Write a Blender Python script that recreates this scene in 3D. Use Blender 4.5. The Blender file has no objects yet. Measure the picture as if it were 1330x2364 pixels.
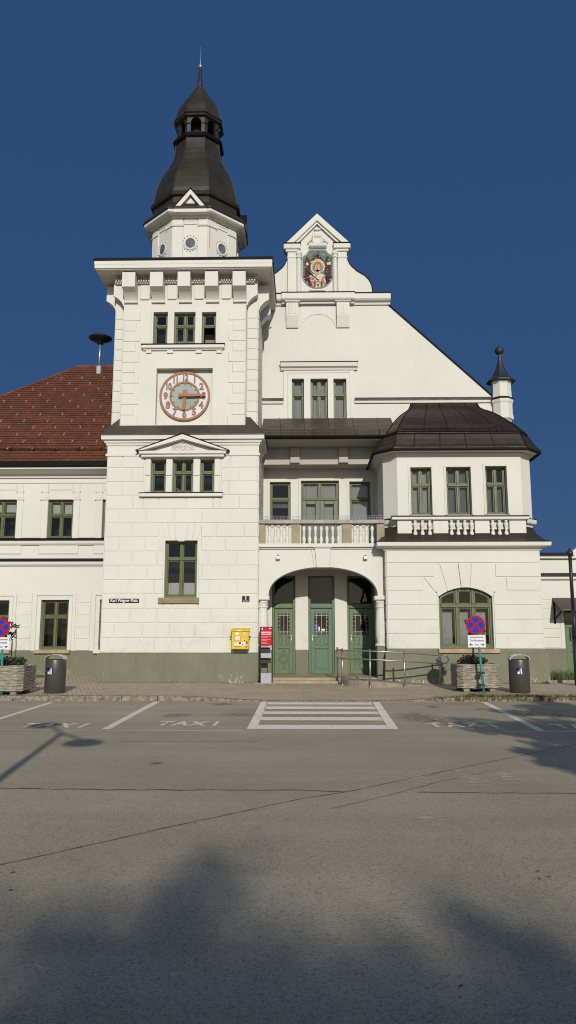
import bpy, math, random
from math import sin, cos, tan, pi, radians, atan, sqrt
random.seed(7)
scene = bpy.context.scene
COL = scene.collection

# ------------------------------------------------------------------ camera model (used to measure the photo in metres)
FPX = 1750.0
TH = atan(285 / FPX)
PS = radians(1.15)
EYE = 1.6
_r = (cos(PS), sin(PS), 0)
_fh = (-sin(PS), cos(PS), 0)
_fw = (_fh[0] * cos(TH), _fh[1] * cos(TH), sin(TH))
_up = (-_fh[0] * sin(TH), -_fh[1] * sin(TH), cos(TH))
def ray(px, py):
    return [FPX * _fw[i] + (px - 665) * _r[i] + (1182 - py) * _up[i] for i in range(3)]
def at(px, py, Y):
    d = ray(px, py); t = Y / d[1]
    return (d[0] * t, Y, EYE + d[2] * t)
def gr(px, py, z=0.0):
    d = ray(px, py); t = (z - EYE) / d[2]
    return (d[0] * t, d[1] * t, z)
def RX(a, b, c, d, Y):
    xm, ym = (a + c) / 2, (b + d) / 2
    return (at(a, ym, Y)[0], at(c, ym, Y)[0], at(xm, d, Y)[2], at(xm, b, Y)[2])
def PX(px, py, Y): return at(px, py, Y)[0]
def PZ(px, py, Y): return at(px, py, Y)[2]

# ------------------------------------------------------------------ materials
def new_mat(name):
    m = bpy.data.materials.new(name); m.use_nodes = True
    nt = m.node_tree
    return m, nt, nt.nodes['Principled BSDF']
def N(nt, t, **kw):
    n = nt.nodes.new(t)
    for k, v in kw.items():
        if k in n.inputs: n.inputs[k].default_value = v
        else: setattr(n, k, v)
    return n
def mix(nt, fac, a, b, bt='MIX'):
    n = nt.nodes.new('ShaderNodeMix'); n.data_type = 'RGBA'; n.blend_type = bt
    for s, v in ((0, fac), (6, a), (7, b)):
        if isinstance(v, (int, float)): n.inputs[s].default_value = v
        elif isinstance(v, tuple): n.inputs[s].default_value = v if len(v) == 4 else v + (1,)
        else: nt.links.new(v, n.inputs[s])
    return n.outputs[2]
def ramp(nt, src, p0, p1, c0=0.0, c1=1.0):
    n = nt.nodes.new('ShaderNodeMapRange'); n.clamp = True
    n.inputs[1].default_value = p0; n.inputs[2].default_value = p1
    n.inputs[3].default_value = c0; n.inputs[4].default_value = c1
    nt.links.new(src, n.inputs[0]); return n.outputs[0]
def math_n(nt, op, a, b):
    n = nt.nodes.new('ShaderNodeMath'); n.operation = op
    for i, v in enumerate((a, b)):
        if isinstance(v, (int, float)): n.inputs[i].default_value = v
        else: nt.links.new(v, n.inputs[i])
    return n.outputs[0]
def world_pos(nt):
    return nt.nodes.new('ShaderNodeNewGeometry').outputs['Position']
def scaled(nt, src, s, rot=(0, 0, 0)):
    n = nt.nodes.new('ShaderNodeMapping'); n.inputs['Scale'].default_value = s; n.inputs['Rotation'].default_value = rot
    nt.links.new(src, n.inputs['Vector']); return n.outputs[0]
def noise(nt, src, scale, detail=4.0, rough=0.55):
    n = N(nt, 'ShaderNodeTexNoise', Scale=scale, Detail=detail, Roughness=rough)
    nt.links.new(src, n.inputs['Vector']); return n.outputs['Fac']
def bump(nt, bsdf, h, strength, dist=0.02):
    n = N(nt, 'ShaderNodeBump', Strength=strength, Distance=dist)
    nt.links.new(h, n.inputs['Height']); nt.links.new(n.outputs[0], bsdf.inputs['Normal'])
def mul(c, k): return tuple(min(1, v * k) for v in c)

def mat(name, col, rough=0.7, metal=0.0, var=0.12, scale=5.0, bmp=0.0, bscale=60.0, spec=0.5, stretch=(1, 1, 1)):
    m, nt, b = new_mat(name)
    p = scaled(nt, world_pos(nt), stretch)
    f = ramp(nt, noise(nt, p, scale), 0.3, 0.7)
    nt.links.new(mix(nt, f, mul(col, 1 - var), mul(col, 1 + var)), b.inputs['Base Color'])
    b.inputs['Roughness'].default_value = rough; b.inputs['Metallic'].default_value = metal
    b.inputs['Specular IOR Level'].default_value = spec
    if bmp: bump(nt, b, noise(nt, world_pos(nt), bscale, 3), bmp)
    return m

def plaster(name, col, stain=0.5):
    m, nt, b = new_mat(name)
    wp = world_pos(nt)
    f1 = ramp(nt, noise(nt, wp, 0.7, 5), 0.3, 0.7)
    c = mix(nt, f1, mul(col, 0.955), mul(col, 1.02))
    f2 = noise(nt, scaled(nt, wp, (2.2, 2.2, 0.35)), 1.6, 6, 0.65)          # rain streaks
    c = mix(nt, math_n(nt, 'MULTIPLY', ramp(nt, f2, 0.58, 0.78), 0.30 * stain), c, (0.46, 0.41, 0.31))
    f3 = noise(nt, wp, 3.2, 8, 0.7)
    c = mix(nt, math_n(nt, 'MULTIPLY', ramp(nt, f3, 0.60, 0.74), 0.22 * stain), c, (0.50, 0.46, 0.37))
    z = N(nt, 'ShaderNodeSeparateXYZ'); nt.links.new(wp, z.inputs[0])
    low = ramp(nt, z.outputs[2], 1.0, 2.6, 1.0, 0.0)                         # splash dirt above the plinth
    f4 = ramp(nt, noise(nt, wp, 2.4, 7, 0.7), 0.5, 0.75)
    c = mix(nt, math_n(nt, 'MULTIPLY', math_n(nt, 'MULTIPLY', low, f4), 0.75 * stain), c, (0.42, 0.35, 0.24))
    nt.links.new(c, b.inputs['Base Color'])
    b.inputs['Roughness'].default_value = 0.9; b.inputs['Specular IOR Level'].default_value = 0.2
    bump(nt, b, noise(nt, wp, 22, 6, 0.7), 0.12, 0.02)
    return m

M = {}
M['white'] = plaster('white_plaster', (0.765, 0.740, 0.640))
M['trim'] = plaster('white_trim_paint', (0.775, 0.752, 0.660), 0.7)
M['cream'] = plaster('cream_plaster', (0.735, 0.69, 0.575), 0.8)

def plinth_mat():
    m, nt, b = new_mat('green_grey_plinth_paint')
    wp = world_pos(nt)
    c = mix(nt, ramp(nt, noise(nt, wp, 1.3, 6, 0.6), 0.3, 0.7), (0.165, 0.163, 0.098), (0.212, 0.208, 0.128))
    st = noise(nt, scaled(nt, wp, (9, 9, 0.5)), 2.0, 5, 0.6)
    c = mix(nt, math_n(nt, 'MULTIPLY', ramp(nt, st, 0.52, 0.7), 0.25), c, (0.26, 0.26, 0.20))
    z = N(nt, 'ShaderNodeSeparateXYZ'); nt.links.new(wp, z.inputs[0])
    low = ramp(nt, z.outputs[2], 0.15, 0.75, 0.13, 0.0)
    pl = noise(nt, scaled(nt, wp, (2.6, 2.6, 0.8)), 7.0, 9, 0.8)
    big = ramp(nt, noise(nt, wp, 0.9, 2), 0.40, 0.62, -0.10, 0.05)
    k = math_n(nt, 'ADD', math_n(nt, 'ADD', pl, low), big)
    near = ramp(nt, math_n(nt, 'ABSOLUTE', math_n(nt, 'SUBTRACT', z.outputs[0], 3.0), 0.0), 0.3, 1.3, 0.13, 0.0)   # flaked by the ramp
    k = math_n(nt, 'ADD', k, math_n(nt, 'MULTIPLY', near, ramp(nt, z.outputs[2], 0.3, 0.8, 1.0, 0.0)))
    c = mix(nt, ramp(nt, k, 0.70, 0.72), c, (0.62, 0.59, 0.50))
    nt.links.new(c, b.inputs['Base Color'])
    b.inputs['Roughness'].default_value = 0.7
    bump(nt, b, noise(nt, wp, 30, 5), 0.2, 0.01)
    return m
M['plinth'] = plinth_mat()

def sheet_roof(name, col):
    m, nt, b = new_mat(name)
    wp = world_pos(nt)
    c = mix(nt, ramp(nt, noise(nt, wp, 1.1, 6, 0.65), 0.32, 0.68), mul(col, 0.72), mul(col, 1.3))
    f = noise(nt, scaled(nt, wp, (3, 3, 0.8)), 2.5, 6, 0.7)
    c = mix(nt, math_n(nt, 'MULTIPLY', ramp(nt, f, 0.55, 0.75), 0.5), c, mul(col, 1.9))
    nt.links.new(c, b.inputs['Base Color'])
    b.inputs['Metallic'].default_value = 0.1; b.inputs['Specular IOR Level'].default_value = 0.35
    nt.links.new(ramp(nt, noise(nt, wp, 3.0, 4), 0.3, 0.7, 0.42, 0.62), b.inputs['Roughness'])
    bump(nt, b, noise(nt, wp, 2.6, 3), 0.25, 0.05)
    return m
M['bayroof'] = sheet_roof('brown_sheet_metal', (0.034, 0.024, 0.0155))
M['spire'] = sheet_roof('weathered_dark_copper', (0.037, 0.031, 0.022))
M['skirt'] = sheet_roof('grey_green_sheet_metal', (0.072, 0.061, 0.045))
M['black'] = mat('black_flashing', (0.007, 0.007, 0.008), 0.7, 0.0, 0.2, spec=.2)
M['lantern'] = mat('dark_zinc', (0.032, 0.034, 0.036), 0.5, 0.2, 0.25, 3)
M['green'] = mat('olive_green_window_paint', (0.125, 0.142, 0.054), 0.45, 0, 0.16, 6, 0.08, 40, stretch=(4, 4, 0.6))
M['green2'] = mat('dark_green_window_paint', (0.108, 0.135, 0.056), 0.45, 0, 0.14, 6, 0.08, 40)
M['door'] = mat('green_door_paint', (0.125, 0.180, 0.086), 0.42, 0, 0.10, 4, 0.06, 50, stretch=(4, 4, 0.5))
M['doorblue'] = mat('bluish_green_door_paint', (0.105, 0.178, 0.103), 0.42, 0, 0.10, 4, 0.06, 50, stretch=(4, 4, 0.5))
M['sillstone'] = mat('yellow_sandstone', (0.47, 0.34, 0.20), 0.85, 0, 0.2, 5, 0.3, 30)
M['sillwood'] = mat('brown_sandstone', (0.30, 0.235, 0.14), 0.85, 0, 0.2, 5, 0.3, 30)
M['pierstone'] = mat('tan_sandstone', (0.37, 0.30, 0.205), 0.9, 0, 0.18, 3, 0.3, 30)
M['capstone'] = mat('grey_coping_stone', (0.42, 0.39, 0.32), 0.9, 0, 0.2, 4, 0.3, 30)
M['room'] = mat('dark_room_interior', (0.012, 0.012, 0.0125), 0.9, 0, 0.3, 2)
M['curtain'] = mat('grey_net_curtain', (0.42, 0.41, 0.41), 0.95, 0, 0.12, 8, stretch=(6, 6, 0.3))
M['curtaindim'] = mat('dim_grey_curtain', (0.17, 0.17, 0.18), 0.95, 0, 0.25, 5, stretch=(4, 4, 0.4))
M['blind'] = mat('white_roller_blind', (0.62, 0.60, 0.57), 0.9, 0, 0.05)
M['steel'] = mat('brushed_stainless_steel', (0.46, 0.44, 0.40), 0.38, 0.85, 0.08, 20)
M['greysteel'] = mat('painted_grey_steel', (0.42, 0.42, 0.42), 0.5, 0.1, 0.06)
M['bin'] = mat('dark_anthracite_steel', (0.095, 0.088, 0.080), 0.36, 0.35, 0.12, 6)
M['binlid'] = mat('bright_steel_band', (0.55, 0.54, 0.48), 0.35, 0.5, 0.1, 12)
M['red'] = mat('red_panel', (0.62, 0.010, 0.018), 0.6, 0, 0.04, spec=.2)
M['whitepaint'] = mat('white_sign_paint', (0.80, 0.80, 0.80), 0.45, 0, 0.04)
M['pinkprint'] = mat('pale_red_print', (0.78, 0.25, 0.25), 0.5, 0, 0.03)
M['signblack'] = mat('black_sign_paint', (0.015, 0.015, 0.017), 0.4, 0, 0.1)
M['enamel'] = mat('black_enamel', (0.010, 0.012, 0.014), 0.25, 0, 0.1)
M['signblue'] = mat('blue_sign_film', (0.006, 0.055, 0.46), 0.7, 0, 0.05, spec=.15)
M['signred'] = mat('red_sign_film', (0.50, 0.008, 0.022), 0.7, 0, 0.05, spec=.15)
M['navy'] = mat('navy_sticker', (0.006, 0.010, 0.10), 0.4, 0, 0.05)
M['teal'] = mat('teal_pole_paint', (0.030, 0.26, 0.235), 0.5, 0, 0.25, 9, 0.1, 40)
M['yellow'] = mat('yellow_post_paint', (0.80, 0.50, 0.010), 0.45, 0, 0.06, 4)
M['copper'] = mat('copper_brown_metal', (0.34, 0.135, 0.055), 0.55, 0.05, 0.18, 6)
M['dialwhite'] = mat('pale_dial_glass', (0.64, 0.66, 0.68), 0.35, 0, 0.05, 3)
M['dialgreen'] = mat('grey_green_dial_glass', (0.36, 0.42, 0.36), 0.15, 0, 0.12, 2)
M['paintline'] = None
M['gravelbed'] = mat('bed_soil', (0.13, 0.11, 0.075), 0.95, 0, 0.35, 14, 0.6, 40)
M['leaf'] = mat('dark_green_leaf', (0.040, 0.060, 0.022), 0.5, 0, 0.45, 3)
M['leafbrown'] = mat('olive_brown_leaf', (0.055, 0.050, 0.028), 0.55, 0, 0.4, 4)
M['treeleaf'] = mat('tree_leaf', (0.06, 0.10, 0.03), 0.5, 0, 0.4, 2)
M['bark'] = mat('bark', (0.10, 0.075, 0.05), 0.9, 0, 0.3, 6, 0.5, 20)
M['grass'] = mat('grass_blade', (0.085, 0.12, 0.035), 0.7, 0, 0.4, 5)
M['weed'] = mat('dry_weed', (0.15, 0.135, 0.055), 0.8, 0, 0.4, 6)
M['pole'] = mat('dark_grey_pole', (0.030, 0.031, 0.036), 0.45, 0.3, 0.1)
M['siren'] = mat('black_siren_plastic', (0.012, 0.013, 0.016), 0.45, 0, 0.1)
M['galv'] = mat('galvanised_steel', (0.55, 0.56, 0.58), 0.35, 0.8, 0.1)
M['canopy'] = mat('brown_canopy_sheet', (0.075, 0.052, 0.045), 0.5, 0.1, 0.15)
M['concrete'] = mat('rough_concrete', (0.30, 0.255, 0.19), 0.92, 0, 0.22, 4, 0.5, 40)
M['stepstone'] = mat('reddish_step_stone', (0.40, 0.31, 0.22), 0.9, 0, 0.25, 3, 0.4, 40)
M['rust'] = mat('rust_stain', (0.42, 0.24, 0.06), 0.9, 0, 0.3, 10)
M['snowhook'] = mat('pale_snow_hook', (0.50, 0.40, 0.32), 0.6, 0.2, 0.1)

def tile_mat():
    m, nt, b = new_mat('red_roof_tiles')
    tc = nt.nodes.new('ShaderNodeTexCoord')
    uv = tc.outputs['UV']
    br = N(nt, 'ShaderNodeTexBrick', Scale=1.0); br.offset = 0.5
    br.inputs['Brick Width'].default_value = 0.19; br.inputs['Row Height'].default_value = 0.175
    br.inputs['Mortar Size'].default_value = 0.008; br.inputs['Mortar Smooth'].default_value = 0.3
    br.inputs['Color1'].default_value = (0.13, 0.044, 0.018, 1); br.inputs['Color2'].default_value = (0.205, 0.070, 0.030, 1)
    br.inputs['Mortar'].default_value = (0.05, 0.018, 0.012, 1)
    nt.links.new(uv, br.inputs['Vector'])
    wp = world_pos(nt)
    c = mix(nt, math_n(nt, 'MULTIPLY', ramp(nt, noise(nt, wp, 0.6, 5, 0.6), 0.45, 0.75), 0.55), br.outputs[0], (0.085, 0.030, 0.018))
    z = N(nt, 'ShaderNodeSeparateXYZ'); nt.links.new(wp, z.inputs[0])
    c = mix(nt, math_n(nt, 'MULTIPLY', ramp(nt, noise(nt, scaled(nt, wp, (2, 1, .4)), 0.9, 4), 0.5, 0.8), 0.6), c, (0.19, 0.045, 0.02))
    nt.links.new(c, b.inputs['Base Color']); b.inputs['Roughness'].default_value = 0.75
    bump(nt, b, br.outputs['Fac'], -0.5, 0.02)
    return m
M['tile'] = tile_mat()

def asphalt_mat():
    m, nt, b = new_mat('worn_asphalt')
    wp = world_pos(nt)
    base = mix(nt, ramp(nt, noise(nt, wp, 0.35, 6, 0.6), 0.3, 0.7), (0.40, 0.333, 0.228), (0.59, 0.505, 0.355))
    # lengthwise wear bands along the road
    bands = noise(nt, scaled(nt, wp, (0.07, 1.1, 1)), 1.0, 5, 0.6)
    base = mix(nt, math_n(nt, 'MULTIPLY', ramp(nt, bands, 0.42, 0.7), 0.7), base, (0.40, 0.33, 0.22))
    # coarse aggregate
    vor = N(nt, 'ShaderNodeTexVoronoi', Scale=95.0); nt.links.new(wp, vor.inputs['Vector'])
    sp = N(nt, 'ShaderNodeSeparateColor'); nt.links.new(vor.outputs['Color'], sp.inputs[0])
    base = mix(nt, ramp(nt, sp.outputs[0], 0.74, 0.98, 0, 0.4), base, (0.62, 0.57, 0.48))
    base = mix(nt, ramp(nt, sp.outputs[1], 0.66, 0.95, 0, 0.5), base, (0.10, 0.092, 0.078))
    fine = noise(nt, wp, 160, 2, 0.7)
    base = mix(nt, ramp(nt, fine, 0.62, 0.74, 0, 0.6), base, (0.56, 0.52, 0.44))
    base = mix(nt, ramp(nt, fine, 0.28, 0.42, 0.6, 0), base, (0.11, 0.10, 0.085))
    fine2 = noise(nt, scaled(nt, wp, (0.45, 1.5, 1)), 20, 6, 0.75)
    base = mix(nt, ramp(nt, fine2, 0.53, 0.72, 0, 0.30), base, (0.24, 0.205, 0.15))
    base = mix(nt, ramp(nt, noise(nt, scaled(nt, wp, (0.8, 2.4, 1)), 1.9, 7, 0.7), 0.60, 0.76, 0, 0.35), base, (0.54, 0.475, 0.36))
    base = mix(nt, ramp(nt, noise(nt, scaled(nt, wp, (0.5, 1.6, 1)), 2.3, 8, 0.75), 0.60, 0.80, 0, 0.5), base, (0.21, 0.182, 0.14))
    nt.links.new(base, b.inputs['Base Color'])
    b.inputs['Roughness'].default_value = 0.85; b.inputs['Specular IOR Level'].default_value = 0.35
    h = math_n(nt, 'ADD', vor.outputs['Distance'], math_n(nt, 'MULTIPLY', fine, 0.6))
    bump(nt, b, h, 0.5, 0.006)
    return m
M['asphalt'] = asphalt_mat()

def line_mat(col, name='worn_white_road_paint'):
    m, nt, b = new_mat(name)
    wp = world_pos(nt)
    wear = noise(nt, wp, 5.0, 9, 0.8)
    nt.links.new(mix(nt, ramp(nt, wear, 0.52, 0.66, 0, 0.75), col, (0.48, 0.40, 0.27)), b.inputs['Base Color'])
    b.inputs['Roughness'].default_value = 0.8
    bump(nt, b, noise(nt, wp, 90, 2), 0.4, 0.005)
    return m
M['paintline'] = line_mat((0.88, 0.80, 0.63))
M['paintzebra'] = line_mat((1.0, 0.92, 0.75), 'white_crossing_paint')
M['fadedline'] = line_mat((0.72, 0.63, 0.47), 'faded_road_paint')
M['crack'] = mat('road_crack_sealant', (0.13, 0.112, 0.085), 0.9, 0, 0.4, 9)  # crack ribbons in a dark sealant colour
M['oil'] = None
def soft_patch(name, col, amt, rough=0.85):
    m, nt, b = new_mat(name)
    tc = nt.nodes.new('ShaderNodeTexCoord')
    g = nt.nodes.new('ShaderNodeTexGradient'); g.gradient_type = 'SPHERICAL'
    mp = nt.nodes.new('ShaderNodeMapping'); mp.inputs['Location'].default_value = (-1, -1, 0); mp.inputs['Scale'].default_value = (2, 2, 1)
    nt.links.new(tc.outputs['UV'], mp.inputs[0]); nt.links.new(mp.outputs[0], g.inputs[0])
    wp = world_pos(nt)
    k = math_n(nt, 'MULTIPLY', ramp(nt, g.outputs[1], 0.0, 0.6), ramp(nt, noise(nt, scaled(nt, wp, (1, 2, 1)), 5, 7, 0.75), 0.45, 0.62))
    k = math_n(nt, 'MULTIPLY', k, amt)
    tr = nt.nodes.new('ShaderNodeBsdfTransparent'); ms = nt.nodes.new('ShaderNodeMixShader')
    nt.links.new(k, ms.inputs[0]); nt.links.new(tr.outputs[0], ms.inputs[1]); nt.links.new(b.outputs[0], ms.inputs[2])
    nt.links.new(ms.outputs[0], nt.nodes['Material Output'].inputs[0])
    b.inputs['Base Color'].default_value = col + (1,); b.inputs['Roughness'].default_value = rough
    return m
M['oil'] = soft_patch('oil_stain', (0.07, 0.06, 0.05), 0.8, 0.5)
M['pale'] = soft_patch('polished_pale_patch', (0.76, 0.67, 0.50), 0.85, 0.6)

def paving_mat():
    m, nt, b = new_mat('concrete_paving_blocks')
    wp = world_pos(nt)
    br = N(nt, 'ShaderNodeTexBrick', Scale=1.0); br.offset = 0.5
    br.inputs['Brick Width'].default_value = 0.22; br.inputs['Row Height'].default_value = 0.12
    br.inputs['Mortar Size'].default_value = 0.007; br.inputs['Mortar Smooth'].default_value = 0.2
    br.inputs['Color1'].default_value = (0.50, 0.40, 0.26, 1); br.inputs['Color2'].default_value = (0.62, 0.50, 0.34, 1)
    br.inputs['Mortar'].default_value = (0.24, 0.185, 0.12, 1)
    nt.links.new(scaled(nt, wp, (1, 1, 1), (0, 0, radians(72))), br.inputs['Vector'])
    c = mix(nt, math_n(nt, 'MULTIPLY', ramp(nt, noise(nt, wp, 0.9, 6, 0.65), 0.4, 0.75), 0.5), br.outputs[0], (0.33, 0.26, 0.17))
    c = mix(nt, ramp(nt, noise(nt, wp, 40, 3), 0.55, 0.75, 0, 0.3), c, (0.19, 0.155, 0.11))
    nt.links.new(c, b.inputs['Base Color']); b.inputs['Roughness'].default_value = 0.88
    bump(nt, b, br.outputs['Fac'], -0.5, 0.01)
    return m
M['paving'] = paving_mat()
M['kerb'] = mat('rough_granite_kerb', (0.27, 0.225, 0.16), 0.92, 0, 0.55, 9, 0.9, 26)

def planter_mat():
    m, nt, b = new_mat('weathered_stacked_stone')
    wp = world_pos(nt)
    c = mix(nt, ramp(nt, noise(nt, scaled(nt, wp, (1, 1, 2.5)), 6, 8, 0.7), 0.35, 0.68), (0.25, 0.22, 0.155), (0.52, 0.475, 0.37))
    nt.links.new(c, b.inputs['Base Color']); b.inputs['Roughness'].default_value = 0.95
    bump(nt, b, noise(nt, wp, 35, 5, 0.7), 0.6, 0.02)
    return m
M['planter'] = planter_mat()

def glass_mat(name, tint=0.72, refl=1.0):
    m, nt, b = new_mat(name)
    nt.nodes.remove(b)
    tr = nt.nodes.new('ShaderNodeBsdfTransparent'); tr.inputs[0].default_value = (tint, tint * 1.02, tint, 1)
    gl = nt.nodes.new('ShaderNodeBsdfGlossy'); gl.inputs['Roughness'].default_value = 0.015; gl.inputs[0].default_value = (0.95, 0.97, 1, 1)
    fr = nt.nodes.new('ShaderNodeFresnel'); fr.inputs[0].default_value = 1.5
    bp = N(nt, 'ShaderNodeBump', Strength=0.03, Distance=0.05)
    nt.links.new(noise(nt, world_pos(nt), 1.7, 2), bp.inputs['Height']); nt.links.new(bp.outputs[0], gl.inputs['Normal'])
    f = math_n(nt, 'MULTIPLY', fr.outputs[0], 0.85 * refl)
    ms = nt.nodes.new('ShaderNodeMixShader')
    nt.links.new(f, ms.inputs[0]); nt.links.new(tr.outputs[0], ms.inputs[1]); nt.links.new(gl.outputs[0], ms.inputs[2])
    nt.links.new(ms.outputs[0], nt.nodes['Material Output'].inputs[0])
    return m
M['glass'] = glass_mat('window_glass')

def mosaic_mat(name, col, speck, amt=0.82):
    m, nt, b = new_mat(name)
    wp = world_pos(nt)
    v = N(nt, 'ShaderNodeTexVoronoi', Scale=26.0); nt.links.new(scaled(nt, wp, (1, 0, 1)), v.inputs['Vector'])
    s = N(nt, 'ShaderNodeSeparateColor'); nt.links.new(v.outputs['Color'], s.inputs[0])
    c = mix(nt, ramp(nt, s.outputs[0], 0, 1, 0, 1), mul(col, 0.65), mul(col, 1.35))
    c = mix(nt, ramp(nt, s.outputs[1], amt, amt + 0.03), c, speck)
    nt.links.new(c, b.inputs['Base Color']); b.inputs['Roughness'].default_value = 0.8; b.inputs['Specular IOR Level'].default_value = 0.15
    return m

# ------------------------------------------------------------------ mesh builder
class MB:
    def __init__(s): s.v = []; s.f = []; s.uv = {}
    def poly(s, pts):
        n = len(s.v); s.v += [tuple(p) for p in pts]; s.f.append(tuple(range(n, n + len(pts))))
    def mesh(s, pts, faces):
        n = len(s.v); s.v += [tuple(p) for p in pts]; s.f += [tuple(i + n for i in f) for f in faces]
    def box(s, x0, x1, y0, y1, z0, z1):
        s.mesh([(x0,y0,z0),(x1,y0,z0),(x1,y1,z0),(x0,y1,z0),(x0,y0,z1),(x1,y0,z1),(x1,y1,z1),(x0,y1,z1)],
               [(0,3,2,1),(4,5,6,7),(0,1,5,4),(1,2,6,5),(2,3,7,6),(3,0,4,7)])
    def bbox(s, x0, x1, y0, y1, z0, z1, b=0.01):
        """box with bevelled front edges"""
        s.mesh([(x0,y1,z0),(x1,y1,z0),(x1,y1,z1),(x0,y1,z1),(x0,y0+b,z0),(x1,y0+b,z0),(x1,y0+b,z1),(x0,y0+b,z1),
                (x0+b,y0,z0+b),(x1-b,y0,z0+b),(x1-b,y0,z1-b),(x0+b,y0,z1-b)],
               [(0,1,2,3),(0,4,5,1),(1,5,6,2),(2,6,7,3),(3,7,4,0),(4,8,9,5),(5,9,10,6),(6,10,11,7),(7,11,8,4),(8,11,10,9)])
    def prism_y(s, poly, y0, y1):
        """polygon in (x,z) extruded from y0 (front) to y1"""
        n = len(poly)
        s.mesh([(x, y0, z) for x, z in poly] + [(x, y1, z) for x, z in poly],
               [tuple(range(n)), tuple(range(2*n-1, n-1, -1))] + [(i, i+n, (i+1) % n + n, (i+1) % n) for i in range(n)])
    def prism_x(s, poly, x0, x1):
        n = len(poly)
        s.mesh([(x0, y, z) for y, z in poly] + [(x1, y, z) for y, z in poly],
               [tuple(range(n)), tuple(range(2*n-1, n-1, -1))] + [(i, i+n, (i+1) % n + n, (i+1) % n) for i in range(n)])
    def prism_z(s, poly, z0, z1):
        n = len(poly)
        zz0 = z0 if callable(z0) else (lambda x, y: z0)
        zz1 = z1 if callable(z1) else (lambda x, y: z1)
        s.mesh([(x, y, zz0(x, y)) for x, y in poly] + [(x, y, zz1(x, y)) for x, y in poly],
               [tuple(range(n-1, -1, -1)), tuple(range(n, 2*n))] + [(i, (i+1) % n, (i+1) % n + n, i+n) for i in range(n)])
    def lathe(s, prof, cx, cy, n=16, rot=0.0, a0=0.0, a1=2*pi):
        full = abs(a1 - a0 - 2*pi) < 1e-6
        k = n if full else n + 1
        pts = []
        for r, z in prof:
            for i in range(k):
                a = rot + a0 + (a1 - a0) * i / n
                pts.append((cx + r*cos(a), cy + r*sin(a), z))
        fs = []
        for j in range(len(prof)-1):
            for i in range(n):
                i2 = (i+1) % k
                fs.append((j*k+i, j*k+i2, (j+1)*k+i2, (j+1)*k+i))
        if full:
            fs.append(tuple(range(k-1, -1, -1))); fs.append(tuple((len(prof)-1)*k+i for i in range(k)))
        s.mesh(pts, fs)
    def tube(s, pts, r, n=6, r2=None):
        rings = []
        m = len(pts)
        for i, p in enumerate(pts):
            a = pts[max(i-1, 0)]; b = pts[min(i+1, m-1)]
            d = [b[k]-a[k] for k in range(3)]; L = sqrt(sum(x*x for x in d)) or 1; d = [x/L for x in d]
            u = (0, 0, 1) if abs(d[2]) < 0.9 else (1, 0, 0)
            e = [d[1]*u[2]-d[2]*u[1], d[2]*u[0]-d[0]*u[2], d[0]*u[1]-d[1]*u[0]]; L = sqrt(sum(x*x for x in e)); e = [x/L for x in e]
            g = [d[1]*e[2]-d[2]*e[1], d[2]*e[0]-d[0]*e[2], d[0]*e[1]-d[1]*e[0]]
            rr = r if r2 is None else r + (r2-r)*i/max(1, m-1)
            rings.append([tuple(p[k] + rr*(cos(2*pi*j/n)*e[k] + sin(2*pi*j/n)*g[k]) for k in range(3)) for j in range(n)])
        fs = [(i*n+j, i*n+(j+1) % n, (i+1)*n+(j+1) % n, (i+1)*n+j) for i in range(m-1) for j in range(n)]
        fs += [tuple(range(n-1, -1, -1)), tuple((m-1)*n+j for j in range(n))]
        s.mesh([q for ring in rings for q in ring], fs)
    def loft(s, rings, closed=False, capends=False):
        n = len(rings[0]); k = n if closed else n-1
        fs = [(j*n+i, j*n+(i+1) % n, (j+1)*n+(i+1) % n, (j+1)*n+i) for j in range(len(rings)-1) for i in range(k)]
        if capends: fs += [tuple(range(n-1, -1, -1)), tuple((len(rings)-1)*n+i for i in range(n))]
        s.mesh([p for r in rings for p in r], fs)
    def sweep(s, path, prof, closed=False, cap=False):
        s.loft([[(x, y, z) for x, y in offset(path, o, closed)] for o, z in prof], closed, cap)
    def build(s, name, m, parent=None, smooth=False, uv=None):
        me = bpy.data.meshes.new(name)
        w = wloc(parent) if parent else (0, 0, 0)
        me.from_pydata([(x-w[0], y-w[1], z-w[2]) for x, y, z in s.v], [], s.f)
        me.materials.append(m)
        if uv:
            l = me.uv_layers.new(name='UVMap')
            for lp in me.loops:
                l.data[lp.index].uv = uv(*s.v[lp.vertex_index])
        if smooth:
            me.polygons.foreach_set('use_smooth', [True]*len(me.polygons))
        me.update()
        o = bpy.data.objects.new(name, me); COL.objects.link(o)
        if parent: o.parent = parent
        return o
def wloc(o):
    x = y = z = 0
    while o:
        x += o.location.x; y += o.location.y; z += o.location.z; o = o.parent
    return (x, y, z)
def offset(path, o, closed=False):
    n = len(path); out = []
    for i, p in enumerate(path):
        e = []
        if closed or i > 0:
            a = path[i-1]; e.append((p[0]-a[0], p[1]-a[1]))
        if closed or i < n-1:
            b = path[(i+1) % n]; e.append((b[0]-p[0], b[1]-p[1]))
        ns = []
        for dx, dy in e:
            L = sqrt(dx*dx+dy*dy) or 1; ns.append((dy/L, -dx/L))
        if len(ns) == 1: out.append((p[0]+ns[0][0]*o, p[1]+ns[0][1]*o))
        else:
            k = 1 + ns[0][0]*ns[1][0] + ns[0][1]*ns[1][1]
            out.append((p[0] + o*(ns[0][0]+ns[1][0])/k, p[1] + o*(ns[0][1]+ns[1][1])/k))
    return out
def ico(name, r, c, m, parent):
    b = MB(); prof = [(max(1e-4, r*sin(pi*i/10)), c[2]-r*cos(pi*i/10)) for i in range(11)]
    b.lathe(prof, c[0], c[1], 16); return b.build(name, m, parent, True)
def thing(name, label, cat, loc=(0, 0, 0), group=None):
    o = bpy.data.objects.new(name, None); COL.objects.link(o); o.location = loc
    o['label'] = label; o['category'] = cat
    if group: o['group'] = group
    return o
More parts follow.
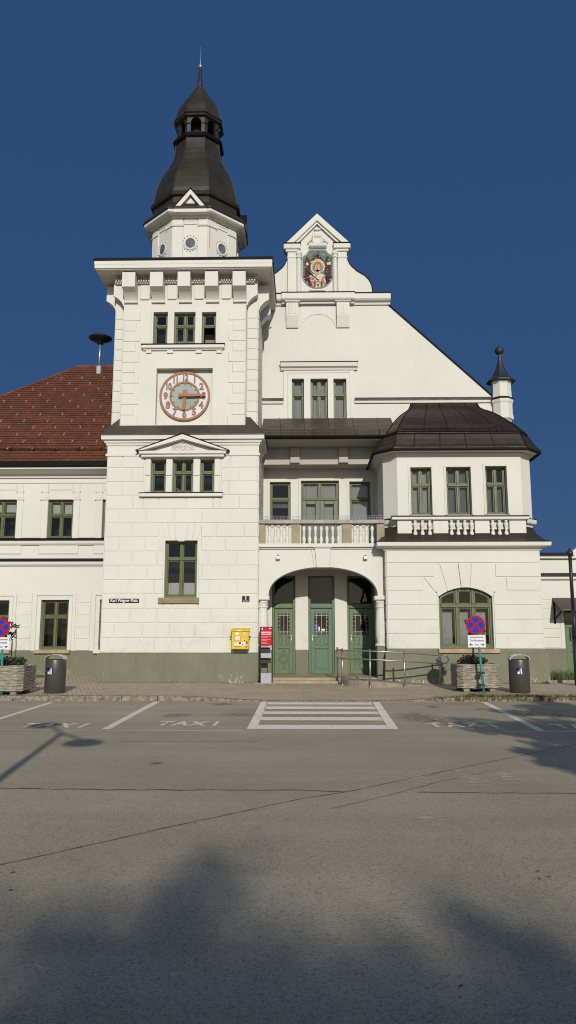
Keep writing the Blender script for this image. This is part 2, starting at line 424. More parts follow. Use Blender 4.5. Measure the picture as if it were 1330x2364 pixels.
def tag(o, label, cat, group=None):
    o['label'] = label; o['category'] = cat
    if group: o['group'] = group
    return o
def struct(o): o['kind'] = 'structure'; return o
def copy_tree(o, parent=None):
    c = o.copy(); COL.objects.link(c)
    if parent is not None: c.parent = parent
    for ch in list(o.children): copy_tree(ch, c)
    return c
def text_mesh(name, body, size, loc, m, parent, rot=(pi/2, 0, 0), align='CENTER', extrude=0.002, xs=1.0, space=1.0, off=0.0, flat=False, shear=0.0):
    cu = bpy.data.curves.new(name, 'FONT'); cu.body = body; cu.size = size; cu.align_x = align; cu.align_y = 'CENTER'
    cu.extrude = extrude; cu.space_character = space; cu.offset = off; cu.shear = shear; cu.resolution_u = 4
    t = bpy.data.objects.new(name + '_tmp', cu); COL.objects.link(t)
    bpy.context.view_layer.update()
    dg = bpy.context.evaluated_depsgraph_get()
    me = bpy.data.meshes.new_from_object(t.evaluated_get(dg)); me.name = name
    bpy.data.objects.remove(t); bpy.data.curves.remove(cu)
    w = wloc(parent) if parent else (0, 0, 0)
    from mathutils import Matrix, Euler
    mt = Matrix.Translation((loc[0]-w[0], loc[1]-w[1], loc[2]-w[2])) @ Euler(rot).to_matrix().to_4x4() @ Matrix.Diagonal((xs, 1, 1, 1))
    me.transform(mt); me.materials.clear(); me.materials.append(m)
    o = bpy.data.objects.new(name, me); COL.objects.link(o)
    if parent: o.parent = parent
    return o

# ---- faces of walls
class Fr:
    def __init__(s, o, u): s.o = o; s.u = u; s.n = (u[1], -u[0])
    def P(s, a, z, d): return (s.o[0]+s.u[0]*a+s.n[0]*d, s.o[1]+s.u[1]*a+s.n[1]*d, z)
def front(Y): return Fr((0, Y), (1, 0))
def wall(mb, fr, s0, s1, z0, z1, ops=(), depth=0.2):
    ss = sorted({s0, s1, *[v for o in ops for v in o[:2] if s0 < v < s1]})
    zs = sorted({z0, z1, *[v for o in ops for v in o[2:4] if z0 < v < z1]})
    idx = {}; pts = []
    def vid(a, z):
        if (a, z) not in idx: idx[(a, z)] = len(pts); pts.append(fr.P(a, z, 0))
        return idx[(a, z)]
    fs = []
    for i in range(len(ss)-1):
        for j in range(len(zs)-1):
            a, z = (ss[i]+ss[i+1])/2, (zs[j]+zs[j+1])/2
            if any(o[0] < a < o[1] and o[2] < z < o[3] for o in ops): continue
            fs.append((vid(ss[i], zs[j]), vid(ss[i+1], zs[j]), vid(ss[i+1], zs[j+1]), vid(ss[i], zs[j+1])))
    for o in ops:
        a0, a1, b0, b1 = o[:4]
        b0 = max(b0, z0); b1 = min(b1, z1)
        c = [(a0, b0), (a1, b0), (a1, b1), (a0, b1)]
        for k in range(4):
            if depth <= 0 or (k == 0 and o[2] < z0) or (k == 2 and o[3] > z1): continue
            p, q = c[k], c[(k+1) % 4]
            n = len(pts); pts += [fr.P(p[0], p[1], 0), fr.P(q[0], q[1], 0), fr.P(q[0], q[1], -depth), fr.P(p[0], p[1], -depth)]
            fs.append((n, n+1, n+2, n+3))
    mb.mesh(pts, fs)
def block(mb, fr, s0, s1, z0, z1, h=0.023, b=0.018, g=0.009):
    s0 += g; s1 -= g; z0 += g; z1 -= g
    if s1-s0 < 3*b or z1-z0 < 3*b: return
    a = [(s0, z0), (s1, z0), (s1, z1), (s0, z1)]
    t = [(s0+b, z0+b), (s1-b, z0+b), (s1-b, z1-b), (s0+b, z1-b)]
    mb.mesh([fr.P(x, z, -0.003) for x, z in a] + [fr.P(x, z, h) for x, z in t],
            [(4, 5, 6, 7), (0, 1, 5, 4), (1, 2, 6, 5), (2, 3, 7, 6), (3, 0, 4, 7)])
def coursed(mb, fr, s0, s1, zs, L, excl=(), jitter=0.12, h=0.019, joints=True, seed=3):
    rnd = random.Random(seed)
    for k in range(len(zs)-1):
        z0, z1 = zs[k], zs[k+1]
        br = [s0]
        if joints:
            x = s0 + L*(0.55 if k % 2 else 1.0) + rnd.uniform(-jitter, jitter)
            while x < s1 - 0.3*L:
                br.append(x); x += L + rnd.uniform(-jitter, jitter)
        br.append(s1)
        for i in range(len(br)-1):
            segs = [(br[i], br[i+1], z0, z1)]
            for e in excl:
                out = []
                for a, b, c, d in segs:
                    if e[1] <= a or e[0] >= b or e[3] <= c or e[2] >= d: out.append((a, b, c, d)); continue
                    if a < e[0]: out.append((a, e[0], c, d))
                    if b > e[1]: out.append((e[1], b, c, d))
                    lo, hi = max(a, e[0]), min(b, e[1])
                    if c < e[2] and e[2]-c > 0.1: out.append((lo, hi, c, e[2]))
                    if d > e[3] and d-e[3] > 0.1: out.append((lo, hi, e[3], d))
                segs = out
            for a, b, c, d in segs: block(mb, fr, a, b, c, d, h)

# ---- windows: thing > window (frame) > pane, interior, curtain
def window(B, r, Y, recess=0.16, cols=2, tr=0.70, fm=None, curtain=None, top=2, name='window', depth=0.7, open_low=False, drop=0.0):
    x0, x1, z0, z1 = r
    fm = fm or M['green']
    e = 0.004
    x0 += e; x1 -= e; z0 += e; z1 -= e
    yf = Y + recess; f = 0.055; y2 = yf + 0.07
    mb = MB(); panes = MB()
    mb.bbox(x0, x0+f, yf, y2, z0, z1, 0.006); mb.bbox(x1-f, x1, yf, y2, z0, z1, 0.006)
    mb.bbox(x0+f, x1-f, yf+.002, y2, z1-f, z1, 0.006); mb.bbox(x0+f, x1-f, yf+.002, y2, z0, z0+f+.02, 0.006)
    zt = z0 + (z1-z0)*tr
    if tr < 1:
        mb.bbox(x0+f, x1-f, yf-0.025, y2, zt-0.04, zt+0.045, 0.01)
        mb.bbox(x0+f, x1-f, yf-0.04, yf-0.02, zt+0.005, zt+0.025, 0.005)
    def cells(c, za, zb, low):
        w = (x1-x0-2*f)/c
        for i in range(c):
            a, b = x0+f+i*w, x0+f+(i+1)*w
            if i: mb.bbox(a-0.035, a+0.035, yf-0.012, y2, za, zb, 0.012)
            a2 = a + (0.035 if i else 0); b2 = b - (0.035 if i < c-1 else 0)
            q = 0.034
            if not (open_low and low):
                mb.bbox(a2, a2+q, yf+.02, y2-.004, za, zb, 0.008); mb.bbox(b2-q, b2, yf+.02, y2-.004, za, zb, 0.008)
                mb.bbox(a2+q, b2-q, yf+.022, y2-.004, zb-q, zb, 0.008); mb.bbox(a2+q, b2-q, yf+.022, y2-.004, za, za+q, 0.008)
                panes.poly([(a2+q, yf+.045, za+q), (b2-q, yf+.045, za+q), (b2-q, yf+.045, zb-q), (a2+q, yf+.045, zb-q)])
    if tr < 1:
        cells(top, zt+.045, z1-f, False); cells(cols, z0+f+.02, zt-.04, True)
    else: cells(cols, z0+f+.02, z1-f, True)
    w = mb.build(name, fm, B)
    panes.build('pane', M['glass'], w)
    rm = MB()
    a, b, c, d = x0-.05, x1+.05, z0-.05, z1+.05
    p = [(a, y2+.01, c), (b, y2+.01, c), (b, y2+.01, d), (a, y2+.01, d), (a, y2+depth, c), (b, y2+depth, c), (b, y2+depth, d), (a, y2+depth, d)]
    rm.mesh(p, [(4, 5, 6, 7), (0, 1, 5, 4), (1, 2, 6, 5), (2, 3, 7, 6), (3, 0, 4, 7)])
    rm.build('interior', M['room'], w)
    if curtain:
        kind, zb, zt2, m = curtain
        cm = MB(); n = 40
        za = z0 + (z1-z0)*zb; zc = z0 + (z1-z0)*zt2
        amp = 0.018 if kind == 'curtain' else 0.0
        if kind == 'blind': n = 1
        ring = [[(x0+.03+(x1-x0-.06)*i/n, y2+.10+amp*sin(i*1.9)+amp*.6*sin(i*.7), z) for i in range(n+1)] for z in (za, zc)]
        cm.loft(ring); cm.build(kind, m, w, True)
    return w

# ================================================================== SETTING
def kh(x):
    """kerb height: dropped at the crossing"""
    def s(a, b, v): t = max(0, min(1, (v-a)/(b-a))); return t*t*(3-2*t)
    return 0.025 + 0.10*(1-s(-3.4, -0.9, x)) + 0.085*s(2.0, 4.2, x)
KY = 19.12
def gz(x, y):
    """height of the pavement"""
    h = kh(x)
    if y < 24: return h + (0.155-h)*max(0, (y-KY))/(24-KY)
    return 0.155 + (y-24)*0.026
g = MB(); g.mesh([(-900, -900, -.02), (900, -900, -.02), (900, 900, -.02), (-900, 900, -.02)], [(0, 1, 2, 3)])
struct(g.build('ground', M['gravelbed']))
rd = MB(); rd.mesh([(-90, -40, 0), (90, -40, 0), (90, KY+.02, 0), (-90, KY+.02, 0)], [(0, 1, 2, 3)])
struct(rd.build('road', M['asphalt']))
pv = MB()
xs = [-60, -30, -15] + [-9+0.4*i for i in range(46)] + [15, 30, 60]
ys = [KY+.14, 20, 21, 22, 23, 24, 26.7, 28, 31, 45]
pv.loft([[(x, y, gz(x, y)) for x in xs] for y in ys])
struct(pv.build('pavement', M['paving'], smooth=True))
kb = MB()
for k, x in enumerate([i*0.9-27 for i in range(60)]):
    n = 10
    rnd = random.Random(k)
    rough = 0.012
    xx = [x+0.006+0.888*i/n for i in range(n+1)]
    prof = [(0.0, -.01), (0.0, .6), (.012, .93), (.035, 1.0), (.15, 1.0)]
    rings = []
    for (dy, hz) in prof:
        rings.append([(a, KY+dy+(rnd.uniform(-rough, rough) if dy < .1 else 0), hz*kh(a)+(rnd.uniform(-rough, rough)*.6*kh(a)/.12 if .3 < hz else 0) if hz > 0 else -.01) for a in xx])
    kb.loft(rings)
struct(kb.build('kerb', M['kerb']))

# road markings: flat painted sheets 4 mm above the asphalt
def strip(name, pts, m, z=0.004):
    b = MB(); b.poly([(p[0], p[1], z) for p in pts]); return struct(b.build(name, m))
def line(name, p, q, w, m, z=0.004):
    dx, dy = q[0]-p[0], q[1]-p[1]; L = sqrt(dx*dx+dy*dy); nx, ny = -dy/L*w/2, dx/L*w/2
    return strip(name, [(p[0]+nx, p[1]+ny), (q[0]+nx, q[1]+ny), (q[0]-nx, q[1]-ny), (p[0]-nx, p[1]-ny)], m, z)
LY = 13.3
line('road_line', (-30, LY), (-1.02, LY), 0.085, M['fadedline'])
line('road_line', (1.80, LY), (30, LY-.1), 0.085, M['fadedline'])
def bay_line(a, b, w, m=None):
    p, q = gr(*a), gr(*b); q2 = (q[0], max(q[1], LY+.06)); line('road_line', p, q2, w, m or M['paintline'])
bay_line((118, 1622), (-40, 1672), 0.13)
bay_line((363, 1620), (244, 1684), 0.15)
bay_line((1117, 1621), (1250, 1688), 0.15)
line('road_line', (7.4, 19), (7.1, LY+.06), 0.13, M['paintline'])
bay_line((611, 1620.5), (581, 1683), 0.17, M['paintzebra'])
bay_line((868, 1621), (909, 1684), 0.17, M['paintzebra'])
zebra = [((1622, 1627), (614, 861)), ((1631.5, 1637.5), (610, 869)), ((1643, 1649), (606, 877)), ((1656, 1663.5), (600, 885)), ((1674, 1683.5), (592, 898))]
for (ya, yb), (xa, xb) in zebra:
    p0, p1 = gr(xa, yb), gr(xb, yb); Y1 = gr((xa+xb)/2, ya)[1]; Y0 = (p0[1]+p1[1])/2
    strip('crossing_stripe', [(p0[0], Y0), (p1[0], Y0), (p1[0], Y1), (p0[0], Y1)], M['paintzebra'])
def taxi(px0, px1, py):
    a, b = gr(px0, py), gr(px1, py)
    L = b[0]-a[0]
    for i, ch in enumerate('TAXI'):
        o = text_mesh('taxi_lettering', ch, 0.92, (a[0]+L*(0.09+0.285*i if i < 3 else 0.96), a[1]+0.30, 0.005), M['paintline'], None, rot=(0, 0, 0), extrude=0.0, xs=0.46, off=0.028)
        struct(o)
taxi(40, 188, 1680); taxi(360, 500, 1675.5); taxi(998, 1152, 1679); taxi(1296, 1440, 1682)

def crack(pts, w=0.018, seed=1, amp=0.03):
    rnd = random.Random(seed); P = []
    for (a, b) in zip(pts[:-1], pts[1:]):
        p, q = gr(*a), gr(*b); n = max(4, int(sqrt((p[0]-q[0])**2+(p[1]-q[1])**2)/0.12))
        for i in range(n):
            t = i/n; P.append((p[0]+(q[0]-p[0])*t, p[1]+(q[1]-p[1])*t+rnd.uniform(-amp, amp)))
    P.append(gr(*pts[-1])[:2])
    b = MB()
    ww = [w*rnd.uniform(.35, 1.25) for _ in P]
    b.loft([[(p[0], p[1]-k/2, .0035) for p, k in zip(P, ww)], [(p[0], p[1]+k/2, .0035) for p, k in zip(P, ww)]])
    struct(b.build('road_crack', M['crack']))
crack([(-60, 1817), (0, 1820), (300, 1824), (700, 1824), (800, 1829)], 0.035, 1, 0.02)
crack([(-60, 2015), (0, 1998), (400, 1908), (700, 1843), (800, 1829), (950, 1797), (1200, 1745), (1330, 1718), (1400, 1704)], 0.028, 2, 0.012)
crack([(965, 1829), (1150, 1831), (1330, 1832), (1420, 1833)], 0.028, 3, 0.012)
crack([(760, 1868), (900, 1836), (1000, 1808), (1160, 1775)], 0.016, 4, 0.012)
crack([(270, 1712), (420, 1712), (600, 1711)], 0.02, 5, 0.03)
crack([(1270, 1665), (1300, 1690), (1335, 1712)], 0.03, 6, 0.02)
def patch(px0, py0, px1, py1, m, name='road_stain', z=0.0045):
    p0, p1 = gr((px0+px1)/2, py1), gr((px0+px1)/2, py0)
    a, b = gr(px0, (py0+py1)/2)[0], gr(px1, (py0+py1)/2)[0]
    mb = MB(); mb.poly([(a, p0[1], z), (b, p0[1], z), (b, p1[1], z), (a, p1[1], z)])
    struct(mb.build(name, m, uv=lambda x, y, zz: ((x-a)/(b-a), (y-p0[1])/(p1[1]-p0[1]))))
for r in [(365, 1646, 450, 1658), (500, 1645, 600, 1655), (470, 1622, 550, 1630), (980, 1629, 1020, 1636), (900, 1642, 1030, 1672), (955, 1660, 1060, 1672), (340, 1757, 380, 1768)]:
    patch(*r, M['oil'])
for r in [(925, 1778, 1010, 1816), (1030, 1765, 1140, 1830), (1140, 1775, 1210, 1815), (945, 1865, 1050, 1915)]:
    patch(*r, M['pale'])
mh = MB(); c = gr(1255, 1650)
mh.lathe([(0.36, .002), (0.36, .008), (0.30, .009), (0.0001, .009)], c[0], c[1], 24)
mo = mh.build('manhole_cover', mat('cast_iron', (0.12, 0.11, 0.095), 0.6, 0.4, 0.3, 20)); tag(mo, 'round cast iron manhole cover in the shaded parking bay by the right kerb', 'manhole cover')

# ================================================================== STATION BUILDING
T = 24.0
A = 24.20
D = 26.1
G = 26.8
LW = 26.6
BL = 23.85
BU = 24.2
UA = 24.05
UB = 24.33
RWY = 27.0
B = thing('station_building', 'white railway station with clock tower, stepped gable, green doors and dark spire', 'station building', (0, 26, 0))
X0, X1 = -6.375, -1.435           # lower tower
ZP = 1.066                        # plinth top
ZS = 7.42                         # string course

# ---- lower tower
w_small = [RX(348, 1060, 383, 1138, T), RX(398, 1060, 446, 1138, T), RX(462, 1060, 495, 1138, T)]
w_big = RX(380, 1248, 455, 1380, T)
tw = MB(); fT = front(T)
wall(tw, fT, X0, X1, ZP, ZS+.5, w_small + [w_big], 0.30)
tw.poly([(X1, T, ZP), (X1, 29.2, ZP), (X1, 29.2, ZS+.5), (X1, T, ZS+.5)])
tw.poly([(X0, 29.2, ZP), (X0, T, ZP), (X0, T, ZS+.5), (X0, 29.2, ZS+.5)])
zs = [ZP + (ZS-ZP)*i/14 for i in range(15)]
panel = RX(333, 1040, 510, 1147, T)
vou = RX(371, 1210, 464, 1248, T)
ex = [(panel[0], panel[1], panel[2], ZS+1), (w_big[0]-.03, w_big[1]+.03, w_big[2]-.18, w_big[3]), (vou[0], vou[1], w_big[3]-.01, zs[9])]
coursed(tw, fT, X0+.003, X1-.003, zs, 0.86, ex, 0.06)
coursed(tw, Fr((X1, T), (0, 1)), 0.003, 2.7, zs, 1.5, (), 0.1)
# flat arch of wedge stones
cx = (w_big[0]+w_big[1])/2; zb, zt = w_big[3]+.004, zs[9]-.005
for i in range(6):
    a0 = (-3+i)/3; a1 = (-2+i)/3
    hw0 = (w_big[1]-w_big[0])/2+.0; hw1 = hw0+.16
    g_ = .012
    pr = [(cx+a0*hw0+g_, zb), (cx+a1*hw0-g_, zb), (cx+a1*hw1-g_, zt), (cx+a0*hw1+g_, zt)]
    tw.prism_y(pr, T-.026, T+.01)
pr = [(cx-.10, zb-.03), (cx+.10, zb-.03), (cx+.16, zt-.01), (cx-.16, zt-.01)]
tw.prism_y(pr, T-.04, T+.01)
tw.build('tower_wall', M['white'], B)
pl = MB()
pl.loft([[(x, y, z) for x, y in p] for p, z in (([(X0-.09, 29), (X0-.09, T-.09), (X1+.02, T-.09), (X1+.02, 29)], 0.0), ([(X0-.07, 29), (X0-.07, T-.07), (X1+.02, T-.07), (X1+.02, 29)], ZP-.03), ([(X0-.0, 29), (X0-.0, T-.0), (X1+.0, T-.0), (X1+.0, 29)], ZP+.002))])
pl.build('plinth', M['plinth'], B)
for k, (r, c) in enumerate(zip(w_small, (1, 2, 1))):
    w_ = window(B, r, T, 0.18, c, 0.62, top=c)
    if k < 2:
        sr_ = MB(); a, b = ((362, 1097), (382, 1108)) if k == 0 else ((401, 1125), (424, 1138))
        p, q = at(*a, T+.5), at(*b, T+.5); sr_.tube([p, q], .035, 6); sr_.build('stair_rail', M['sillwood'], w_)
wb = window(B, w_big, T, 0.17, 2, 0.68, M['green'], ('curtain', .02, .27, M['blind']))
# furniture seen through the big window: a leaning easel and boxes standing inside
s = MB(); r = RX(366, 1380, 460, 1393, T)
s.bbox(r[0], r[1], T-.10, T+.02, r[2], r[3], .01); s.build('sill', M['sillwood'], wb)
s = MB(); r = RX(323, 1138, 515, 1146, T)
s.bbox(r[0], r[1], T-.14, T+.02, r[2]-.02, r[3]-.025, .015); so = s.build('sill', M['trim'], B)
s = MB(); s.bbox(r[0]-.01, r[1]+.01, T-.15, T+.02, r[3]-.025, r[3], .008); s.build('sill_flashing', M['black'], so)
# little pilasters with bands between the three windows
for (a, b) in ((335, 348), (383, 398), (446, 462), (495, 508)):
    pb = MB(); x = RX(a, 1055, b, 1137, T)
    pb.bbox(x[0]+.01, x[1]-.01, T-.03, T+.01, x[2]+.01, x[2]+.52, .008); pb.bbox(x[0]+.01, x[1]-.01, T-.03, T+.01, x[2]+.56, x[3], .008); pb.build('window_pilaster', M['trim'], B)
# pediment
def rake(mb, xa, xm, xb, zb, zt, y0, y1, th):
    """sloping mouldings of a small pediment"""
    for s_ in (0, 1):
        xe = xa if s_ == 0 else xb
        mb.prism_y([(xe, zb), (xm, zt), (xm, zt-th*1.25), (xe+(th*1.4 if s_ == 0 else -th*1.4), zb-0.0)] if s_ == 0 else [(xm, zt-.0), (xe, zb), (xe-th*1.4, zb), (xm, zt-th*1.25)], y0, y1)
pd = MB()
r = RX(316, 1036, 525, 1049, T-.27); zap = PZ(420, 1001.5, T-.27)
xm = (r[0]+r[1])/2
pd.bbox(r[0]+.05, r[1]-.05, T-.22, T+.01, r[2]+.04, r[3]-.04, .02)
pd.bbox(r[0]+.12, r[1]-.12, T-.16, T+.01, r[2]-.05, r[2]+.04, .02)
rake(pd, r[0]+.0, xm, r[1]-.0, r[3]-.03, zap, T-.27, T+.01, .13)
pd.prism_y([(r[0]+.25, r[3]-.05), (r[1]-.25, r[3]-.05), (xm, zap-.15)], T-.06, T+.01)
P = pd.build('pediment', M['trim'], B)
fl = MB(); th = .035
fl.prism_y([(r[0]-.06, r[3]-.04), (r[0]-.02, r[3]+.0-.04), (xm, zap+.002), (xm, zap+th)], T-.30, T+.0)
fl.prism_y([(xm, zap+.002), (r[1]+.02, r[3]-.04), (r[1]+.06, r[3]-.04), (xm, zap+th)], T-.30, T+.0)
fl.build('flashing', M['black'], P)
orn = MB()
for k, rr in ((-1, .19), (1, .19), (0, .23)):
    cxx = xm + k*.17; cz = r[3]+.015
    for q in (1.0, .66):
        orn.tube([(cxx+rr*q*cos(a), T-.075, cz+rr*q*sin(a)) for a in [pi*i/12 for i in range(13)]], .022, 6)
orn.build('relief', M['trim'], P)

# ---- cornice and skirt roof between lower and upper tower
path = [(X0, 29.2), (X0, T), (X1, T), (X1, 29.2)]
co = MB()
zc = PZ(420, 1012, T-.2); ze = PZ(420, 1003, T-.2)
co.sweep(path, [(.0, 7.36), (.05, 7.37), (.05, 7.44), (.006, 7.46), (.006, zc-.20), (.04, zc-.18), (.05, zc-.12), (.09, zc-.10), (.10, zc-.03), (.18, zc-.01), (.18, zc+.02), (.19, ze-.01), (.19, ze), (.0, ze)])
co.build('cornice', M['trim'], B)
sk = MB()
sk.sweep(path, [(.215, ze-.005), (.215, ze+.03), (-.05, ze+.38), (-.07, ze+.40)])
za_, zb_ = ze+.40, ze+.40+(UB+.01-T-.07)*1.35
for sx, xe, xi in ((1, X0, PX(283, 800, UA)+.01), (-1, X1, PX(568, 800, UA)-.01)):
    q = [(xe+sx*.07, T+.07, za_), (xi, T+.07, za_), (xi, UB+.01, zb_), (xe+sx*.34, UB+.01, zb_)]
    sk.poly(q); sk.poly([q[0], q[3], (q[3][0], 29, zb_), (q[0][0], 29, za_)])
sk.build('skirt_roof', M['skirt'], B)

# ---- upper tower
UX0, UX1 = PX(283, 800, UA), PX(568, 800, UA)
VX0, VX1 = PX(262, 850, UB), PX(595, 850, UB)
ucx = (UX0+UX1)/2
ucy = UA + 2.33
w_up = [RX(354, 721, 387, 795, UA), RX(402, 721, 451, 795, UA), RX(466, 721, 499, 795, UA)]
clk = RX(360, 850, 490, 980, UA)
zu0, zu1 = 7.9, 13.9
ut = MB(); fU = front(UA)
wall(ut, fU, UX0, UX1, zu0, zu1, w_up + [clk], 0.235)
cp = MB(); 
ut.poly([(clk[0]-.01, UA+.232, clk[2]-.01), (clk[1]+.01, UA+.232, clk[2]-.01), (clk[1]+.01, UA+.232, clk[3]+.01), (clk[0]-.01, UA+.232, clk[3]+.01)])
for sx, xa, xb in ((-1, UX0, VX0), (1, UX1, VX1)):
    a, b = min(xa, xb), max(xa, xb)
    ut.poly([(a, UB, zu0), (b, UB, zu0), (b, UB, zu1), (a, UB, zu1)])
    ut.poly([(xa, UA, zu0), (xa, UB, zu0), (xa, UB, zu1), (xa, UA, zu1)])
    ut.poly([(xb, UB, zu0), (xb, ucy*2-UB, zu0), (xb, ucy*2-UB, zu1), (xb, UB, zu1)])
ut.poly([(VX0, ucy*2-UB, zu0), (VX1, ucy*2-UB, zu0), (VX1, ucy*2-UB, zu1), (VX0, ucy*2-UB, zu1)])
qz = [8.02 + .365*i for i in range(15)]
for k in range(14):
    if qz[k+1] > 12.75: break
    wq = .62 if k % 2 else .46
    if k % 2: ls = [(UX0, UX0+.43)]
    block(ut, fU, UX0+.0, UX0+(.60 if k % 2 else .46), qz[k], qz[k+1]); block(ut, fU, UX1-(.60 if k % 2 else .46), UX1, qz[k], qz[k+1])
    zz0, zz1 = qz[k]+.18, qz[k+1]+.18
    for xa, xb in ((VX0, UX0), (UX1, VX1)): block(ut, front(UB), xa, xb, zz0, zz1)
    for kk in range(5): block(ut, Fr((VX1, UB), (0, 1)), 0+.6*kk, .6*kk+.6, zz0, zz1)
# low frames round the windows
def frame(mb, r, Y, w, h=.02, bottom=False):
    a, b, c, d = r
    mb.bbox(a-w, a, Y-h, Y+.005, c, d+w, .006); mb.bbox(b, b+w, Y-h, Y+.005, c, d+w, .006); mb.bbox(a, b, Y-h, Y+.005, d, d+w, .006)
    if bottom: mb.bbox(a-w, b+w, Y-h, Y+.005, c-w, c, .006)
big = RX(340, 710, 512, 796, UA)
ut.bbox(big[0], w_up[0][0]-.09, UA-.012, UA+.005, big[2], big[3], .005); ut.bbox(w_up[2][1]+.09, big[1], UA-.012, UA+.005, big[2], big[3], .005)
for r in w_up: frame(ut, r, UA, .07, .02)
ut.build('tower_wall', M['white'], B)
for i, (r, c) in enumerate(zip(w_up, (1, 2, 1))):
    w_ = window(B, r, UA, 0.15, c, 0.60, top=c, open_low=(i == 2), curtain=(('blind', .0, .20, M['curtain']) if i == 1 else None))
    if i == 2:
        sg = MB(); sg.bbox(r[0]+.09, r[1]-.07, UA+.2, UA+.24, r[2]+.08, r[2]+.24); sg.build('box', M['sillwood'], w_)
s = MB(); r = RX(328, 798, 519, 806, UA)
s.bbox(r[0], r[1], UA-.13, UA+.02, r[2], r[3]-.0, .02); s.bbox(r[0]+.05, r[1]-.05, UA-.07, UA+.02, r[2]-.05, r[2], .015)
for (a, b) in ((338, 350), (386, 400), (452, 466), (500, 512)):
    x = RX(a, 806, b, 816, UA); s.bbox(x[0], x[1], UA-.05, UA+.01, x[2], x[3]-.05, .008)
so = s.build('sill', M['trim'], B)
s = MB(); s.bbox(r[0]-.015, r[1]+.015, UA-.15, UA+.02, r[3], r[3]+.03, .008); s.build('sill_flashing', M['black'], so)

# ---- main cornice of the tower
CF = 23.40
cx0, cx1 = PX(218, 607, CF), PX(628.5, 607, CF)
zf0, zf1 = PZ(425, 617, CF), PZ(425, 597, CF)
cyb = CF + (cx1-cx0)
sq = [(cx0, cyb), (cx0, CF), (cx1, CF), (cx1, cyb)]
co = MB()
co.sweep(sq, [(-.75, zf0-.22), (-.62, zf0-.22), (-.60, zf0-.12), (-.52, zf0-.10), (-.50, zf0-.03), (-.06, zf0-.025), (-.055, zf0), (-.01, zf0+.005), (-.01, zf0+.12), (0, zf0+.14), (0, zf1-.05), (-.5, zf1-.05)], True)
CO = co.build('cornice', M['trim'], B)
fl = MB(); fl.sweep(sq, [(-.1, zf1-.049), (.03, zf1-.045), (.035, zf1+.035), (-1.0, zf1+.10), (-2.0, zf1+.16)], True); fl.build('flashing', M['black'], CO)
# dentil courses between the brackets
BF = CF + .16
bz1, bz2, bz3 = PZ(425, 628, BF)+.02, PZ(425, 660, BF), PZ(425, 698, UA)
brx = [(282, 312), (346, 376), (410, 439), (473, 503), (537, 567)]
bx = [(PX(a, 645, BF), PX(b, 645, BF)) for a, b in brx]
dn = MB()
zd1, zd0 = PZ(425, 629, UA-.2), PZ(425, 651, UA-.2)
dn.box(UX0-.3, UX1+.3, UA-.10, UA+.01, zd0+.02, zf0-.1)
x = UX0-.28
while x < UX1+.28:
    if not any(a-.06 < x < b+.02 for a, b in bx):
        dn.bbox(x, x+.05, UA-.17, UA-.09, zd0+.05, zd0+.17, .008); dn.bbox(x, x+.05, UA-.2, UA-.09, zd0+.20, zd0+.30, .008)
    x += .085
for i in range(4):
    a, b = bx[i][1]+.05, bx[i+1][0]-.05
    dn.bbox(a, b, UA-.22, UA-.09, zd0+.31, zd0+.37, .01)
    dn.bbox(a+.03, b-.03, UA-.035, UA+.005, bz3+.12, zd0-.02, .012)
    dn.bbox(a+.06, b-.06, UA-.055, UA+.005, bz3+.10, bz3+.16, .012)
dn.build('dentil_band', M['trim'], B)
def bracket_prof(d0, d1):
    """profile (distance out, z): d0 at wall, d1 at front"""
    p = [(d0, bz1), (d1, bz1), (d1, bz2)]
    for i in range(1, 9):
        a = i/8*pi/2
        u_, v_ = .45*sin(a)+.55*i/8, .45*(1-cos(a))+.55*i/8
        p.append((d0+.05+(d1-d0-.05)*(1-u_), bz2-(bz2-bz3-.05)*v_))
    p += [(d0+.05, bz3), (d0, bz3)]
    return p
for i, (a, b) in enumerate(bx):
    k = MB(); k.prism_x([(UA-d, z) for d, z in bracket_prof(-.005, UA-BF)], a, b)
    x_ = MB(); k.bbox(a-.01, b+.01, UA-.09, UA+.004, bz3-.03, bz3-.003, .01); k.build('bracket', M['trim'], B)
for sx in (-1, 1):
    xw = UX0 if sx < 0 else UX1
    xv = VX0 if sx < 0 else VX1
    spots = [(UA+.01, UB-.02, xw, .37), (UB+.12, UB+.52, xv, .36), (UB+1.3, UB+1.7, xv, .36), (UB+2.4, UB+2.8, xv, .36)]
    for (ya, yb, xb_, reach) in spots:
        k = MB(); k.prism_y([(xb_+sx*d, z-.10) for d, z in bracket_prof(-.005, reach)], ya, yb); k.build('bracket', M['trim'], B)

